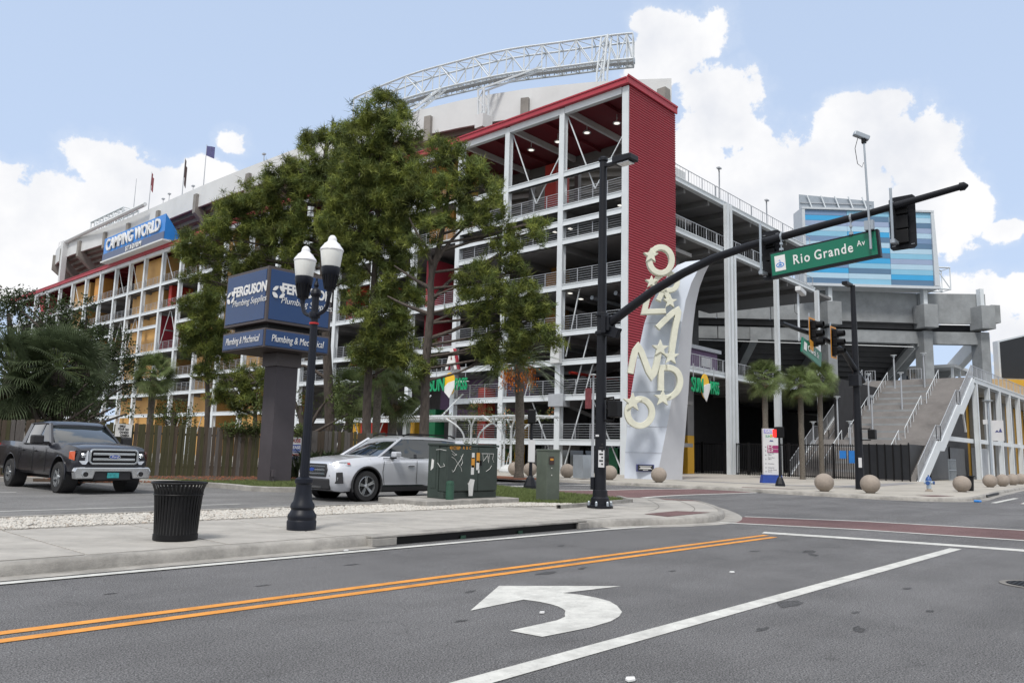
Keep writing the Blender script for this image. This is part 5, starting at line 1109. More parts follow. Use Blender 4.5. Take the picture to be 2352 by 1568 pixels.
for f in (.12, .78):
    q = O+rr*Ls*f+uu*(h/2); zz = min(((abs(pp.y-q.y), pp.z) for pp in ap_))[1]
    for i_ in range(10):
        if ap_[i_].y >= q.y >= ap_[i_+1].y: tt = (ap_[i_].y-q.y)/(ap_[i_].y-ap_[i_+1].y); zz = ap_[i_].z*(1-tt)+ap_[i_+1].z*tt
    m = MB(); m.tube([q, (q.x, q.y, zz)], .014, 6); m.cbox((q.x, q.y, q.z+.04), .05, .08, .05); m.cbox((q.x, q.y, (q.z+zz)/2), .06, .05, .05); m.build('hanger', 'galv', rs)
    m = MB(); m.lathe([(.10, -.02), (.10, .02)], (tx, q.y, zz), 12, 'y'); m.build('clamp', 'galv', rs)
# camera pole on the arm
c0 = onX(2000, 560, tx-.13); c1 = onX(1984, 322, tx-.13); ck_ = thing('traffic_camera', 'small traffic camera on a thin pole rising from the long arm', 'camera', (tx-.13, c0[1], onX(2000, 572, tx-.13)[2]))
m = MB(); m.tube([(tx-.13, c0[1], onX(2000, 572, tx-.13)[2]), (tx-.13, c1[1], c1[2])], [.028, .02], 8); m.build('pole', 'galv', ck_)
m = MB(); m.beam((tx-.25, c1[1]+.16, c1[2]+.16), (tx-.05, c1[1]-.08, c1[2]+.03), .12, .11); m.build('camera_body', 'galv', ck_, bevel=.02)
m = MB(); m.cbox((tx-.13, c1[1], c1[2]-.02), .08, .08, .10); m.build('bracket', 'black_metal', ck_)
m = MB(); m.tube([(tx-.15, c1[1]+.10, c1[2]+.12), (tx-.15, c1[1]+.18, c1[2]-.15), (tx-.15, c1[1]+.14, c1[2]-.5), (tx-.15, c1[1]+.05, c1[2]-.6), (tx-.14, c1[1]+.02, c1[2]-.5)], .007, 5); m.build('cable', 'black_metal', ck_)
m = MB(); m.cbox((tx-.09, onX(2000, 520, tx)[1], onX(2000, 520, tx)[2]), .10, .18, .2); m.build('clamp', 'galv', ck_)

# far mast with two signals in profile
fx, fy = 41.2, 13.8
FM = thing('traffic_mast', 'black traffic mast across the side street in front of the grand staircase', 'traffic mast', (fx, fy, .155))
zq = zof(1968, 655, fx, fy)
m = MB(); pole8(m, .16, zq, .22, .12, (fx, fy)); m.build('pole', 'black_paint', FM, smooth=True)
m = MB(); m.box(fx-.75, fx+.14, fy+.02, fy+.30, zq-.05, zq+.12); m.build('lamp_head', 'black_paint', FM, bevel=.02)
fa = [onY(*s6(x, y), fy) for x, y in ((870, 930), (830, 870), (760, 760), (690, 650), (600, 585), (480, 520), (300, 460), (130, 395))]
fa = [Vector((q[0], fy, q[2])) for q in fa]; m = MB(); m.tube(fa, [.15, .15, .14, .13, .12, .11, .10, .09], 10); m.build('arm', 'black_paint', FM, smooth=True)
m = MB(); m.cbox((fx-.15, fy, fa[0].z-.05), .5, .5, .6); m.build('arm_bracket', 'black_paint', FM, bevel=.03)
wz1, wz0 = zof(*rgc(1920, 1000, 1000, 270), fx, fy), zof(*rgc(1920, 1000, 1000, 360), fx, fy)
m = MB(); m.box(fx-.15, fx+.2, fy-.85, fy-.5, wz0, wz1); ws = m.build('walk_signal', 'black_metal', FM, bevel=.04)
m = MB(); m.tube([(fx, fy-.1, wz1+.04), (fx, fy-.6, wz1+.04)], .03, 6); m.tube([(fx, fy-.1, wz0-.04), (fx, fy-.6, wz0-.04)], .03, 6); m.build('bracket', 'black_metal', ws)
z0 = zof(*rgc(1920, 1000, 950, 620), fx, fy); z1 = zof(*rgc(1920, 1000, 950, 530), fx, fy); m = MB(); m.box(fx-.24, fx-.21, fy-.20, fy-.05, z0, z1); m.build('notice_plate', 'sign_white', FM)
def side_head(xc, ytop, ybot, lb):
    c = onY(*s6(xc, (ytop+ybot)/2), fy-.25); zt_, zb_ = onY(*s6(xc, ytop), fy-.25)[2], onY(*s6(xc, ybot), fy-.25)[2]; X = c[0]; h = zt_-zb_
    t = thing('traffic_signal', lb, 'traffic signal', (X, fy-.25, zb_), 0, 'three lamp signals seen from the side on the far arm')
    for k in range(3):
        zz = zb_+h*(k+.5)/3; m = MB(); m.box(X-.17, X+.17, fy-.42, fy-.22, zz-h*.155, zz+h*.155); sct = m.build('signal_section', 'black_metal', t, bevel=.02)
        m = MB(); m.lathe([(.155, 0), (.15, -.30), (.14, -.30), (.145, 0)], (X, fy-.43, zz), 16, 'y'); m.build('visor', 'black_metal', sct, smooth=True)
        m = MB(); m.lathe([(.13, 0), (.12, -.03), (.02, -.05)], (X, fy-.43, zz), 12, 'y'); m.build('lens', ['lamp_red', 'signal_yellow', 'green_sign'][2-k], sct)
    m = MB()
    for (x0, x1, z0, z1) in ((X-.36, X-.27, zb_-.14, zt_+.14), (X+.27, X+.36, zb_-.14, zt_+.14), (X-.27, X+.27, zt_+.06, zt_+.14), (X-.27, X+.27, zb_-.14, zb_-.06)): m.box(x0, x1, fy-.212, fy-.20, z0, z1)
    bp = MB(); bp.box(X-.27, X+.27, fy-.21, fy-.20, zb_-.06, zt_+.06); bp = bp.build('backplate', 'black_metal', t); m.build('reflective_border', 'signal_yellow', bp, kind='stuff')
    m = MB(); m.tube([(X-.12, fy-.12, zb_-.1), (X-.12, fy-.12, zt_+.35)], .035, 8); m.build('mount_tube', 'galv', t)
side_head(415, 375, 610, 'traffic signal head left on the far arm, above the small green sign')
side_head(610, 455, 690, 'traffic signal head nearer to the far mast, lower right of its twin')
c = onY(*s6(410, 660), fy-.3); sg = thing('street_name_sign', 'small green street sign under the left signal on the far arm', 'sign', (c[0], fy-.3, c[2]))
rv = Vector((1, 0, -.22)).normalized(); uv = Vector((.22, 0, 1)).normalized()
m = MB(); m.prism([(-1.1, -.34), (1.1, -.34), (1.1, .34), (-1.1, .34)], c+np.array((0, .1, 0)), rv, uv, .08); m.build('sign_case', 'green_sign', sg, bevel=.01)
text('lettering', 'Church St', 'letter_white', sg, Vector((c[0]+.1, c[1]+.0, c[2])), rv, uv, .36, .006, 0, .85)
m = MB(); m.prism([(-.95, -.18), (-.65, -.18), (-.65, .18), (-.95, .18)], c+np.array((0, .012, 0)), rv, uv, .01); m.build('emblem_plate', 'letter_white', sg)
m = MB(); m.prism([(-.25, .06), (.15, .06), (.15, .5), (-.25, .5)], c+np.array((-.1, .0, 0)), rv, uv, .01); m.build('notice_plate', 'sticker_orange', sg)
c0 = onY(*s6(290, 560), fy+.2); c1 = onY(*s6(275, 120), fy+.2); cm = thing('traffic_camera', 'white traffic camera on a slim pole above the far mast arm', 'camera', (c1[0], fy+.2, c0[2]))
m = MB(); m.tube([(c1[0], fy+.2, c0[2]), (c1[0], fy+.2, c1[2])], .05, 8); m.build('pole', 'white_steel', cm)
m = MB(); m.beam((c1[0]-.40, fy+.05, c1[2]+.14), (c1[0]+.42, fy+.1, c1[2]+.02), .24, .22); m.build('camera_body', 'white_panel', cm, bevel=.03)
m = MB(); m.tube([(c1[0]-.1, fy+.2, c1[2]), (c1[0]-.45, fy+.2, c1[2]-.5), (c1[0]-.4, fy+.2, c1[2]-.95), (c1[0]-.1, fy+.2, c1[2]-1.0)], .012, 5); m.build('cable', 'black_metal', cm)

# pedestrian signal posts
def ped_post(x, y, zt_, lb, front, hw=.24, px_=None, base=1):
    t = thing('pedestrian_signal', lb, 'pedestrian signal', (x, y, .155))
    m = MB(); m.lathe([(.07, .35), (.055, zt_-.6)], (0, 0, 0), 10); m.build('post', 'black_paint', t, local=True, smooth=True)
    m = MB(); m.lathe([(.27, 0), (.26, .12), (.15, .40), (.10, .46), (.075, .50)], (0, 0, 0), 8); m.build('base', 'black_paint', t, local=True)
    m = MB(); m.cbox((0, 0, zt_-.33), hw*1.9, hw*1.3, .58, R(40)); m.build('signal_box', 'black_metal', t, local=True, bevel=.05)
    return t
def PZt(xp, yp, X, Y): return zof(xp, yp, X, Y)-.155
t = ped_post(23.2, 20.1, PZt(1217, 937, 23.2, 20.1), 'black pedestrian signal post on the grass verge, box seen from behind', False)
z = PZt(1217, 1035, 23.2, 20.1); m = MB(); m.cbox((-.05, -.07, z), .02, .26, .85, R(45)); m.build('notice_plate', 'sign_white', t, local=True)
x, y = 40.2, 17.5; t = ped_post(x, y, PZt(1785, 978, x, y), 'pedestrian signal showing a red hand beside the gate sign', True, .30)
zz = PZt(1785, 992, x, y)-.02; m = MB(); m.cbox((-.30, .08, zz-.05), .06, .26, .40, R(40)); m.build('red_hand_lens', 'red_hand', t, local=True)

# bollard spheres
bl = [((1217, 1093), 'stone ball bollard half hidden behind the pedestrian signal post on the verge'), ((1303, 1097), 'stone ball bollard standing between palm and traffic mast, in front of the white decks'), ((1401, 1102), 'stone ball bollard just right of the tall traffic mast'), ((1515, 1108), 'stone ball bollard in front of the white ORLANDO sculpture base'),
      ((1899, 1129), 'stone ball bollard in front of the black double gate, left of the far mast'), ((2006, 1133), 'stone ball bollard right at the foot of the far black mast'), ((2218, 1130), 'stone ball bollard beside the dark litter bin near the far corner'),
      ((2281, 1119), 'stone ball bollard, first of the close row at the right edge'), ((2310, 1117), 'stone ball bollard, second of the close row at the right edge'), ((2333, 1114), 'stone ball bollard, third of the close row at the right edge'), ((2350, 1112), 'stone ball bollard cut by the right edge of the picture'), ((1181, 1091), 'stone ball bollard peeping out behind the green transformer cabinet')]
ball = None
for (p, lb) in bl:
    q = onz(p[0], p[1], .15)
    if ball is None:
        m = MB(); m.sphere((0, 0, .40), .42, 32, 20, .97); m.lathe([(.17, -.02), (.20, .03), (.16, .06)], (0, 0, 0), 16); ball = m.build('ball_bollard', 'ball', None, smooth=True); o = ball
    else: o = ball.copy(); COL.objects.link(o)
    o.location = (q[0]+.25, q[1]+.2, .155); o.rotation_euler = (0, 0, rnd.uniform(0, 6)); tag(o, lb, 'bollard', 'stone ball bollards along the plaza kerb')
# hydrant
q = onz(2134, 1128, .15); t = thing('fire_hydrant', 'silver fire hydrant with blue bonnet on the far plaza corner', 'fire hydrant', (q[0], q[1], .155)); HH = (zof(2134, 1090, q[0], q[1])-.155)
k_ = HH/.8
m = MB(); m.lathe([(.17*k_, 0), (.17*k_, .06*k_), (.10*k_, .07*k_), (.10*k_, .14*k_)], (0, 0, 0), 16); m.build('flange', 'stone_tan', t, local=True)
m = MB(); m.lathe([(.11*k_, .14*k_), (.105*k_, .45*k_), (.14*k_, .48*k_), (.14*k_, .52*k_)], (0, 0, 0), 16); m.lathe([(.075*k_, -.2*k_), (.075*k_, .2*k_)], (0, 0, .42*k_), 12, 'y'); m.build('barrel', 'hydrant_silver', t, local=True, smooth=True)
m = MB(); m.lathe([(.145*k_, .52*k_), (.13*k_, .60*k_), (.08*k_, .70*k_), (.03*k_, .73*k_), (.03*k_, .80*k_)], (0, 0, 0), 16); m.build('bonnet', 'hydrant_blue', t, local=True, smooth=True)
m = MB(); m.lathe([(.085*k_, -.22*k_), (.085*k_, -.26*k_)], (0, 0, .42*k_), 12, 'y'); m.lathe([(.10*k_, -.14*k_), (.10*k_, -.19*k_)], (0, 0, .40*k_), 12, 'x'); m.build('hose_caps', 'hydrant_blue', t, local=True, kind='stuff')
# far litter bin
q = onz(2228, 1128, .15); x, y = q[0]+.9, q[1]+.35; z1 = zof(2233, 1092, x, y)-.155
t = thing('litter_bin', 'dark round litter bin behind a ball bollard near the far right corner', 'litter bin', (x, y, .155))
m = MB(); m.lathe([(.32, 0), (.34, .05), (.36, z1*.85), (.38, z1*.93)], (0, 0, 0), 20); m.build('body', 'black_metal', t, local=True); m = MB(); m.lathe([(.40, z1*.93), (.45, z1*.95), (.45, z1), (.38, z1)], (0, 0, 0), 20); m.build('rim', 'black_metal', t, local=True)

# transformer cabinet on its pad
z0 = .33; _pl, _pr = onz(*toR(445, 1468), z0-.05), onz(*toR(858, 1446), z0-.05); cx0, cx1, cy = _pl[0], _pr[0], (_pl[1]+_pr[1])/2; cz1 = zof(*toR(445, 960), cx0, cy)
m = MB(); m.box(cx0-1.0, cx1+.45, cy-.42, cy+1.45, .15, z0-.03); pd_ = m.build('concrete_pad', 'kerb', None, bevel=.02); tag(pd_, 'pale concrete pad under the green transformer cabinet', 'concrete pad')
tc_ = thing('transformer_cabinet', 'large dark green transformer cabinet with white graffiti scratches and stickers', 'cabinet', ((cx0+cx1)/2, cy+.8, z0))
dpt = min(1.35, onX(983, 1075, cx0)[1]-cy); z0 -= .03
m = MB(); m.box(cx0, cx1, cy+.30, cy+dpt, z0, cz1-.02); m.build('body', 'cab_green', tc_, bevel=.015)
m = MB(); m.box(cx0+.02, cx1-.02, cy+.02, cy+.29, z0+.18, cz1-.03); m.build('hood', 'cab_green', tc_, bevel=.01)
m = MB(); m.box(cx0-.02, cx1+.03, cy-.02, cy+dpt+.03, cz1-.02, cz1+.035); m.build('lid', 'cab_green', tc_, bevel=.012)
m = MB(); m.box(cx0-.02, cx1+.02, cy+.05, cy+.28, z0, z0+.17); m.build('skirt', 'cab_green', tc_, bevel=.01)
xm = cx0+(cx1-cx0)*.60
dw = [(cx0+.02, xm-.01), (xm+.01, cx1-.03)]
drs = []
for (a, b) in dw: m = MB(); m.box(a, b, cy-.015, cy+.015, z0+.20, cz1-.04); drs.append(m.build('door', 'cab_green', tc_, bevel=.006))
m = MB(); m.box(xm+.05, xm+.09, cy-.06, cy-.015, z0+.85, z0+.98); m.build('handle', 'black_metal', drs[1])
m = MB(); m.box(cx0-.012, cx0+.01, cy+.38, cy+dpt-.12, z0+.25, cz1-.10); m.build('side_panel', 'cab_green', tc_, bevel=.006)
Yc = cy-.017
def sticker(x, y, w, h, mt): 
    x0 = onY(*toR(x, y), Yc); m = MB(); m.box(x0[0]-w/2, x0[0]+w/2, Yc-.004, Yc-.0005, x0[2]-h/2, x0[2]+h/2); m.build('sticker', mt, tc_)
for a in ((672, 1060, .10, .15, 'sticker_white'), (670, 1122, .12, .26, 'sticker_orange'), (665, 1190, .11, .24, 'sticker_white'), (717, 1078, .12, .26, 'sticker_orange'), (713, 1148, .11, .24, 'sticker_white'), (722, 1200, .05, .1, 'sticker_white')): sticker(*a)
c0 = onY(*toR(505, 990), Yc); text('lettering', '401C188P', 'sticker_orange', tc_, (c0[0], Yc-.004, c0[2]), (1, 0, 0), up, .13, .002, 0, .7)
c0 = onY(*toR(615, 990), Yc); text('lettering', 'A B C', 'sticker_orange', tc_, (c0[0], Yc-.004, c0[2]), (1, 0, 0), up, .11, .002, 0, .9, spacing=1.3)
def scratch(pts, r=.006):
    P = [onY(*toR(x, y), Yc-.004) for x, y in pts]; m = MB(); m.tube([Vector(p) for p in P], r, 4); m.build('graffiti_stroke', 'sticker_white', tc_)
for s_ in ([(470, 1010), (520, 1055)], [(475, 1070), (505, 1090), (530, 1130), (560, 1170), (568, 1205)], [(580, 1045), (555, 1100), (520, 1150), (500, 1195), (485, 1210), (478, 1190)], [(560, 1060), (575, 1120), (560, 1150)], [(480, 1040), (500, 1060), (520, 1045)],
           [(760, 1045), (765, 1110), (800, 1060), (812, 1125), (820, 1050)], [(750, 1040), (860, 1042), (850, 1090), (862, 1120)], [(840, 1150), (825, 1180), (790, 1203)], [(800, 1045), (815, 1090)],
           [(620, 1310), (650, 1380), (660, 1320)]): scratch(s_)
m = MB(); p_ = onY(*toR(655, 1350), Yc); m.prism([(-.09, -.22), (.05, -.22), (.07, .0), (.11, .2), (-.05, .22), (-.12, .1)], (p_[0], Yc-.0, p_[2]), (1, 0, 0), up, .004); m.build('torn_sticker', 'sticker_white', tc_)
for s_ in ([(332, 1005), (370, 1000), (425, 1012)], [(345, 1125), (370, 1165), (410, 1155), (400, 1130)]):
    m = MB(); m.tube([Vector(onX(*toR(*p), cx0-.014)) for p in s_], .006, 4); m.build('graffiti_stroke', 'sticker_white', tc_)
m = MB(); m.prism([(0, -.15), (.10, -.08), (.12, .12), (.03, .15)], (cx0-.008, cy+dpt-.12, 1.15), (0, -1, 0), up, .006); m.build('torn_sticker', 'sticker_white', tc_)
# short green post
q = (13.78, 14.62); h = zof(1020, 1103, *q)-.165; m = MB(); m.lathe([(.105, 0), (.105, h-.05), (.095, h-.015), (.06, h), (.01, h+.005)], (0, 0, 0), 20); m.lathe([(.109, h-.09), (.109, h-.075)], (0, 0, 0), 20)
o = m.build('marker_post', 'post_green', None, smooth=True); o.location = (*q, .16); tag(o, 'short round green marker post in the gravel in front of the cabinet', 'post')
# green pedestal
m = MB(); z1 = zof(1258, 1035, 17.36, 14.35); t = thing('utility_pedestal', 'slim sage green utility pedestal standing on the grass left of the traffic mast', 'cabinet', (17.5, 14.5, .16)); a0 = R(-8)
m.cbox((0, 0, (z1-.16)/2), .50, .45, z1-.16, a0); m.build('body', 'ped_green', t, local=True, bevel=.012)
m = MB(); m.cbox((0, 0, z1-.16+.02), .53, .48, .05, a0); m.build('cap', 'ped_green', t, local=True, bevel=.01)
m = MB(); m.cbox((-.12, -.232, z1-.16-.27), .18, .006, .22, a0); m.build('warning_sticker', 'flag_dark', t, local=True)
m = MB(); m.cbox((-.12, -.236, z1-.16-.24), .12, .005, .06, a0); m.build('warning_sticker', 'sticker_orange', t, local=True)
for k, zz in enumerate((.75, .95)): m = MB(); m.cbox((-.12, -.235, zz), .03, .01, .03, a0); m.build('lock', 'sticker_white', t, local=True)

# ------------------------------------------------------------------ plumbing pylon sign
px0, py0 = 15.14, 25.49
wX = onY(667, 1110, py0)[0]-px0; wY = onX(590, 1110, px0)[1]-py0
cxp, cyp = px0+wX/2, py0+wY/2
FS = thing('pylon_sign', 'tall pylon with blue FERGUSON Plumbing Supplies cabinet behind the lamp post', 'sign', (cxp, cyp, .25))
# cabinet corner from the sight lines, centred on the pillar
best = None
for d in np.arange(.5, 2.5, .02):
    c = (cxp-d, cyp-d); s_ = c[0]*cr[0]+c[1]*cr[1]; f_ = c[0]*cf[0]+c[1]*cf[1]
    x_ = 1176+FPX*((c[0]*cr[0]+c[1]*cr[1]+5*cr[2])/(c[0]*cf[0]+c[1]*cf[1]+5*cf[2])); e_ = abs(x_-612)
    if best is None or e_ < best[0]: best = (e_, d)
dc = best[1]
Xl = onY(760, 640, cyp-1.3)[0]; Yl = onX(519, 640, cxp-1.3)[1]
X0_, Y0_ = onY(612, 700, cyp-1.3)[0], cyp-1.3
Y1_ = onX(519, 690, X0_)[1]; X1_ = onY(762, 690, Y0_)[0]
zt1 = zof(612, 609, X0_, Y0_); zb1 = zof(612, 738, X0_, Y0_); zt2 = zof(612, 752, X0_, Y0_); zb2 = zof(612, 797, X0_, Y0_)
m = MB(); m.box(px0, px0+wX, py0, py0+wY, .25, zt1-.3); m.build('pillar', 'ferg_pillar', FS)
m = MB(); m.box(px0-.08, px0+wX+.08, py0-.08, py0+wY+.08, zb2-.5, zb2-.02); m.build('pillar_collar', 'ferg_bronze', FS)
for (za_, zb_, nm, mt) in ((zb1, zt1, 'cabinet', 'ferg_bronze'), (zb2, zt2, 'lower_cabinet', 'ferg_bronze')):
    m = MB(); m.box(X0_, X1_, Y0_, Y1_, za_, zb_); cb = m.build(nm, mt, FS, bevel=.02)
    g_ = .10 if nm == 'cabinet' else .06
    m = MB(); m.box(X0_+g_, X1_-g_, Y0_-.02, Y0_+.02, za_+g_, zb_-g_); m.build('face_panel', 'ferg_blue', cb, bevel=.015)
    m = MB(); m.box(X0_-.02, X0_+.02, Y0_+g_, Y1_-g_, za_+g_, zb_-g_); m.build('face_panel', 'ferg_blue', cb, bevel=.015)
m = MB(); m.box(X0_+.3, X1_-.3, Y0_+.3, Y1_-.3, zt2, zb1); m.build('gap_core', 'black_metal', FS)
def ferg_logo(o_, r_, s_, w_):
    r_ = Vector(r_); n_v = r_.cross(up)
    for (cx_, cy_, a0) in ((-.5, .45, 0), (.5, .5, 1), (-.5, -.5, 1), (.5, -.45, 0)):
        pl = []
        if a0 == 0: pl = [(-.42, -.36), (-.30, -.02), (.02, .32), (.45, .42), (.42, .10), (.20, -.20), (-.08, -.38)]
        else: pl = [(-.42, .05), (-.20, -.30), (.12, -.40), (.42, -.36), (.40, .0), (.18, .30), (-.1, .42), (-.44, .40)]
        m = MB(); m.prism([((cx_+x*.92)*s_*w_, (cy_+y*.92)*s_) for x, y in pl], Vector(o_)+n_v*.022, r_, up, .012); m.build('emblem_leaf', 'letter_white', FS)
zc_ = zb1+(zt1-zb1)*.53
W_ = X1_-X0_; Wl = Y1_-Y0_
text('lettering', 'FERGUSON', 'letter_white', FS, (X0_+W_*.60, Y0_-.03, zc_+.20), (1, 0, 0), up, .50, .008, 0, .80*W_/2.6*1.02, bold=.018)
text('lettering', 'Plumbing Supplies', 'letter_white', FS, (X0_+W_*.60, Y0_-.03, zc_-.22), (1, 0, 0), up, .34, .006, .22, .86*W_/2.6, bold=-.002)
ferg_logo((X0_+W_*.155, Y0_-.02, zc_+.05), (1, 0, 0), .26, 1.0*W_/2.6)
text('lettering', 'FERGUSON', 'letter_white', FS, (X0_-.03, Y1_-Wl*.60, zc_+.20), (0, -1, 0), up, .50, .008, 0, .80*Wl/2.6*1.02, bold=.018)
text('lettering', 'Plumbing Supplies', 'letter_white', FS, (X0_-.03, Y1_-Wl*.60, zc_-.22), (0, -1, 0), up, .34, .006, .22, .86*Wl/2.6, bold=-.002)
ferg_logo((X0_-.02, Y1_-Wl*.155, zc_+.05), (0, -1, 0), .26, 1.0*Wl/2.6)
zc2 = (zt2+zb2)/2
text('lettering', 'Plumbing & Mechanical', 'letter_white', FS, (X0_+W_/2, Y0_-.03, zc2), (1, 0, 0), up, .36, .006, .2, W_/4.15*1.0, bold=-.001)
text('lettering', 'Plumbing & Mechanical', 'letter_white', FS, (X0_-.03, Y1_-Wl/2, zc2), (0, -1, 0), up, .36, .006, .2, Wl/4.15*1.0, bold=-.001)
m = MB(); m.box(px0+.0, px0+.13, py0-.22, py0-.10, .45, .70); m.beam((px0+.06, py0-.16, .25), (px0+.06, py0-.16, .5), .04, .04, (1, 0, 0)); o = m.build('outlet_box', 'ferg_pillar', None); tag(o, 'small grey outlet box on a stake at the foot of the plumbing pylon', 'outlet box')

# ------------------------------------------------------------------ wooden fence with signs
fz = zof(440, 978, 15.5, 31)  # top
FA, FB, FC = Vector((7.0, 33.2, 0)), Vector((11.8, 32.0, 0)), Vector((22.5, 28.3, 0))
wf = thing('wooden_fence', 'tall weathered wooden board fence, green stained, behind the parked pickup truck', 'fence', (14, 31, .25))
pr_ = {}
for (P0_, P1_) in ((Vector((-6, 34.5, 0)), FA), (FA, FB), (FB, FC)):
    d = (P1_-P0_); L = d.length; d.normalize(); ang = math.atan2(d.y, d.x); n = int(L/.145)
    for k in range(n):
        c = P0_+d*(k+.5)*L/n; u = c.x/22; mt = 'wood_green' if rnd.random() < (.62 if 9.5 < c.x < 15.2 else .25) else ('wood_grey' if rnd.random() < .4 else 'wood')
        if mt not in pr_:
            m = MB(); m.prism([(-.070, 0), (.070, 0), (.070, 2.28), (.05, 2.31), (-.05, 2.31), (-.070, 2.28)], (0, 0, 0), (1, 0, 0), (0, 0, 1), .02)
            q = m.build('board', mt, wf, local=True); pr_[mt] = q
        else: q = pr_[mt].copy(); COL.objects.link(q)
        q.location = Vector((c.x, c.y, .25))-wl(wf)+Vector((0, rnd.uniform(-.012, .012), rnd.uniform(-.05, .03))); q.rotation_euler = (rnd.uniform(-.01, .01), rnd.uniform(-.012, .012), ang+rnd.uniform(-.05, .05)); q.scale = (1, 1, (fz-.25)/2.31)
    for zz in (.6, 1.9): m = MB(); m.beam(P0_+Vector((0, .06, zz)), P1_+Vector((0, .06, zz)), .05, .09); m.build('rail', 'wood', wf)
def flatsign(name, lb, pxs, X=None, Y=None, mat='sign_white'):
    pass
def fpt(x, y):  # point on the fence line FB-FC or FA-FB
    q = ray(x, y)
    for (a, b) in ((FB, FC), (FA, FB)):
        e = b-a; # solve a+e*t = q*s in plan
        den = q[0]*(-e.y)+q[1]*e.x
        s_ = (a.x*(-e.y)+a.y*e.x)/den; t_ = ((q[0]*s_-a.x)*e.x+(q[1]*s_-a.y)*e.y)/e.length_squared
        if -.05 <= t_ <= 1.05 or a is FA: return Vector((q[0]*s_, q[1]*s_, EYE+q[2]*s_)), e.normalized()
R2 = lambda x, y: rgc(0, 850, x, y)
a, dfa = fpt(*R2(1062, 770)); b, _ = fpt(*R2(1215, 770)); c, _ = fpt(*R2(1130, 890)); W_s = (b-a).length; Hs = a.z-c.z; n_f = Vector((dfa.y, -dfa.x, 0))
ss = thing('fence_sign', 'small tilted SMILE CANDID CAMERA sign on the wooden fence above the pickup', 'sign', (a+b)/2+Vector((0, 0, -Hs/2)))
r2 = (dfa+Vector((0, 0, -.05))).normalized(); ctr = (a+b)/2+n_f*.10-Vector((0, 0, Hs/2))
m = MB(); m.prism([(-W_s/2, -Hs/2), (W_s/2, -Hs/2), (W_s/2, Hs/2), (-W_s/2, Hs/2)], ctr-n_f*.02, r2, up, .02); m.build('board', 'sticker_white', ss)
for k, s_ in enumerate(('SMILE', 'YOUR ON', 'CANDID', 'CAMERA')):
    text('lettering', s_, 'text_black', ss, ctr+n_f*.012+up*(Hs*(.33-.235*k))+r2*(W_s*(-.1+.06*k)), r2, up, Hs*.23, .003, .2, W_s/Hs*.62, bold=.004)
R3 = lambda x, y: rgc(500, 850, x, y)
a, dfa = fpt(*R3(775, 885)); b, _ = fpt(*R3(928, 893)); c, _ = fpt(*R3(912, 1158)); W_s = (b-a).length*1.25; Hs = b.z-c.z; a = b-dfa*W_s; n_f = Vector((dfa.y, -dfa.x, 0))
ws_ = thing('fence_sign', 'white WAREHOUSE LEASE sign on the fence between the blue pylon and lamp post', 'sign', (a+b)/2+Vector((0, 0, -Hs/2)))
ctr = (a+b)/2+n_f*.12-Vector((0, 0, Hs/2)); r2 = dfa
m = MB(); m.prism([(-W_s/2, -Hs/2), (W_s/2, -Hs/2), (W_s/2, Hs/2), (-W_s/2, Hs/2)], ctr-n_f*.02, r2, up, .02); m.build('board', 'sign_white', ws_)
m = MB(); m.prism([(-W_s*.48, Hs*.05), (W_s*.48, Hs*.05), (W_s*.48, Hs*.25), (-W_s*.48, Hs*.25)], ctr+n_f*.002, r2, up, .003); m.build('blue_band', 'text_blue', ws_)
rt = ctr+r2*(W_s*.46)+n_f*.008
for s_, z_, sz_, mt in (('WAREHOUSE', .38, .17, 'text_red'), ('FOR LEASE', .15, .15, 'letter_white'), ('AROUND THE CORNER', .0, .085, 'text_blue'), ('RIO GRANDE', -.105, .10, 'text_red'), ('423-2073', -.22, .15, 'text_blue'), ('JACK', -.375, .13, 'text_blue')):
    text('lettering', s_, mt, ws_, rt+up*Hs*z_-r2*(W_s*.30 if s_ == 'JACK' else (.06*W_s if s_ == '423-2073' else 0)), r2, up, Hs*sz_, .003, 0, .82, align='RIGHT', bold=.004)

# ------------------------------------------------------------------ ORLANDO sculpture
os_ = thing('letter_sculpture', 'tall white curved sculpture with cream letters spelling ORLANDO and stars', 'sculpture', (41.8, 26.3, .155))
fy_ = 48.0
def P3(x, y, d): return Vector(ond(x, y, d))
prof_rows = [  # image rows: y, left, ridge (front right edge), right edge
 (1100, 1434, 1508, 1567), (1040, 1436, 1520, 1570), (980, 1441, 1532, 1575), (900, 1450, 1546, 1581), (820, 1463, 1556, 1586), (740, 1480, 1566, 1592), (690, 1497, 1575, 1598), (650, 1518, 1588, 1607), (620, 1540, 1603, 1618), (604, 1556, 1614, 1626), (596, 1575, 1622, 1630)]
base = onz(1434, 1098, .15); nf = Vector((cf[0], cf[1], 0)).normalized(); nr_ = Vector((_r0[0], _r0[1], 0))
d_base = Vector(base).dot(nf)
secs = []
for (y, l_, m_, r_e) in prof_rows:
    def pt(x, dd):
        q = ray(x, y); s_ = dd/(q[0]*nf.x+q[1]*nf.y); return Vector((q[0]*s_, q[1]*s_, EYE+q[2]*s_))
    t_ = (1100-y)/500; lean = 1.6*t_**2.2
    L_, M_, R_ = pt(l_, d_base+.2-lean*.3), pt(m_, d_base-.5-lean*.3), pt(r_e, d_base+.6-lean*.3)
    zz = M_.z; L_.z = R_.z = zz
    B_ = L_+nf*1.6+nr_*.4; B2 = R_+nf*.9
    secs.append((L_, M_, R_, B2, B_))
secs[0] = tuple(Vector((p.x, p.y, .15)) for p in secs[0])
def loftcol(i, j, name, mat):
    m = MB(); n = len(secs); vs = []
    for s_ in secs: vs += [s_[i], s_[j]]
    m.add(vs, [(2*k, 2*k+1, 2*k+3, 2*k+2) for k in range(n-1)]); return m
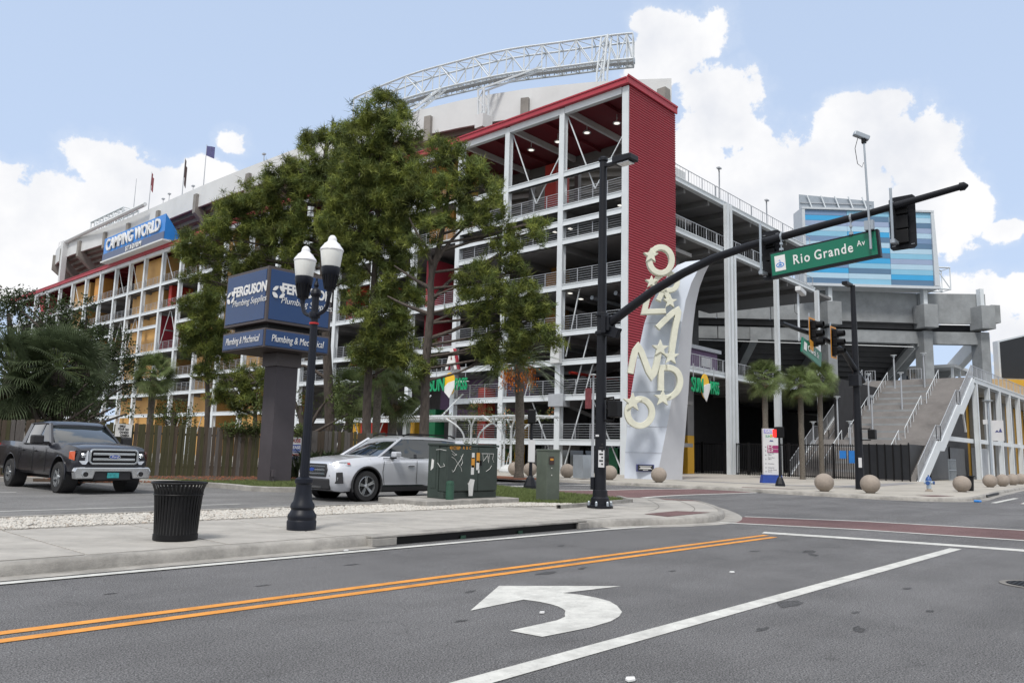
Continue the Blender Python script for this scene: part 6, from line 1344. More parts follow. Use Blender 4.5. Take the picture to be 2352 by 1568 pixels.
plm = MB(); n = len(secs); vs = [p for s_ in secs for p in s_]; plm.add(vs, [(5*k+a, 5*k+(a+1) % 5, 5*k+(a+1) % 5+5, 5*k+a+5) for k in range(n-1) for a in (0, 2, 3, 4)]+[tuple(5*(n-1)+a for a in range(5))])
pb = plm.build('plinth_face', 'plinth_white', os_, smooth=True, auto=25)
sm = loftcol(1, 2, 'plinth_shaded_side', 'plinth_shaded_side'); sm.build('plinth_shaded_side', 'plinth_shaded_side', os_, smooth=True)
for k in (1, 2, 3, 4, 5):
    L_, M_ = secs[k][0], secs[k][1]; o = (M_-L_).cross(up).normalized()*.01; m = MB(); m.beam(L_+o, M_+o, .02, .018); m.build('seam', 'rail_steel', os_)
R4a = lambda x, y: rgc(1500, 550, x, y); R4b = lambda x, y: rgc(1500, 900, x, y)
def on_face(p, off=1.0): q = ray(*p); dd = d_base-off; s_ = dd/(q[0]*nf.x+q[1]*nf.y); return Vector((q[0]*s_, q[1]*s_, EYE+q[2]*s_))
def ribbon(paths, lb, w=.42, th=.42, closed=False, Rf=R4a, off=1.1):
    pass
def letter(name, strokes, star, Rf, off, w=.46, star_r=.75, th=.42):
    w *= 1.18; star_r *= 1.08
    lt = None; m = MB(); fn = -nf
    for st in strokes:
        P = [on_face(Rf(*p), off) for p in st]
        P = [Vector(q) for q in spline([tuple(p) for p in P], 4)] if len(P) > 3 else P
        n = len(P); rgt, upv = [], []
        vs = []
        for i in range(n):
            d0 = (P[i]-P[max(i-1, 0)]); d1 = (P[min(i+1, n-1)]-P[i])
            if d0.length < 1e-6: d0 = d1
            if d1.length < 1e-6: d1 = d0
            d0.normalize(); d1.normalize(); t_ = (d0+d1).normalized(); s_ = t_.cross(nf).normalized(); k_m = 1/max(.45, (d0.dot(t_)))
            for a, b in ((-1, 0), (1, 0), (1, 1), (-1, 1)): vs.append(P[i]+s_*(a*w/2*k_m)+nf*(b*th))
        fs = [(4*i+a, 4*i+(a+1) % 4, 4*i+4+(a+1) % 4, 4*i+4+a) for i in range(n-1) for a in range(4)]+[(0, 1, 2, 3), (4*n-1, 4*n-2, 4*n-3, 4*n-4)]
        m.add(vs, fs)
    bpy_o = m.build('letter', 'cream', os_, bevel=.03); bpy_o['label'] = name
    c = on_face(Rf(*star), off+.08); pts = [((star_r if k % 2 == 0 else star_r*.42)*math.cos(k*.6283+.3), (star_r if k % 2 == 0 else star_r*.42)*math.sin(k*.6283+.3)) for k in range(10)]
    m = MB(); m.prism(pts, c+nf*.3, nr_, up, .34) if False else m.prism(pts, c+nf*.0, nr_, up, -.34); m.build('star', 'cream', bpy_o, bevel=.02)
    m = MB(); m.tube([c+nf*.2, c+nf*1.2+nr_*.3], .05, 6); m.build('standoff', 'white_steel', bpy_o)
    return bpy_o
def ringp(cx_, cy_, rx, ry, a0, a1, n=14): return [(cx_+rx*math.cos(R(a)), cy_-ry*math.sin(R(a))) for a in np.linspace(a0, a1, n)]
letter('topmost letter O of the sculpture', [ringp(560, 365, 103, 118, -215, 140, 16)], (470, 322), R4a, 1.6, .29, .46)
letter('letter R partly hidden behind the traffic arm', [[(480, 600), (530, 530), (600, 480), (670, 500), (712, 560), (690, 625), (620, 645), (560, 640)], [(575, 660), (540, 735)], [(590, 645), (620, 690), (645, 740)]], (645, 745), R4a, 1.4, .26, .42)
letter('letter L of the sculpture', [[(455, 640), (410, 840), (605, 833)]], (475, 565), R4a, 1.5, .27, .38)
letter('letter A without crossbar', [[(530, 985), (712, 825), (690, 1010), (655, 1250)]], (652, 1250), R4a, 1.4, .31, .50)
letter('letter N leaning left', [[(282, 1402), (352, 1160), (478, 1430), (548, 1190)]], (556, 1175), R4a, 1.5, .31, .50)
letter('letter D of the sculpture', [[(563, 275), (563, 70), (620, 66)], [(600, 66), (660, 72), (715, 110), (740, 190), (715, 280), (650, 335), (590, 345)]], (578, 345), R4b, 1.4, .30, .50)
letter('lowest letter O of the sculpture', [ringp(368, 478, 113, 122, -215, 120, 16)], (302, 385), R4b, 1.6, .31, .56)
a = on_face(R4b(338, 955), .42); b = on_face(R4b(497, 958), .42); c = on_face(R4b(415, 1022), .42)
pq = thing('plaque', 'small dark bronze plaque on the foot of the white sculpture', 'plaque', (a+b)/2); wq = (b-a).length; hq = (a.z+b.z)/2-c.z
m = MB(); m.prism([(-wq/2, -hq), (wq/2, -hq), (wq/2, 0), (-wq/2, 0)], (a+b)/2+nf*.3, nr_, up, .3); m.build('plate', 'text_navy', pq)
m = MB(); m.prism([(-wq*.46, -hq*.93), (wq*.46, -hq*.93), (wq*.46, -hq*.07), (-wq*.46, -hq*.07)], (a+b)/2-nf*.0, nr_, up, .012); m.build('raised_field', 'screen_black', pq)
for k, (ww, hh) in enumerate(((.7, .06), (.6, .14), (.75, .06), (.3, .06))):
    m = MB(); z_ = -hq*(.2+.19*k); m.prism([(-wq*ww/2, z_-hq*hh), (wq*ww/2, z_-hq*hh), (wq*ww/2, z_), (-wq*ww/2, z_)], (a+b)/2-nf*.013, nr_, up, .004); m.build('worn_text_line', 'letter_white', pq)

# ------------------------------------------------------------------ black gate fence round the stairs
XG = 64.4
def picket_panel(parent, p, q, h, step, post=True, name='gate_leaf', w=.05):
    p, q = Vector(p), Vector(q); L = (q-p).length; m = MB()
    for z in (.12, h-.12): m.beam(p+up*z, q+up*z, .06, .07)
    n = max(1, int(L/step))
    for i in range(n+1): c = p.lerp(q, i/n); m.beam(c, c+up*h, w, w, (1, 0, 0))
    o = m.build(name, 'black_metal', parent)
    if post: m = MB(); m.box(p.x-.07, p.x+.07, p.y-.07, p.y+.07, .15, .15+h+.05); m.build('gate_post', 'black_metal', parent)
    return o
GF = thing('gate_fence', 'long black picket fence and gates closing off the staircase and dark entrance', 'fence', (XG, 25, .155))
hg = 2.75
ys = [onX(x, 1060, XG)[1] for x in (1568, 1598, 1612, 1665, 1720, 1752, 1812, 1842, 1850, 1915, 1925, 1980)]
segs = [(38, 35.2), (35.2, ys[2]), (ys[2], ys[3]), (ys[3], ys[4]), (ys[4], ys[6]), (ys[6], ys[7]), (ys[7], ys[9]), (ys[9], ys[11])]
for (a_y, b_y) in segs: picket_panel(GF, (XG, a_y, .15), (XG, b_y, .15), hg, .16)
yA = ys[11]; yB = onX(2090, 1060, XG)[1]
m = MB(); m.box(XG-.02, XG+.02, yB, yA, .25, .15+hg); m.build('dark_mesh_screen', 'screen_black', GF)
n = 6
for i in range(n+1): y = yA+(yB-yA)*i/n; m = MB(); m.box(XG-.1, XG-.03, y-.04, y+.04, .15, .2+hg); m.build('fence_post', 'black_metal', GF)
for (x0, x1) in ((66.2, 72), (72, 78.3), (78.3, 84)):
    m = MB(); m.box(x0, x1-.1, YR_+.70, YR_+.74, .2, 3.0); m.build('dark_mesh_screen', 'screen_black', GF); m = MB(); m.box(x0-.05, x0+.05, YR_+.62, YR_+.69, .15, 3.1); m.build('fence_post', 'black_metal', GF)
m = MB(); m.box(58.4, 58.5, 24, 26, .15, .16); 
for (xl, yt, xr, yb, lb) in ((655, 462, 718, 535, 'smaller blue notice on the black fence'), (740, 462, 820, 578, 'larger blue notice on the black fence')):
    a = onX(*rgc(1920, 1000, xl, yt), XG-.12); b = onX(*rgc(1920, 1000, xr, yb), XG-.12); m = MB(); m.box(XG-.13, XG-.10, b[1], a[1], b[2], a[2]); o = m.build('notice', 'poster_blue'); tag(o, lb, 'notice')
a = onX(*rgc(1500, 900, 1120, 800), XG-.1); b = onX(*rgc(1500, 900, 1180, 880), XG-.1)
# turnstile posts in the shade, barrier crate
q = ond(*rgc(1920, 1000, 1660, 680), 66); t = thing('crowd_barrier', 'folded grey crowd barrier standing beneath the stair flight', 'barrier', (q[0], q[1], .155))
m = MB()
for k in range(9): m.box(q[0]+k*.3, q[0]+k*.3+.04, q[1]-.02, q[1]+.02, .2, 1.9)
for z in (.2, 1.0, 1.9): m.box(q[0], q[0]+2.45, q[1]-.03, q[1]+.03, z, z+.05)
m.build('frame', 'galv', t)
q = onz(*rgc(1500, 900, 1470, 1090), .15)
# gate directory sign
gx, gy = onz(1772, 1109, .15)[:2]; zt_ = zof(1766, 984, gx, gy)
gs = thing('directory_sign', 'tall white GATE directory sign on blue base beside the pedestrian signal', 'sign', (gx, gy, .155))
rv = Vector((nr_.x, nr_.y, 0)); nv = -nf
def gq(m, x0, x1, z0, z1, o0, d): m.prism([(x0, z0), (x1, z0), (x1, z1), (x0, z1)], Vector((gx, gy, 0))+nv*o0, rv, up, d)
wg = .86
m = MB(); m.prism([(-.62, .155), (.62, .155), (.55, .62), (-.55, .62)], Vector((gx, gy, 0))-nv*.25, rv, up, .5); m.build('base', 'text_blue', gs)
m = MB(); gq(m, -wg/2-.05, wg/2+.05, .63, zt_, -.12, .22); m.build('panel', 'sign_white', gs, bevel=.01)
H_ = zt_-.63; zz = lambda f: .63+H_*f
m = MB(); gq(m, -wg/2, wg/2, zz(.895), zz(.985), .101, .01); m.build('title_band', 'lavender', gs)
text('lettering', 'GATE A', 'letter_white', gs, Vector((gx, gy, zz(.94)))+nv*.115-rv*.0, rv, up, .24, .004, 0, .85, bold=.004)
text('lettering', 'SUN PASS', 'sun_green', gs, Vector((gx, gy, zz(.83)))+nv*.105, rv, up, .19, .004, 0, .8, bold=.002)
m = MB(); m.prism([(.06*math.cos(a), .09*math.sin(a)) for a in np.linspace(0, 6.28, 14)[:-1]], Vector((gx, gy, zz(.84)))+nv*.103, rv, up, .002); m.build('sun_disc', 'sun_yellow', gs)
m = MB(); m.prism([(-.14, -.05), (.14, -.05), (.05, .04), (.02, -.01), (-.03, .05), (-.08, -.02)], Vector((gx, gy, zz(.74)))+nv*.101, rv, up, .01); m.build('emblem', 'text_navy', gs)
for k, (s_, f_) in enumerate((('B–C', .60), ('D–F', .515))):
    m = MB(); gq(m, -wg*.28, wg*.5, zz(f_-.037), zz(f_+.037), .101, .01); m.build('gate_band', 'magenta', gs)
    text('lettering', s_, 'letter_white', gs, Vector((gx, gy, zz(f_)))+nv*.115-rv*.06, rv, up, .20, .004, 0, .9, bold=.003)
for s_, f_ in (('South Box\nOffice', .425), ('North Box\nOffice', .335), ('Amenities', .24), ('Batteries', .155), ('Florida Citrus\nSports', .07)):
    if s_ == 'Batteries': s_ = 'Deliveries'
    text('lettering', s_, 'text_grey', gs, Vector((gx, gy, zz(f_+(.02 if '\n' in s_ else 0))))+nv*.104-rv*.22, rv, up, .095, .003, 0, .95, align='LEFT')
for f_, dr_ in ((.60, -1), (.515, 0), (.425, -1), (.335, 0), (.24, -1), (.155, -1), (.07, -1)):
    m = MB(); c = Vector((gx, gy, zz(f_)))+nv*.101-rv*.335
    if dr_: m.prism([(-.05, 0), (0, .035), (0, .01), (.05, .01), (.05, -.01), (0, -.01), (0, -.035)], c, rv, up, .008)
    else: m.prism([(0, .05), (-.035, 0), (-.01, 0), (-.01, -.05), (.01, -.05), (.01, 0), (.035, 0)], c, rv, up, .008)
    m.build('arrow', 'text_grey', gs)
# street lamp with banner, far right, and a second plain one
def banner_lamp(xp, ytop, ybot, X, lb, blb):
    q = ond(xp, 1060, 60); x, y = q[0], q[1]; z1 = zof(xp, ytop, x, y)-.155; t = thing('lamp_post', lb, 'lamp post', (x, y, .155))
    m = MB(); m.lathe([(.16, 0), (.11, .3), (.08, z1-.2)], (0, 0, 0), 10); m.build('pole', 'galv', t, local=True, smooth=True)
    m = MB(); m.lathe([(.09, z1-.4), (.14, z1-.3), (.40, z1-.18), (.40, z1-.15), (.05, z1-.1)], (0, 0, 0), 14); m.build('lamp_head', 'galv', t, local=True)
    m = MB(); m.cbox((-.1, .2, z1*.72), .25, .3, .35); m.build('equipment_box', 'white_panel', t, local=True)
    m = MB(); m.box(.12, .14, -.95, -.12, z1*.50, z1*.74) ; m.build('banner', 'sign_white', t, local=True)
    m = MB(); m.prism([(.3, .62), (.75, .62), (.6, .66), (.5, .60), (.4, .68)] and [(-.85, .60*z1), (-.35, .60*z1), (-.5, .625*z1), (-.62, .605*z1), (-.72, .65*z1)], (.115, 0, 0), (0, 1, 0), (0, 0, 1), -.004); m.build('banner_emblem', 'text_navy', t, local=True)
    return t
banner_lamp(rgc(1920, 1000, 2048, 0)[0], rgc(1920, 700, 0, 1085)[1], 1090, None, 'grey lamp post with white banner in front of the yellow wing', '')
# banner post left of the near mast, far side
q = onz(*rgc(1000, 850, 1765, 1280), .15); x, y = q[0], q[1]; z1 = zof(*rgc(1000, 850, 1765, 350), x, y); t = thing('lamp_post', 'slim pale lamp post with small banner just left of the near traffic mast', 'lamp post', (x, y, .155))
m = MB(); m.lathe([(.09, 0), (.05, z1)], (0, 0, 0), 8); m.build('pole', 'rail_steel', t, local=True); m = MB(); m.lathe([(.05, z1), (.3, z1+.05), (.05, z1+.1)], (0, 0, 0), 12); m.build('lamp_head', 'white_steel', t, local=True)
m = MB(); m.box(-.02, .0, .1, .55, z1*.68, z1*.88); m.build('banner', 'flag_cloth', t, local=True)
m = MB(); m.cbox((.3, .9, .7), .9, .7, 1.3); o = m.build('utility_box', 'galv'); o.location = (x, y, .155); tag(o, 'pale grey utility box behind the near traffic mast', 'cabinet')
# white posts with trellis (pergola frames) in front of the gate
def trellis(xc, ytop, xl, xr, X, xb, lb):
    b = onX(xb, 1068, X); t = thing('trellis', lb, 'trellis', (X, b[1], .155)); zt_ = onX(xc, ytop, X)[2]; yl, yr = onX(xl, ytop, X)[1], onX(xr, ytop, X)[1]; ym = (yl+yr)/2; wy = abs(yl-yr)
    for dy, dx in ((-.35, -.35), (.35, -.35), (-.35, .35), (.35, .35)):
        m = MB(); pts = [(X+dx, b[1]+dy, .15), (X+dx, b[1]+dy, zt_-1.6), (X+dx*2, b[1]+dy*2, zt_-.7), (X+dx*3.5, b[1]+dy*4.5, zt_-.05)]; m.tube(spline(pts, 4), .07, 6); m.build('leg', 'white_steel', t)
    m = MB()
    for rr_ in (1, .78, .56, .34):
        m.tube([(X+wy*.33*rr_*math.sin(a), ym+wy/2*rr_*math.cos(a), zt_) for a in np.linspace(0, 6.283, 25)], .05, 5)
    for k in range(8): a = k*.785; m.beam((X, ym, zt_+.05), (X+wy*.33*math.sin(a), ym+wy/2*math.cos(a), zt_+.05), .07, .07)
    m.build('ring_frame', 'white_steel', t, kind='stuff')
    m = MB(); m.sphere((X, b[1], .25), .8, 16, 8, .6); m.build('planter', 'white_panel', t)
    return (X, ym, zt_, wy, b[1])
TR = [trellis(1115, 960, 990, 1190, 41.8, 1080, 'white round trellis with climbing vine over the gate left of the palm'), trellis(1210, 957, 1140, 1272, 41.2, 1172, 'white round trellis with orange flowers just right of the date palm trunk')]
# flat white canopy arms on the gate columns
m = MB()
# ================================================================== cars
def boolean_cut(o, cutters):
    for q_ in [o]+list(cutters):
        b_ = bmesh.new(); b_.from_mesh(q_.data); bmesh.ops.remove_doubles(b_, verts=b_.verts, dist=1e-5); bmesh.ops.recalc_face_normals(b_, faces=b_.faces); b_.to_mesh(q_.data); b_.free()
    for c in cutters:
        md = o.modifiers.new('cut', 'BOOLEAN'); md.object = c; md.operation = 'DIFFERENCE'; md.solver = 'EXACT'
    bpy.context.view_layer.update(); ev = o.evaluated_get(bpy.context.evaluated_depsgraph_get()); me = bpy.data.meshes.new_from_object(ev)
    for md in list(o.modifiers): o.modifiers.remove(md)
    o.data = me
    for c in cutters: bpy.data.objects.remove(c, do_unlink=True)
def loft(stations, mat, name, parent, smooth=True, auto=32, cap=True):
    """stations: list of (x, [(y, z), ...]) half sections from bottom centre to top centre; mirrored in y"""
    k = len(stations[0][1]); m = MB(); vs = []
    for x, sec in stations:
        for y, z in sec: vs.append((x, y, z))
        for y, z in reversed(sec[1:-1]): vs.append((x, -y, z))
    K = 2*k-2; fs = []
    for i in range(len(stations)-1):
        for j in range(K): a, b = i*K+j, i*K+(j+1) % K; fs.append((a, a+K, b+K, b))
    fs.append(tuple(range(K))); n = (len(stations)-1)*K; fs.append(tuple(reversed(range(n, n+K))))
    m.add(vs, fs); return m.build(name, mat, parent, local=True, smooth=smooth, auto=auto)
def wheel(parent, x, y, r, w, spokes, side, rimr=.62, style='six'):
    """side +1: outer face towards +y"""
    s = side
    m = MB(); m.lathe([(r*.60, -w/2), (r*.93, -w/2), (r*.99, -w*.38), (r, -w*.25), (r, w*.25), (r*.99, w*.38), (r*.93, w/2), (r*.66, w/2)], (x, y, r), 36, 'y', False); t = m.build('tyre', 'black_rubber', None, smooth=True, auto=40)
    t.parent = parent
    m = MB(); yo = y+s*w*.42; rr = r*.66
    m.lathe([(rr, yo-y), (rr*1.02, yo-y+s*.012), (rr*.93, yo-y+s*.015), (rr*.90, yo-y-s*.06)], (x, y, r), 32, 'y', False)
    for k in range(spokes):
        a = 6.28319*k/spokes+.2
        for d in ((-.10, .10) if style == 'double' else (0,)):
            a1 = a+d; wd = .035 if style == 'double' else .055
            m.beam((x+rr*.16*math.cos(a+d*2), yo-s*.03, r+rr*.16*math.sin(a+d*2)), (x+rr*.93*math.cos(a1), yo-s*.005, r+rr*.93*math.sin(a1)), .035, wd, (math.cos(a1+1.57), 0, math.sin(a1+1.57)))
    m.lathe([(rr*.24, yo-y-s*.04), (rr*.22, yo-y+s*.012), (rr*.10, yo-y+s*.02)], (x, y, r), 16, 'y'); rim = m.build('rim', 'alloy', None, smooth=True, auto=30); rim.parent = t
    m = MB(); m.lathe([(rr*.92, yo-y-s*.07), (rr*.3, yo-y-s*.075)], (x, y, r), 24, 'y'); h = m.build('brake_disc', 'plastic_black', None); h.parent = t
    return t
def strip_on(parent, name, mat, P, w, up_=(0, 0, 1), th=.012):
    m = MB()
    for a, b in zip(P, P[1:]): m.beam(a, b, th, w, up_)
    return m.build(name, mat, parent, local=True)
# ---- silver SUV. local: +x nose, z up, y left/right
def make_suv():
    L, Wd = 5.02, 1.0
    t = thing('parked_suv', 'silver SUV parked facing left between the lamp post and green cabinet', 'car', (0, 0, 0))
    zb = .28
    def sec(w, z0, zm, zt, tw, crown=0.0):   # half section: sill, lower side, waist bulge, shoulder, top edge, top centre
        return [(0, z0), (w*.86, z0), (w*.965, z0+.10), (w*1.0, z0+(zm-z0)*.45), (w*.995, zm-.08), (w*.965, zm), (tw, zt), (tw*.6, zt+crown*.8), (0, zt+crown)]
    st = [(2.50, sec(.60, .42, .78, .86, .50, .0)), (2.46, sec(.74, .34, .80, .93, .62, .01)), (2.36, sec(.86, .27, .84, 1.00, .72, .015)), (2.18, sec(.94, .25, .90, 1.06, .78, .02)), (1.85, sec(.985, .26, .965, 1.11, .82, .03)), (1.4, sec(.995, .28, 1.02, 1.145, .84, .035)), (1.05, sec(1.0, .29, 1.05, 1.165, .86, .03)),
          (.6, sec(1.0, .29, 1.07, 1.16, .87)), (-.4, sec(1.0, .29, 1.08, 1.17, .87)), (-1.4, sec(1.0, .29, 1.09, 1.18, .87)), (-2.0, sec(.985, .30, 1.10, 1.19, .86)), (-2.35, sec(.93, .34, 1.10, 1.19, .82)), (-2.48, sec(.86, .45, 1.06, 1.15, .76)), (-2.52, sec(.78, .55, 1.0, 1.10, .70))]
    body = loft(st, 'suv_paint', 'body', t)
    fx_, rx_, wr = 1.50, -1.36, .395
    cut = []
    for x in (fx_, rx_):
        m = MB(); m.lathe([(.47, -1.3), (.47, -.64)], (x, 0, wr+.02), 32, 'y'); cut.append(m.build('c', 'black_rubber'))
        m = MB(); m.lathe([(.47, .64), (.47, 1.3)], (x, 0, wr+.02), 32, 'y'); cut.append(m.build('c', 'black_rubber'))
    body.data.validate(); boolean_cut(body, cut)
    # greenhouse in glass with roof and pillars in paint
    def gsec(w0, w1, z0, z1): return [(0, z0), (w0, z0), (w0*.5+w1*.5+.02, (z0+z1)/2), (w1, z1), (w1*.8, z1+.03), (0, z1+.05)]
    zr = 1.68
    gs_ = [(1.06, gsec(.80, .79, 1.12, 1.14)), (.20, gsec(.90, .70, 1.12, 1.66)), (-.1, gsec(.915, .70, 1.12, zr)), (-1.2, gsec(.92, .70, 1.12, zr)), (-1.9, gsec(.90, .68, 1.12, 1.64)), (-2.42, gsec(.80, .74, 1.12, 1.18))]
    loft(gs_, 'car_glass', 'windows', t)
    rf = [(.34, [(0, 1.60), (.60, 1.60), (.655, 1.60), (.66, 1.62), (.45, 1.645), (0, 1.655)]), (.12, [(0, 1.66), (.66, 1.655), (.725, 1.64), (.725, 1.67), (.60, 1.71), (0, 1.735)]), (-.5, [(0, 1.66), (.67, 1.66), (.735, 1.655), (.735, 1.69), (.60, 1.735), (0, 1.765)]), (-1.3, [(0, 1.66), (.67, 1.66), (.735, 1.65), (.735, 1.685), (.60, 1.73), (0, 1.755)]), (-2.02, [(0, 1.62), (.64, 1.62), (.70, 1.61), (.70, 1.645), (.56, 1.68), (0, 1.70)]), (-2.22, [(0, 1.60), (.6, 1.60), (.64, 1.60), (.64, 1.615), (.5, 1.63), (0, 1.64)])]
    loft(rf, 'suv_paint', 'roof', t)
    for s in (-1, 1):
        m = MB(); m.beam((1.10, s*.84, 1.13), (.22, s*.70, 1.66), .05, .09, (0, s, .3)); m.build('pillar', 'suv_paint', t, local=True, bevel=.01)
        m = MB(); m.prism([(-1.62, 1.10), (-2.44, 1.10), (-2.20, 1.66), (-1.98, 1.68), (-1.92, 1.5)], (0, s*.925, 0), (1, 0, 0), (0, -s*.25, 1), .0) if False else None
        m = MB(); q = lambda x, z: (x, s*(.935-.23*(z-1.1)/.56), z)
        m.add([q(-1.80, 1.11), q(-2.42, 1.11), q(-2.16, 1.66), q(-1.86, 1.66)]+[(x, y*.93, z) for x, y, z in (q(-1.80, 1.11), q(-2.42, 1.11), q(-2.16, 1.66), q(-1.86, 1.66))], [(0, 1, 2, 3), (7, 6, 5, 4), (0, 4, 5, 1), (1, 5, 6, 2), (2, 6, 7, 3), (3, 7, 4, 0)]); m.build('rear_pillar', 'suv_paint', t, local=True)
        for x0, x1 in ((-.22, -.12), (-1.12, -1.04)):
            m = MB(); m.add([q(x0, 1.11), q(x1, 1.11), q(x1-.02, 1.66), q(x0-.02, 1.66)]+[(x, y*.97, z) for x, y, z in (q(x0, 1.11), q(x1, 1.11), q(x1-.02, 1.66), q(x0-.02, 1.66))], [(0, 1, 2, 3), (7, 6, 5, 4), (0, 4, 5, 1), (1, 5, 6, 2), (2, 6, 7, 3), (3, 7, 4, 0)]); m.build('door_pillar', 'plastic_black', t, local=True)
        strip_on(t, 'window_trim', 'chrome', [(1.0, s*.955, 1.115), (.3, s*.965, 1.12), (-1.9, s*.965, 1.13)], .022)
        strip_on(t, 'roof_rail', 'black_metal', [(0.1, s*.66, 1.735), (-.1, s*.66, 1.80), (-1.7, s*.66, 1.79), (-1.9, s*.64, 1.72)], .035, th=.04)
        strip_on(t, 'sill_trim', 'chrome', [(.98, s*.985, .40), (-.84, s*.985, .40)], .035)
        m = MB(); m.box(-.90, 1.04, min(s*.90, s*.985), max(s*.90, s*.985), .25, .38); m.build('side_skirt', 'plastic_black', t, local=True, bevel=.02)
        for pts in ([(.98, s*1.004, 1.04), (1.02, s*1.006, .75), (.95, s*1.0, .42)], [(-.16, s*1.006, 1.06), (-.16, s*1.009, .75), (-.16, s*1.0, .42)], [(-1.02, s*1.004, 1.07), (-1.0, s*1.004, .88)]):
            strip_on(t, 'door_gap', 'plastic_black', pts, .010, (1, 0, 0), .006)
        for x in (.05, -.92): m = MB(); m.box(x-.11, x+.11, min(s*.985, s*1.03), max(s*.985, s*1.03), .915, .945); h = m.build('door_handle', 'chrome', t, local=True, bevel=.008)
        m = MB(); m.box(.56, .78, min(s*1.0, s*1.20), max(s*1.0, s*1.20), 1.15, 1.30); mi = m.build('mirror', 'suv_paint' if s > 0 else 'plastic_black', t, local=True, bevel=.035)
        m = MB(); m.box(.60, .72, min(s*.9, s*1.04), max(s*.9, s*1.04), 1.11, 1.16); m.build('mirror_foot', 'plastic_black', t, local=True)
        # wheel arch mouldings
        for x in (fx_, rx_):
            m = MB(); P = [(x+.475*math.cos(a), s*.985, wr+.02+.475*math.sin(a)) for a in np.linspace(-.35, 3.5, 20)]
            m.tube(P, .028, 6); m.build('arch_moulding', 'plastic_black', t, local=True, smooth=True)
            for x in (fx_, rx_): m = MB(); m.lathe([(.001, s*.655), (.466, s*.655), (.466, s*.975)], (x, 0, wr+.02), 28, 'y', False); m.build('wheel_liner', 'plastic_black', t, local=True)
        for x in (fx_, rx_): wheel(t, x, s*.865, wr, .24, 5, s, style='double')
        # lamps
        m = MB(); m.add([(2.44, s*.52, .84), (2.30, s*.86, .87), (2.02, s*.965, .93), (2.05, s*.93, 1.01), (2.26, s*.80, 1.0), (2.45, s*.52, .955)]+[(x-.12, y*.86, z) for x, y, z in ((2.44, s*.52, .84), (2.30, s*.86, .87), (2.02, s*.965, .93), (2.05, s*.93, 1.01), (2.26, s*.80, 1.0), (2.45, s*.52, .955))], [(0, 1, 2, 3, 4, 5), (0, 6, 7, 1), (1, 7, 8, 2), (2, 8, 9, 3), (3, 9, 10, 4), (4, 10, 11, 5), (5, 11, 6, 0)])
        hl = m.build('headlight', 'lamp_glass', t, local=True, bevel=.012)
        for (xx, yy) in ((2.40, .60), (2.34, .73)): m = MB(); m.sphere((xx, s*yy, .915), .055, 12, 8); o = m.build('bulb', 'chrome', None); o.parent = hl
        m = MB(); m.add([(2.12, s*.948, .945), (2.04, s*.966, .95), (2.06, s*.95, .99), (2.12, s*.93, .985)], [(0, 1, 2, 3)]); o = m.build('side_marker', 'lamp_red', None); o.parent = hl
        m = MB(); m.prism([(-.20, -.15), (.22, -.13), (.18, .15), (-.24, .13)], (2.34, s*.80, .60), Vector((-.42, s*.9, 0)).normalized(), (0, 0, 1), .05*s); m.build('fog_recess', 'plastic_black', t, local=True, bevel=.01)
        m = MB(); m.beam((2.47, s*.66, .66), (2.30, s*.90, .64), .05, .05); m.beam((2.34, s*.88, .62), (2.34, s*.86, .54), .05, .05, (1, 0, 0)); m.build('daytime_lamp', 'chrome', t, local=True, bevel=.01)
        m = MB(); m.add([(-2.50, s*.60, 1.0), (-2.44, s*.86, 1.0), (-2.40, s*.88, 1.12), (-2.47, s*.60, 1.13)], [(0, 1, 2, 3)]); m.build('tail_light', 'lamp_red', t, local=True)
    m = MB(); m.prism([(-.58, .62), (.58, .62), (.62, .80), (.54, .95), (-.54, .95), (-.62, .80)], (2.46, 0, 0), (0, 1, 0), (0, 0, 1), .07); g_ = m.build('grille', 'plastic_black', t, local=True, bevel=.015)
    for z in (.69, .79, .88): m = MB(); m.box(2.525, 2.545, -.55, .55, z-.018, z+.018); o = m.build('grille_bar', 'chrome', None, bevel=.005); o.parent = g_
    m = MB()
    for z in (.74, .84):
        for k in range(13): m.box(2.525, 2.538, -.50+k*.08, -.46+k*.08, z-.012, z+.012)
    o = m.build('grille_studs', 'chrome', None, kind='stuff'); o.parent = g_
    m = MB(); m.prism([(.10*math.cos(a), .045*math.sin(a)) for a in np.linspace(0, 6.283, 21)[:-1]], (2.545, 0, .80), (0, 1, 0), (0, 0, 1), .012); o = m.build('badge', 'text_blue', None); o.parent = g_; o.scale = (1, 1, 1)
    m = MB(); m.box(2.36, 2.53, -.70, .70, .30, .58); m.build('lower_bumper', 'plastic_black', t, local=True, bevel=.04)
    m = MB(); m.beam((2.535, -.45, .36), (2.535, .45, .36), .02, .05); m.build('skid_plate', 'chrome', t, local=True)
    m = MB(); m.box(-2.0, 2.1, -.75, .75, .22, .30); m.build('underbody', 'black_metal', t, local=True)
    m = MB(); m.box(-2.5, -2.3, -.9, .9, .30, .56); m.build('rear_bumper', 'plastic_black', t, local=True, bevel=.03)
    m = MB()
    for s in (-1, 1): m.beam((1.03, s*.1, 1.19), (.95, s*.62, 1.20), .02, .02)
    m.build('wiper', 'black_metal', t, local=True, kind='stuff')
    for s in (-.4, .4): m = MB(); m.box(-.62, -.2, s-.22, s+.22, 1.1, 1.42); m.build('seat', 'plastic_black', t, local=True, bevel=.05)
    return t
suv = make_suv()
nose = Vector((-1, .0, 0)).normalized()
# near front tyre contact is surveyed; the body axis lies .95 m further in
cp = onz(835, 1151, .155); fw = Vector((cp[0], cp[1], 0)); side = Vector((-nose.y, nose.x, 0))
# the near side is the side facing the camera
sgn = 1 if side.dot(Vector(CAMP)-fw) > 0 else -1
ctr = fw-side*sgn*.87-nose*1.50
suv.location = (ctr.x, ctr.y, .157); suv.rotation_euler = (0, 0, math.atan2(nose.y, nose.x))

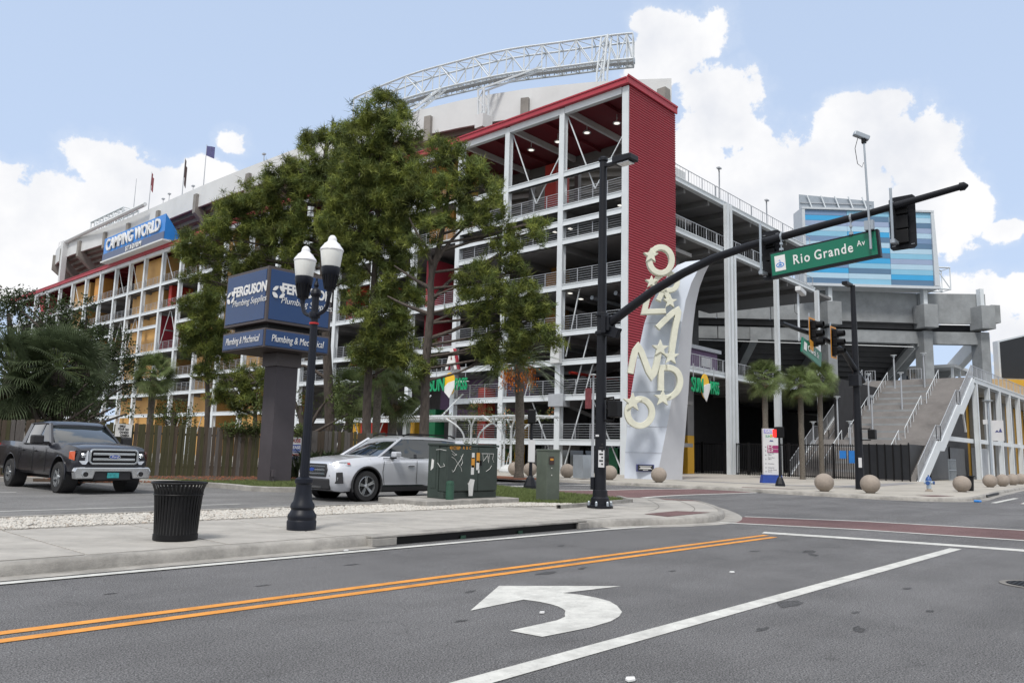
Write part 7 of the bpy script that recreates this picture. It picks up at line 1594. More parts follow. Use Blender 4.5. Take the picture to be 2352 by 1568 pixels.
# ---- pickup truck
def make_truck():
    t = thing('parked_pickup', 'dark slate crew cab pickup truck parked by the wooden fence, chrome grille forward', 'pickup truck', (0, 0, 0))
    def sec(w, z0, zm, zt, tw, crown=0.0): return [(0, z0), (w*.9, z0), (w*.985, z0+.08), (w, z0+(zm-z0)*.5), (w*.995, zm-.06), (w*.97, zm), (tw, zt), (tw*.6, zt+crown*.8), (0, zt+crown)]
    st = [(2.86, sec(.86, .58, .98, 1.12, .80, .0)), (2.78, sec(.93, .52, 1.0, 1.17, .84, .02)), (2.6, sec(.96, .50, 1.06, 1.22, .86, .03)), (2.1, sec(.985, .48, 1.14, 1.27, .88, .04)), (1.5, sec(.99, .46, 1.17, 1.30, .89, .04)), (1.0, sec(.995, .44, 1.18, 1.31, .90, .02)), (-.9, sec(.995, .44, 1.18, 1.30, .90)), (-1.1, sec(.995, .46, 1.20, 1.31, .92)), (-2.85, sec(.99, .52, 1.22, 1.33, .93)), (-2.95, sec(.95, .58, 1.20, 1.32, .90))]
    body = loft(st, 'truck_paint', 'body', t)
    F_, R__, wr = 1.90, -1.80, .405; cut = []
    for x in (F_, R__):
        for a, b in ((-1.3, -.62), (.62, 1.3)): m = MB(); m.lathe([(.50, a), (.50, b)], (x, 0, wr+.06), 32, 'y'); cut.append(m.build('c', 'black_rubber'))
    m = MB(); m.box(-2.88, -1.18, -.80, .80, .75, 1.6); cut.append(m.build('c', 'black_rubber'))
    body.data.validate(); boolean_cut(body, cut)
    m = MB(); m.box(-2.86, -1.2, -.78, .78, .70, .76); m.build('bed_floor', 'plastic_black', t, local=True)
    def gsec(w0, w1, z0, z1): return [(0, z0), (w0, z0), ((w0+w1)/2+.01, (z0+z1)/2), (w1, z1), (w1*.8, z1+.02), (0, z1+.03)]
    loft([(1.12, gsec(.84, .83, 1.26, 1.28)), (.30, gsec(.91, .72, 1.26, 1.82)), (0, gsec(.92, .73, 1.26, 1.85)), (-.95, gsec(.92, .73, 1.26, 1.84)), (-1.12, gsec(.90, .76, 1.26, 1.70)), (-1.18, gsec(.88, .84, 1.26, 1.32))], 'car_glass', 'windows', t)
    loft([(.42, [(0, 1.76), (.62, 1.76), (.69, 1.765), (.69, 1.785), (.5, 1.81), (0, 1.82)]), (.22, [(0, 1.84), (.68, 1.83), (.755, 1.815), (.755, 1.85), (.62, 1.89), (0, 1.905)]), (-.3, [(0, 1.84), (.69, 1.84), (.765, 1.825), (.765, 1.865), (.62, 1.91), (0, 1.93)]), (-.95, [(0, 1.84), (.69, 1.83), (.76, 1.815), (.76, 1.85), (.6, 1.89), (0, 1.91)]), (-1.08, [(0, 1.78), (.66, 1.78), (.74, 1.775), (.74, 1.80), (.6, 1.83), (0, 1.84)])], 'truck_paint', 'roof', t)
    for s in (-1, 1):
        q = lambda x, z: (x, s*(.935-.19*(z-1.26)/.58), z)
        def pil(x0, x1, x2, x3, mt, nm, dep=.95):
            P = (q(x0, 1.24), q(x1, 1.24), q(x2, 1.84), q(x3, 1.84)); m = MB(); m.add(list(P)+[(x, y*dep, z) for x, y, z in P], [(0, 1, 2, 3), (7, 6, 5, 4), (0, 4, 5, 1), (1, 5, 6, 2), (2, 6, 7, 3), (3, 7, 4, 0)]); m.build(nm, mt, t, local=True)
        pil(1.16, 1.02, .26, .40, 'truck_paint', 'pillar', .93); pil(.08, -.02, -.04, .06, 'truck_paint', 'pillar'); pil(-.86, -1.16, -1.10, -.88, 'truck_paint', 'pillar', .9)
        strip_on(t, 'window_trim', 'plastic_black', [(1.05, s*.955, 1.262), (-.9, s*.955, 1.262)], .03)
        for pts in ([(.98, s*1.0, 1.18), (1.0, s*1.002, .8), (.95, s*.99, .5)], [(.02, s*1.0, 1.18), (.02, s*1.002, .8), (.02, s*.99, .5)], [(-.95, s*1.0, 1.18), (-.95, s*1.002, .95), (-1.05, s*.995, .7)], [(-1.12, s*1.0, 1.2), (-1.12, s*1.0, .52)]): strip_on(t, 'door_gap', 'black_rubber', pts, .012, (1, 0, 0), .006)
        for x in (.18, -.78): m = MB(); m.box(x-.11, x+.11, min(s*.985, s*1.03), max(s*.985, s*1.03), 1.06, 1.09); m.build('door_handle', 'plastic_black', t, local=True, bevel=.008)
        m = MB(); m.box(.72, .92, min(s*1.04, s*1.34), max(s*1.04, s*1.34), 1.26, 1.50); m.build('mirror', 'plastic_black', t, local=True, bevel=.04)
        m = MB(); m.box(.78, .88, min(s*.9, s*1.1), max(s*.9, s*1.1), 1.27, 1.33); m.build('mirror_foot', 'plastic_black', t, local=True)
        for x in (F_, R__):
            m = MB(); P = [(x+.505*math.cos(a), s*.975, wr+.06+.505*math.sin(a)) for a in np.linspace(-.2, 3.34, 20)]; m.tube(P, .022, 6); m.build('arch_lip', 'truck_paint', t, local=True, smooth=True)
            wheel(t, x, s*.86, wr, .26, 6, s); m = MB(); m.lathe([(.001, s*.635), (.496, s*.635), (.496, s*.965)], (x, 0, wr+.06), 28, 'y', False); m.build('wheel_liner', 'plastic_black', t, local=True)
        P = ((2.885, s*.62, .86), (2.80, s*.92, .86), (2.60, s*.985, .90), (2.60, s*.985, 1.10), (2.78, s*.91, 1.12), (2.875, s*.62, 1.12)); m = MB(); m.add(list(P)+[(x-.15, y*.9, z) for x, y, z in P], [(0, 1, 2, 3, 4, 5), (0, 6, 7, 1), (1, 7, 8, 2), (2, 8, 9, 3), (3, 9, 10, 4), (4, 10, 11, 5), (5, 11, 6, 0)]); hl = m.build('headlight', 'lamp_glass', t, local=True, bevel=.012)
        P = ((2.80, s*.925, .87), (2.60, s*.992, .91), (2.60, s*.992, 1.09), (2.78, s*.918, 1.10)); m = MB(); m.add([(x+.006, y*1.004, z) for x, y, z in P], [(0, 1, 2, 3)]); o = m.build('turn_lamp', 'lamp_orange', None); o.parent = hl
        m = MB(); m.sphere((2.83, s*.74, 1.0), .075, 14, 8); o = m.build('bulb', 'chrome', None); o.parent = hl
        P = ((2.89, s*.62, .86), (2.86, s*.84, .86), (2.88, s*.76, .77), (2.90, s*.68, .77)); m = MB(); m.add(list(P)+[(x-.1, y, z) for x, y, z in P], [(0, 1, 2, 3), (0, 4, 5, 1), (1, 5, 6, 2), (2, 6, 7, 3), (3, 7, 4, 0)]); o = m.build('lower_lens', 'lamp_glass', None); o.parent = hl
        m = MB(); m.lathe([(.09, .0), (.085, .03), (.065, .03), (.06, .0)], (2.985, s*.70, .52), 18, 'x'); m.build('fog_lamp', 'chrome', t, local=True)
        m = MB(); m.lathe([(.06, .0), (.058, .022)], (2.985, s*.70, .52), 18, 'x'); m.build('fog_lens', 'black_rubber', t, local=True)
        m = MB(); m.box(-2.98, -2.9, min(s*.80, s*.96), max(s*.80, s*.96), .8, 1.25); m.build('tail_light', 'lamp_red', t, local=True)
    # chrome grille with two bars
    m = MB(); m.prism([(-.56, .78), (.56, .78), (.60, .98), (.56, 1.16), (-.56, 1.16), (-.60, .98)], (2.84, 0, 0), (0, 1, 0), (0, 0, 1), .06); g_ = m.build('grille', 'black_metal', t, local=True)
    m = MB()
    P = [(-.55, .79), (.55, .79), (.60, .84), (.60, 1.10), (.55, 1.15), (-.55, 1.15), (-.60, 1.10), (-.60, .84), (-.55, .79)]
    for a, b in zip(P, P[1:]): m.beam((2.925, a[0], a[1]), (2.925, b[0], b[1]), .05, .055, (1, 0, 0))
    o = m.build('grille_surround', 'chrome', None, bevel=.01); o.parent = g_
    for z in (.90, 1.04): m = MB(); m.box(2.915, 2.955, -.54, .54, z-.034, z+.034); o = m.build('grille_bar', 'chrome', None, bevel=.012); o.parent = g_
    el = [(.15*math.cos(a), .06*math.sin(a)) for a in np.linspace(0, 6.283, 25)[:-1]]; m = MB(); m.prism(el, (2.955, 0, .97), (0, 1, 0), (0, 0, 1), .02); o = m.build('badge', 'chrome', None); o.parent = g_
    m = MB(); m.prism([(x*.86, z*.8) for x, z in el], (2.972, 0, .97), (0, 1, 0), (0, 0, 1), .008); o = m.build('badge_field', 'text_blue', None); o.parent = g_
    tx_ = text('badge_script', 'Ford', 'letter_white', None, (2.983, 0, .97), (0, 1, 0), (0, 0, 1), .085, .002, .35, 1.1, local=True); tx_.parent = g_
    m = MB()
    st_ = [(-.98, .60), (-.95, .40), (-.50, .40), (-.46, .58), (.46, .58), (.50, .40), (.95, .40), (.98, .60), (.93, .70), (-.93, .70)]
    m.prism(st_, (2.80, 0, 0), (0, 1, 0), (0, 0, 1), .19); m.build('front_bumper', 'chrome', t, local=True, bevel=.03)
    m = MB(); m.box(2.78, 2.95, -.47, .47, .36, .57); m.build('bumper_insert', 'plastic_black', t, local=True, bevel=.02)
    m = MB(); m.box(2.96, 2.975, -.15, .15, .42, .56); pt_ = m.build('number_plate', 'plate', t, local=True, bevel=.01)
    m = MB(); m.box(-2.7, 2.6, -.6, .6, .32, .5); m.build('chassis', 'black_metal', t, local=True)
    m = MB(); m.box(-3.05, -2.93, -.95, .95, .5, .68); m.build('rear_bumper', 'chrome', t, local=True, bevel=.03)
    m = MB()
    for s in (-.55, .15): m.beam((1.16, s, 1.31), (1.05, s+.50, 1.33), .02, .02)
    m.build('wiper', 'black_metal', t, local=True, kind='stuff')
    for s in (-.42, .42): m = MB(); m.box(-.3, .1, s-.24, s+.24, 1.1, 1.62); m.build('seat', 'plastic_black', t, local=True, bevel=.06)
    return t
tr_ = make_truck()
fl = onz(140, 1131, .155); fr_ = onz(290, 1129, .155); mid = (Vector(fl)+Vector(fr_))/2; ax = Vector((fr_[0]-fl[0], fr_[1]-fl[1], 0)).normalized(); nose = Vector((ax.y, -ax.x, 0)); 
nose = Vector((.03, -1, 0)).normalized()
ctr = Vector((mid.x, mid.y, 0))-nose*1.90
tr_.location = (ctr.x, ctr.y, .157); tr_.rotation_euler = (0, 0, math.atan2(nose.y, nose.x))
# ================================================================== vegetation
def rot_rand(n):
    v = nrs.normal(size=(n, 3)); return v/np.linalg.norm(v, axis=1, keepdims=True)
def needle_clumps(centers, nper, length, width, name, mat, parent, flat=1.0, droop=0.0):
    """bursts of thin needles, every burst a few dozen narrow triangles"""
    n = len(centers); d = rot_rand(n*nper); d[:, 2] = d[:, 2]*flat+.18; d /= np.linalg.norm(d, axis=1, keepdims=True)
    c = np.repeat(centers, nper, 0)+nrs.normal(size=(n*nper, 3))*length*.18; L = length*nrs.uniform(.6, 1.25, (n*nper, 1)); s = np.cross(d, rot_rand(n*nper)); s /= np.linalg.norm(s, axis=1, keepdims=True)
    tip = c+d*L; tip[:, 2] -= droop*L[:, 0]; v = np.stack([c-s*width, c+s*width, tip], 1).reshape(-1, 3); f = np.arange(len(v)).reshape(-1, 3)
    return raw(name, v, f, mat, parent, kind='stuff')
def leaf_cloud(centers, nper, spread, size, name, mat, parent):
    n = len(centers); c = np.repeat(centers, nper, 0)+nrs.normal(size=(n*nper, 3))*spread; a = rot_rand(n*nper); b = np.cross(a, rot_rand(n*nper)); b /= np.linalg.norm(b, axis=1, keepdims=True)
    sz = size*nrs.uniform(.6, 1.3, (n*nper, 1)); v = np.stack([c-a*sz, c-b*sz*.5, c+a*sz, c+b*sz*.5], 1).reshape(-1, 3); f = np.arange(len(v)).reshape(-1, 4)
    return raw(name, v, f, mat, parent, kind='stuff')
def lobe_points(lobes, D, dens, depth=1.0, shell=.55):
    """points inside crown lobes given by sight lines at the tree's own distance"""
    out = []
    for (x, y, rx, ry, *dd) in lobes:
        off = dd[0] if dd else 0.0; c = ond(x, y, D+off); s = (D+off)/FPX; a, b = rx*s, ry*s; e = min(a, b)*1.0*depth
        n = max(3, int(dens*a*b*max(e, .6))); p = rot_rand(n); r = (shell+(1-shell)*nrs.uniform(0, 1, n)**.5)[:, None]*nrs.uniform(.75, 1.05, (n, 1)); p = p*r
        q = np.array(cf)[None]*p[:, :1]*e+np.array(_r0)[None]*p[:, 1:2]*a+np.array([0, 0, 1.])[None]*p[:, 2:3]*b
        out.append(q+c[None])
    return np.concatenate(out)
def limb(m, pts, r0, r1, n=7):
    P = spline([tuple(p) for p in pts], 4); k = len(P); m.tube([Vector(p) for p in P], [r0+(r1-r0)*i/(k-1) for i in range(k)], n)
def pine(lb, D, trunk, r0, lobes, dens, limbs, mat='pine_needles', needle=.36, nper=26, zbase=.25):
    P = [ond(x, y, D) for x, y in trunk]; P[0][2] = zbase; t = thing('pine_tree', lb, 'pine tree', tuple(P[0]), 0, 'pine trees in front of the stadium')
    m = MB(); limb(m, P, r0, r0*.30, 12); m.build('trunk', 'bark', t, smooth=True, auto=80)
    lm = MB(); tp_ = [Vector(p) for p in spline([tuple(p) for p in P], 5)]
    for (pts) in limbs:
        Q = [ond(x, y, D+dz) for x, y, dz in pts]; n = 8; limb(lm, Q, .11, .03, 6)
    for (x, y, rx, ry, *dd) in lobes:
        off = dd[0] if dd else 0; c = Vector(ond(x, y, D+off)); w = [p for p in tp_ if p.z < c.z-.2] or [tp_[-1]]; s_ = min(w, key=lambda p: (p-c).length+abs(p.z-(c.z-1.0))*.8)
        mid = s_.lerp(c, .5)+Vector((rnd.uniform(-.3, .3), rnd.uniform(-.3, .3), rnd.uniform(-.3, .1))); limb(lm, [s_, mid, c], .075, .02, 5)
        for k in range(5):
            e = c+Vector((rnd.uniform(-1, 1)*rx*.8*D/FPX, rnd.uniform(-1, 1)*rx*.8*D/FPX, rnd.uniform(-.8, .9)*ry*D/FPX)); limb(lm, [mid.lerp(c, rnd.uniform(0, 1)), c.lerp(e, .5), e], .03, .01, 4)
    lm.build('limbs', 'bark', t, smooth=True, auto=80, kind='stuff')
    C = lobe_points([(a, b, c*1.1, d*1.1, *e) for a, b, c, d, *e in lobes], D, dens*.85); C = np.repeat(C, 11, 0)+nrs.normal(size=(len(C)*11, 3))*[.19, .19, .15]
    k = nrs.uniform(size=len(C)) < .48
    needle_clumps(C[k], nper, needle, .017, 'needles', mat, t); needle_clumps(C[~k], nper, needle, .017, 'needles', 'pine_needles_dark', t)
    return t
pine('tallest pine, its round top rising above the white rim below the floodlight truss', 37, [(845, 1075), (842, 960), (850, 800), (862, 600), (872, 420), (880, 290)], .24,
     [(880, 262, 62, 45), (905, 310, 55, 45), (850, 320, 55, 50), (830, 390, 75, 60), (905, 400, 75, 65), (860, 470, 90, 60), (795, 440, 55, 45), (930, 480, 50, 60), (800, 520, 70, 55), (880, 560, 70, 55), (830, 600, 60, 40), (905, 640, 45, 45),
      (880, 720, 60, 50), (920, 780, 45, 60), (850, 800, 45, 45), (810, 700, 30, 40), (890, 840, 60, 35), (935, 690, 35, 40)], 16, [[(870, 520, 0), (900, 500, .5), (940, 470, 1)], [(850, 720, 0), (890, 740, .3), (930, 745, .5)]], needle=.34)
pine('broad pine behind the blue pylon sign with long drooping left branches', 41, [(762, 1085), (757, 960), (752, 830), (745, 700), (742, 560), (745, 420), (750, 330)], .30,
     [(790, 300, 40, 35), (745, 345, 50, 40), (700, 335, 28, 22), (700, 400, 55, 40), (760, 420, 60, 50), (640, 390, 30, 22), (650, 440, 55, 42), (720, 480, 75, 50), (600, 430, 32, 26), (590, 490, 60, 48), (530, 460, 42, 38), (540, 520, 52, 40), (640, 540, 60, 45), (560, 590, 48, 40), (480, 545, 50, 42),
      (440, 560, 32, 34), (470, 600, 45, 35), (700, 560, 60, 40), (620, 600, 50, 24), (455, 640, 32, 22), (500, 650, 28, 30), (780, 560, 40, 50), (800, 640, 36, 40)], 15, [[(745, 640, 0), (640, 600, 0), (560, 610, 0), (470, 640, 0)], [(745, 560, 0), (650, 530, 0), (560, 510, 0), (500, 500, 0)], [(750, 870, 0), (700, 840, .2), (640, 850, .4), (600, 872, .5)]])
pine('pine in front of the orange blocks with forked bare limbs spreading right', 35, [(972, 1080), (975, 960), (980, 820), (990, 700), (990, 640), (1010, 560), (1030, 440), (1040, 350)], .24,
     [(1045, 345, 30, 22), (1010, 360, 45, 40), (1060, 390, 45, 38), (985, 430, 40, 45), (1040, 440, 60, 50), (1100, 430, 45, 42), (1130, 480, 32, 40), (1080, 500, 55, 42), (1010, 520, 45, 36), (960, 560, 32, 30), (1150, 530, 42, 30), (1200, 540, 46, 34), (1230, 510, 26, 20), (1170, 580, 40, 28),
      (1120, 640, 60, 50), (1180, 680, 55, 55), (1090, 700, 45, 40), (1215, 740, 55, 50), (1150, 780, 60, 50), (1225, 800, 50, 35), (1190, 620, 40, 30), (1110, 830, 50, 30), (980, 800, 32, 34), (955, 850, 30, 34), (1240, 700, 26, 24), (1260, 775, 30, 18)], 13,
     [[(985, 700, 0), (1040, 640, .3), (1100, 620, .6), (1180, 560, .8)], [(985, 660, 0), (950, 640, 0), (905, 610, 0)], [(978, 780, 0), (1060, 750, .2), (1130, 700, .5), (1210, 690, .8)], [(990, 640, 0), (985, 580, 0), (960, 540, .2), (940, 500, .3)], [(990, 620, 0), (1030, 560, 0), (1080, 510, .3)], [(982, 720, 0), (930, 700, 0), (890, 680, .3)]], needle=.32)
pine('slim young pine left of the blue pylon in front of yellow walls', 44, [(478, 985), (477, 930), (475, 860), (472, 760), (470, 690)], .17,
     [(480, 665, 28, 30), (465, 700, 36, 34), (495, 730, 36, 38), (450, 745, 34, 30), (440, 790, 28, 28), (470, 800, 50, 38), (510, 790, 36, 40), (480, 850, 32, 26), (430, 700, 16, 18)], 17, [])
pine('low leaning pine close behind the left side of the blue pylon', 42, [(588, 1000), (586, 930), (575, 890), (560, 860)], .13,
     [(545, 900, 42, 34), (575, 860, 36, 30), (530, 870, 26, 22), (570, 930, 34, 26), (500, 905, 18, 14), (590, 890, 26, 40)], 16, [[(600, 875, 0), (560, 885, 0), (520, 890, 0)]])
# oaks at left
def oak(lb, D, base, lobes, dens, leafs=26, size=.085, mat='oak_leaves'):
    b = ond(*base, D); t = thing('oak_tree', lb, 'tree', (b[0], b[1], .25)); m = MB(); c0 = Vector(ond(lobes[0][0], lobes[0][1], D)); limb(m, [(b[0], b[1], .25), (b[0]*.6+c0.x*.4, b[1]*.6+c0.y*.4, b[2]*.4+c0.z*.35), c0], .25, .10, 9)
    for (x, y, rx, ry, *_) in lobes: c = Vector(ond(x, y, D)); limb(m, [Vector((b[0], b[1], max(2, c.z*.45))), (Vector((b[0], b[1], c.z*.6))+c)/2, c], .12, .03, 6)
    m.build('trunk', 'bark', t, smooth=True, auto=80)
    C = lobe_points(lobes, D, dens*3.5, 1.0, .6); leaf_cloud(C, leafs, .20, size, 'leaves', mat, t); return t
oak('dark broadleaf tree behind the big palms at the left edge', 43, (180, 960), [(180, 770, 55, 45), (230, 790, 50, 50), (270, 830, 36, 42), (200, 850, 60, 50), (250, 880, 45, 30), (130, 720, 50, 34), (60, 700, 60, 34), (285, 780, 22, 26), (300, 880, 24, 30), (150, 920, 60, 30), (20, 690, 50, 30), (200, 700, 30, 22), (160, 760, 50, 40), (110, 800, 60, 50), (300, 840, 26, 40)], 9)
oak('dark leafy tree at the far left edge above the palm crowns', 47, (40, 960), [(20, 720, 60, 50), (80, 760, 50, 45), (30, 830, 60, 60), (100, 850, 60, 60), (110, 700, 30, 22)], 5)
oak('round green bush beyond the fence right of the small palm', 44, (400, 960), [(400, 945, 42, 24), (375, 955, 26, 20), (430, 960, 22, 18)], 26, 22, .07, 'vine_leaf')
oak('leafy bush crown between the pine trunks above the SUV', 40, (700, 985), [(690, 930, 24, 30), (640, 860, 20, 30), (600, 940, 20, 40), (800, 950, 26, 44), (770, 900, 24, 30)], 14, 20, .08, 'vine_leaf')
oak('low dark foliage added over the fence for the shadow under the palm', 32.5, (120, 1000), [(60, 900, 50, 40), (110, 925, 50, 36), (165, 915, 50, 40), (215, 925, 44, 34), (262, 935, 36, 26), (20, 930, 40, 40), (200, 880, 40, 30), (140, 960, 60, 24), (230, 965, 40, 16), (290, 950, 24, 18)], 9, 22, .07)  # leaves added to darken the fence where the palm shadow lies
# creeper on the fence
def vine(lb, pts, n, spread, parent=None, mat='vine_leaf', size=.06, name='creeper', cat='creeper'):
    C = np.array(pts); o = leaf_cloud(C, n, spread, size, name, mat, None); tag(o, lb, cat); return o
pp = [fpt(x, y)[0] for x in range(515, 700, 4) for y in ((980, 988) if x < 640 else (985, 1000))]
vine('dark creeper spilling over the top of the wooden fence beside the pylon', [tuple(p) for p in pp], 24, .13)
# ground plants by the fence and SUV
def tuft(c, n, h, w, name, mat, parent=None, r=.3):
    v = []; f = []
    for k in range(n):
        a = rnd.uniform(0, 6.28); l_ = rnd.uniform(.5, 1)*h; o = (c[0]+math.cos(a)*r*rnd.random(), c[1]+math.sin(a)*r*rnd.random(), c[2]); b_ = len(v); d = (math.cos(a), math.sin(a)); pw = (-d[1]*w, d[0]*w)
        P = [(o[0]+d[0]*l_*.0, o[1]+d[1]*l_*0, o[2]), (o[0]+d[0]*l_*.25, o[1]+d[1]*l_*.25, o[2]+l_*.6), (o[0]+d[0]*l_*.6, o[1]+d[1]*l_*.6, o[2]+l_*.75)]
        v += [(P[0][0]-pw[0], P[0][1]-pw[1], P[0][2]), (P[0][0]+pw[0], P[0][1]+pw[1], P[0][2]), (P[1][0]+pw[0], P[1][1]+pw[1], P[1][2]), (P[1][0]-pw[0], P[1][1]-pw[1], P[1][2]), (P[2][0], P[2][1], P[2][2])]
        f += [(b_, b_+1, b_+2), (b_, b_+2, b_+3), (b_+3, b_+2, b_+4)]
    return raw(name, v, f, mat, parent, kind='stuff' if parent else None)
for (x, y, D, lb) in ((745, 1030, 33, 'spiky shrub beside the lamp post under the pine trunk'), (800, 1035, 34, 'dark spiky shrub behind the SUV bonnet'), (712, 1040, 33, 'low leafy shrub between pylon and lamp post')):
    c = ond(x, y, D); o = tuft((c[0], c[1], .25), 150, 1.7, .035, 'shrub', 'palm_leaf_dark', None, .9); tag(o, lb, 'shrub')

# palms
def fan_leaf(V, F, base, d, L, nb=22, spread=2.3, droop=.5, w=.020):
    """one fan leaf: stalk end at base, direction d, blades opening like a hand"""
    d = Vector(d).normalized(); s_ = d.cross(Vector((0, 0, 1)));
    if s_.length < .1: s_ = Vector((1, 0, 0))
    s_.normalize(); n_ = s_.cross(d); ph = rnd.uniform(-1.1, 1.1); s_ = (s_*math.cos(ph)+n_*math.sin(ph)).normalized(); n_ = s_.cross(d)
    for k in range(nb):
        a = (k/(nb-1)-.5)*spread*1.15; dr = (d*math.cos(a)+s_*math.sin(a)).normalized(); l_ = L*(.72+.28*math.cos(a))*rnd.uniform(.88, 1.05); side_ = (s_*math.cos(a)-d*math.sin(a))*w*(1.2)
        p1_ = base+dr*l_*.5+n_*.02; p2_ = base+dr*l_*.82-Vector((0, 0, droop*l_*.15)); p3_ = base+dr*l_*.98-Vector((0, 0, droop*l_*.45)); b = len(V)
        V += [tuple(base-side_*.2), tuple(base+side_*.2), tuple(p1_+side_), tuple(p1_-side_), tuple(p2_+side_*.6), tuple(p2_-side_*.6), tuple(p3_)]
        F += [(b, b+1, b+2), (b, b+2, b+3), (b+3, b+2, b+4), (b+3, b+4, b+5), (b+5, b+4, b+6)]
def fan_palm(lb, top, zb, r, nleaf, stalk, L, mat='palm_leaf', skirt=10, name='fan_palm', base=None, nb=22, group=None):
    top = Vector(top); b = Vector(base) if base else Vector((top.x, top.y, zb)); t = thing(name, lb, 'palm tree', tuple(b), 0, group)
    m = MB(); P = spline([tuple(b), tuple((b+top)/2+Vector((.05, .03, 0))), tuple(top)], 8); n = len(P); m.tube([Vector(p) for p in P], [r*(1.15 if i == 0 else 1.0)*(1+.06*((i*7) % 3-1)) for i in range(n)], 12); m.build('trunk', 'palm_bark', t, smooth=True, auto=80)
    V, F, Vd, Fd = [], [], [], []; st = MB()
    for k in range(nleaf):
        a = k*2.399; u = (k+.5)/nleaf; e = 1.45-2.3*u+rnd.uniform(-.15, .15); d = Vector((math.cos(a)*math.cos(e), math.sin(a)*math.cos(e), math.sin(e))); q = top+d*stalk*rnd.uniform(.8, 1.1)-Vector((0, 0, .12*stalk*(1-d.z)))
        st.tube([top, (top+q)/2+Vector((0, 0, .05)), q], .02, 4); dd = (d+Vector((0, 0, -.15-.25*u))).normalized(); fan_leaf(V, F, q, dd, L*rnd.uniform(.85, 1.1), nb)
    for k in range(skirt):
        a = k*2.1; d = Vector((math.cos(a)*.45, math.sin(a)*.45, -1)).normalized(); q = top+d*stalk*.5-Vector((0, 0, .1)); fan_leaf(Vd, Fd, q, d, L*.7, 12, 1.2, .2, .03)
    st.build('stalks', 'palm_leaf', t, kind='stuff'); raw('fronds', V, [tuple(f) for f in F], mat, t, kind='stuff')
    if skirt: raw('dead_fronds', Vd, [tuple(f) for f in Fd], 'palm_dry', t, kind='stuff')
    return t
GP = 'fan palms in front of the staircase'
fan_palm('fan palm left of the staircase pair, nearest the thin white column', ond(1756, 868, 57), .15, .20, 46, .75, 1.05, skirt=12, group=GP)
fan_palm('fan palm with shaggy brown skirt directly left of the staircase', ond(1838, 882, 58), .15, .20, 46, .75, 1.05, skirt=16, group=GP)
fan_palm('rearmost fan palm partly behind its neighbour at the staircase', ond(1882, 868, 64), .15, .20, 44, .8, 1.1, skirt=12, group=GP)
fan_palm('small fan palm standing beyond the fence in front of yellow walls', ond(353, 862, 50), .25, .2, 44, .8, 1.05, skirt=22)
fan_palm('big shaggy cabbage palm at the left edge behind the pickup', ond(28, 868, 33), .25, .34, 60, 1.25, 1.5, 'palm_leaf_dark', 26, base=(ond(8, 1050, 33)[0], ond(8, 1050, 33)[1], .25), nb=30)
fan_palm('wide low fan palm whose fronds hang over the pickup roof', ond(135, 850, 33.5), .25, .28, 54, 1.15, 1.35, 'palm_leaf_dark', 14, nb=30)
fan_palm('cabbage palm half hidden between the pine trunks behind the SUV', ond(905, 905, 43), .25, .22, 40, .9, 1.1, skirt=18)
fan_palm('cabbage palm with drooping fronds left of the pine trunks', ond(805, 905, 44), .25, .22, 38, .9, 1.1, skirt=16)
fan_palm('rough barked palm trunk right behind the second pine trunk', ond(870, 845, 41), .25, .20, 22, .7, .9, skirt=18)
# date palm with feather fronds and orange fruit stalks
top = Vector(ond(1192, 838, 42)); bb = ond(1192, 1088, 42); dp = thing('date_palm', 'feather leaved date palm with orange fruit stalks beside the trellises', 'palm tree', (bb[0], bb[1], .15))
m = MB(); P = spline([(bb[0], bb[1], .15), (bb[0], bb[1], 2.5), tuple(top)], 10); m.tube([Vector(p) for p in P], [.30 if i < 2 else .25*(1+.07*((i*5) % 3-1)) for i in range(len(P))], 12); m.build('trunk', 'palm_bark', dp, smooth=True, auto=80)
V, F = [], []; st = MB()
for k in range(44):
    a = k*2.399; u = (k+.5)/44; e = 1.2-1.35*u; Lf = rnd.uniform(2.6, 3.3); d = Vector((math.cos(a)*math.cos(e), math.sin(a)*math.cos(e), math.sin(e))); P = []
    for i in range(9): s_ = i/8; P.append(top+d*Lf*s_-Vector((0, 0, 1.5*s_*s_*(1.0 if e < .6 else .8))))
    st.tube(P, [.03*(1-.8*i/8) for i in range(9)], 4)
    for i in range(1, 9):
        for j in range(6):
            s_ = (i-1+j/6)/8; q = P[i-1].lerp(P[i], j/6); tg = (P[i]-P[i-1]).normalized(); sd = tg.cross(Vector((0, 0, 1))).normalized(); l_ = .48*(1-.5*abs(s_-.4))
            for sg_ in (-1, 1):
                dr = (sd*sg_+tg*.7+Vector((0, 0, -.25+rnd.uniform(-.15, .15)))).normalized(); b = len(V); V += [tuple(q-tg*.012), tuple(q+tg*.012), tuple(q+dr*l_)]; F.append((b, b+1, b+2))
st.build('stalks', 'date_leaf', dp, kind='stuff'); raw('fronds', V, F, 'date_leaf', dp, kind='stuff')
V, F = [], []
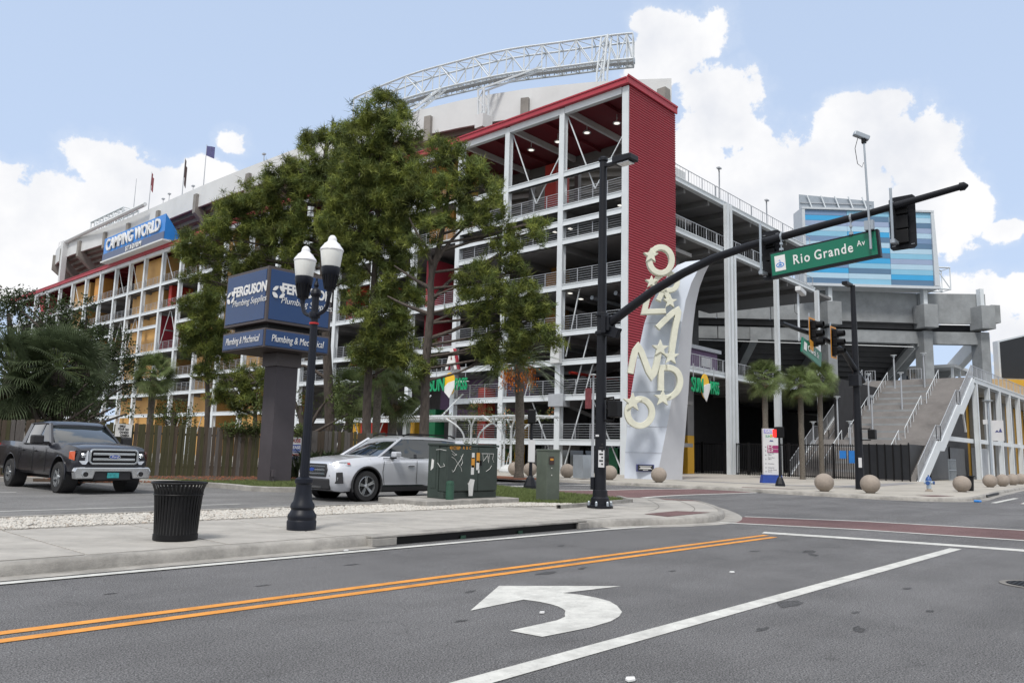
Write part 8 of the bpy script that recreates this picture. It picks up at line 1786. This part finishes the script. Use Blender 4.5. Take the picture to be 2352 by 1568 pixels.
for k in range(9):
    a = k*.7; c = top+Vector((math.cos(a)*.75, math.sin(a)*.75, -.55))
    for j in range(60):
        q = c+Vector((rnd.gauss(0, .16), rnd.gauss(0, .16), rnd.gauss(-.1, .3))); b = len(V); V += [tuple(q), tuple(q+Vector((rnd.uniform(-.06, .06), rnd.uniform(-.06, .06), -.18))), tuple(q+Vector((rnd.uniform(-.05, .05), .05, -.06)))]; F.append((b, b+1, b+2))
raw('fruit_clusters', V, F, 'date_orange', dp, kind='stuff')
# vines on the trellises
for (X, ym, zt_, wy, yb), lb, bx_ in zip(TR, ('leafy green vine growing over the left trellis below the SUN PASS sign', 'vine with orange blossoms climbing the right hand trellis'), ((.0, 1.0), (.2, .6))):
    C = [(X+rnd.gauss(0, .7), ym+rnd.uniform(-.5, .5)*wy*.9, zt_+rnd.gauss(.1, .22)) for _ in range(46)]+[(X+rnd.gauss(0, .35), yb+rnd.gauss(0, .35), rnd.uniform(.8, zt_)) for _ in range(60)]
    if lb.startswith('leafy'): C += [(X+rnd.gauss(0, .5), yb+rnd.gauss(-.6, .9), zt_+abs(rnd.gauss(.3, .9))) for _ in range(70)]
    vn = leaf_cloud(np.array(C), 16, .13, .055, 'climbing_vine', 'vine_leaf', None); del vn['kind']; tag(vn, lb, 'vine')
    C2 = np.array([C[i] for i in rnd.sample(range(len(C)), 16)]); leaf_cloud(C2, 10, .12, .055, 'blossoms', 'flower_orange', vn)
# tree fallen leaves / mulch bed round the date palm
slab([(bb[0]-1.6, bb[1]-1.2), (bb[0]+1.2, bb[1]-1.6), (bb[0]+1.5, bb[1]+4), (bb[0]-1.2, bb[1]+4.2)], .15, .19, 'mulch_bed', 'mulch')
# flat canopy arms on the frame beside the entrance
for (x0, y0, x1, y1) in ((888, 958, 1050, 958),):
    a, b = onX(x0, y0, 46.6), onX(x1, y1, 46.6); m = MB(); m.box(45.2, 47.7, b[1], a[1], a[2]-.12, a[2]+.02); m.build('entrance_canopy', 'white_steel', ST)
    for yy in (a[1]-.6, (a[1]+b[1])/2, b[1]+.6): m = MB(); m.beam((45.4, yy, a[2]), (47.7, yy-.1, a[2]+2.0), .1, .1); m.build('canopy_stay', 'white_steel', ST)
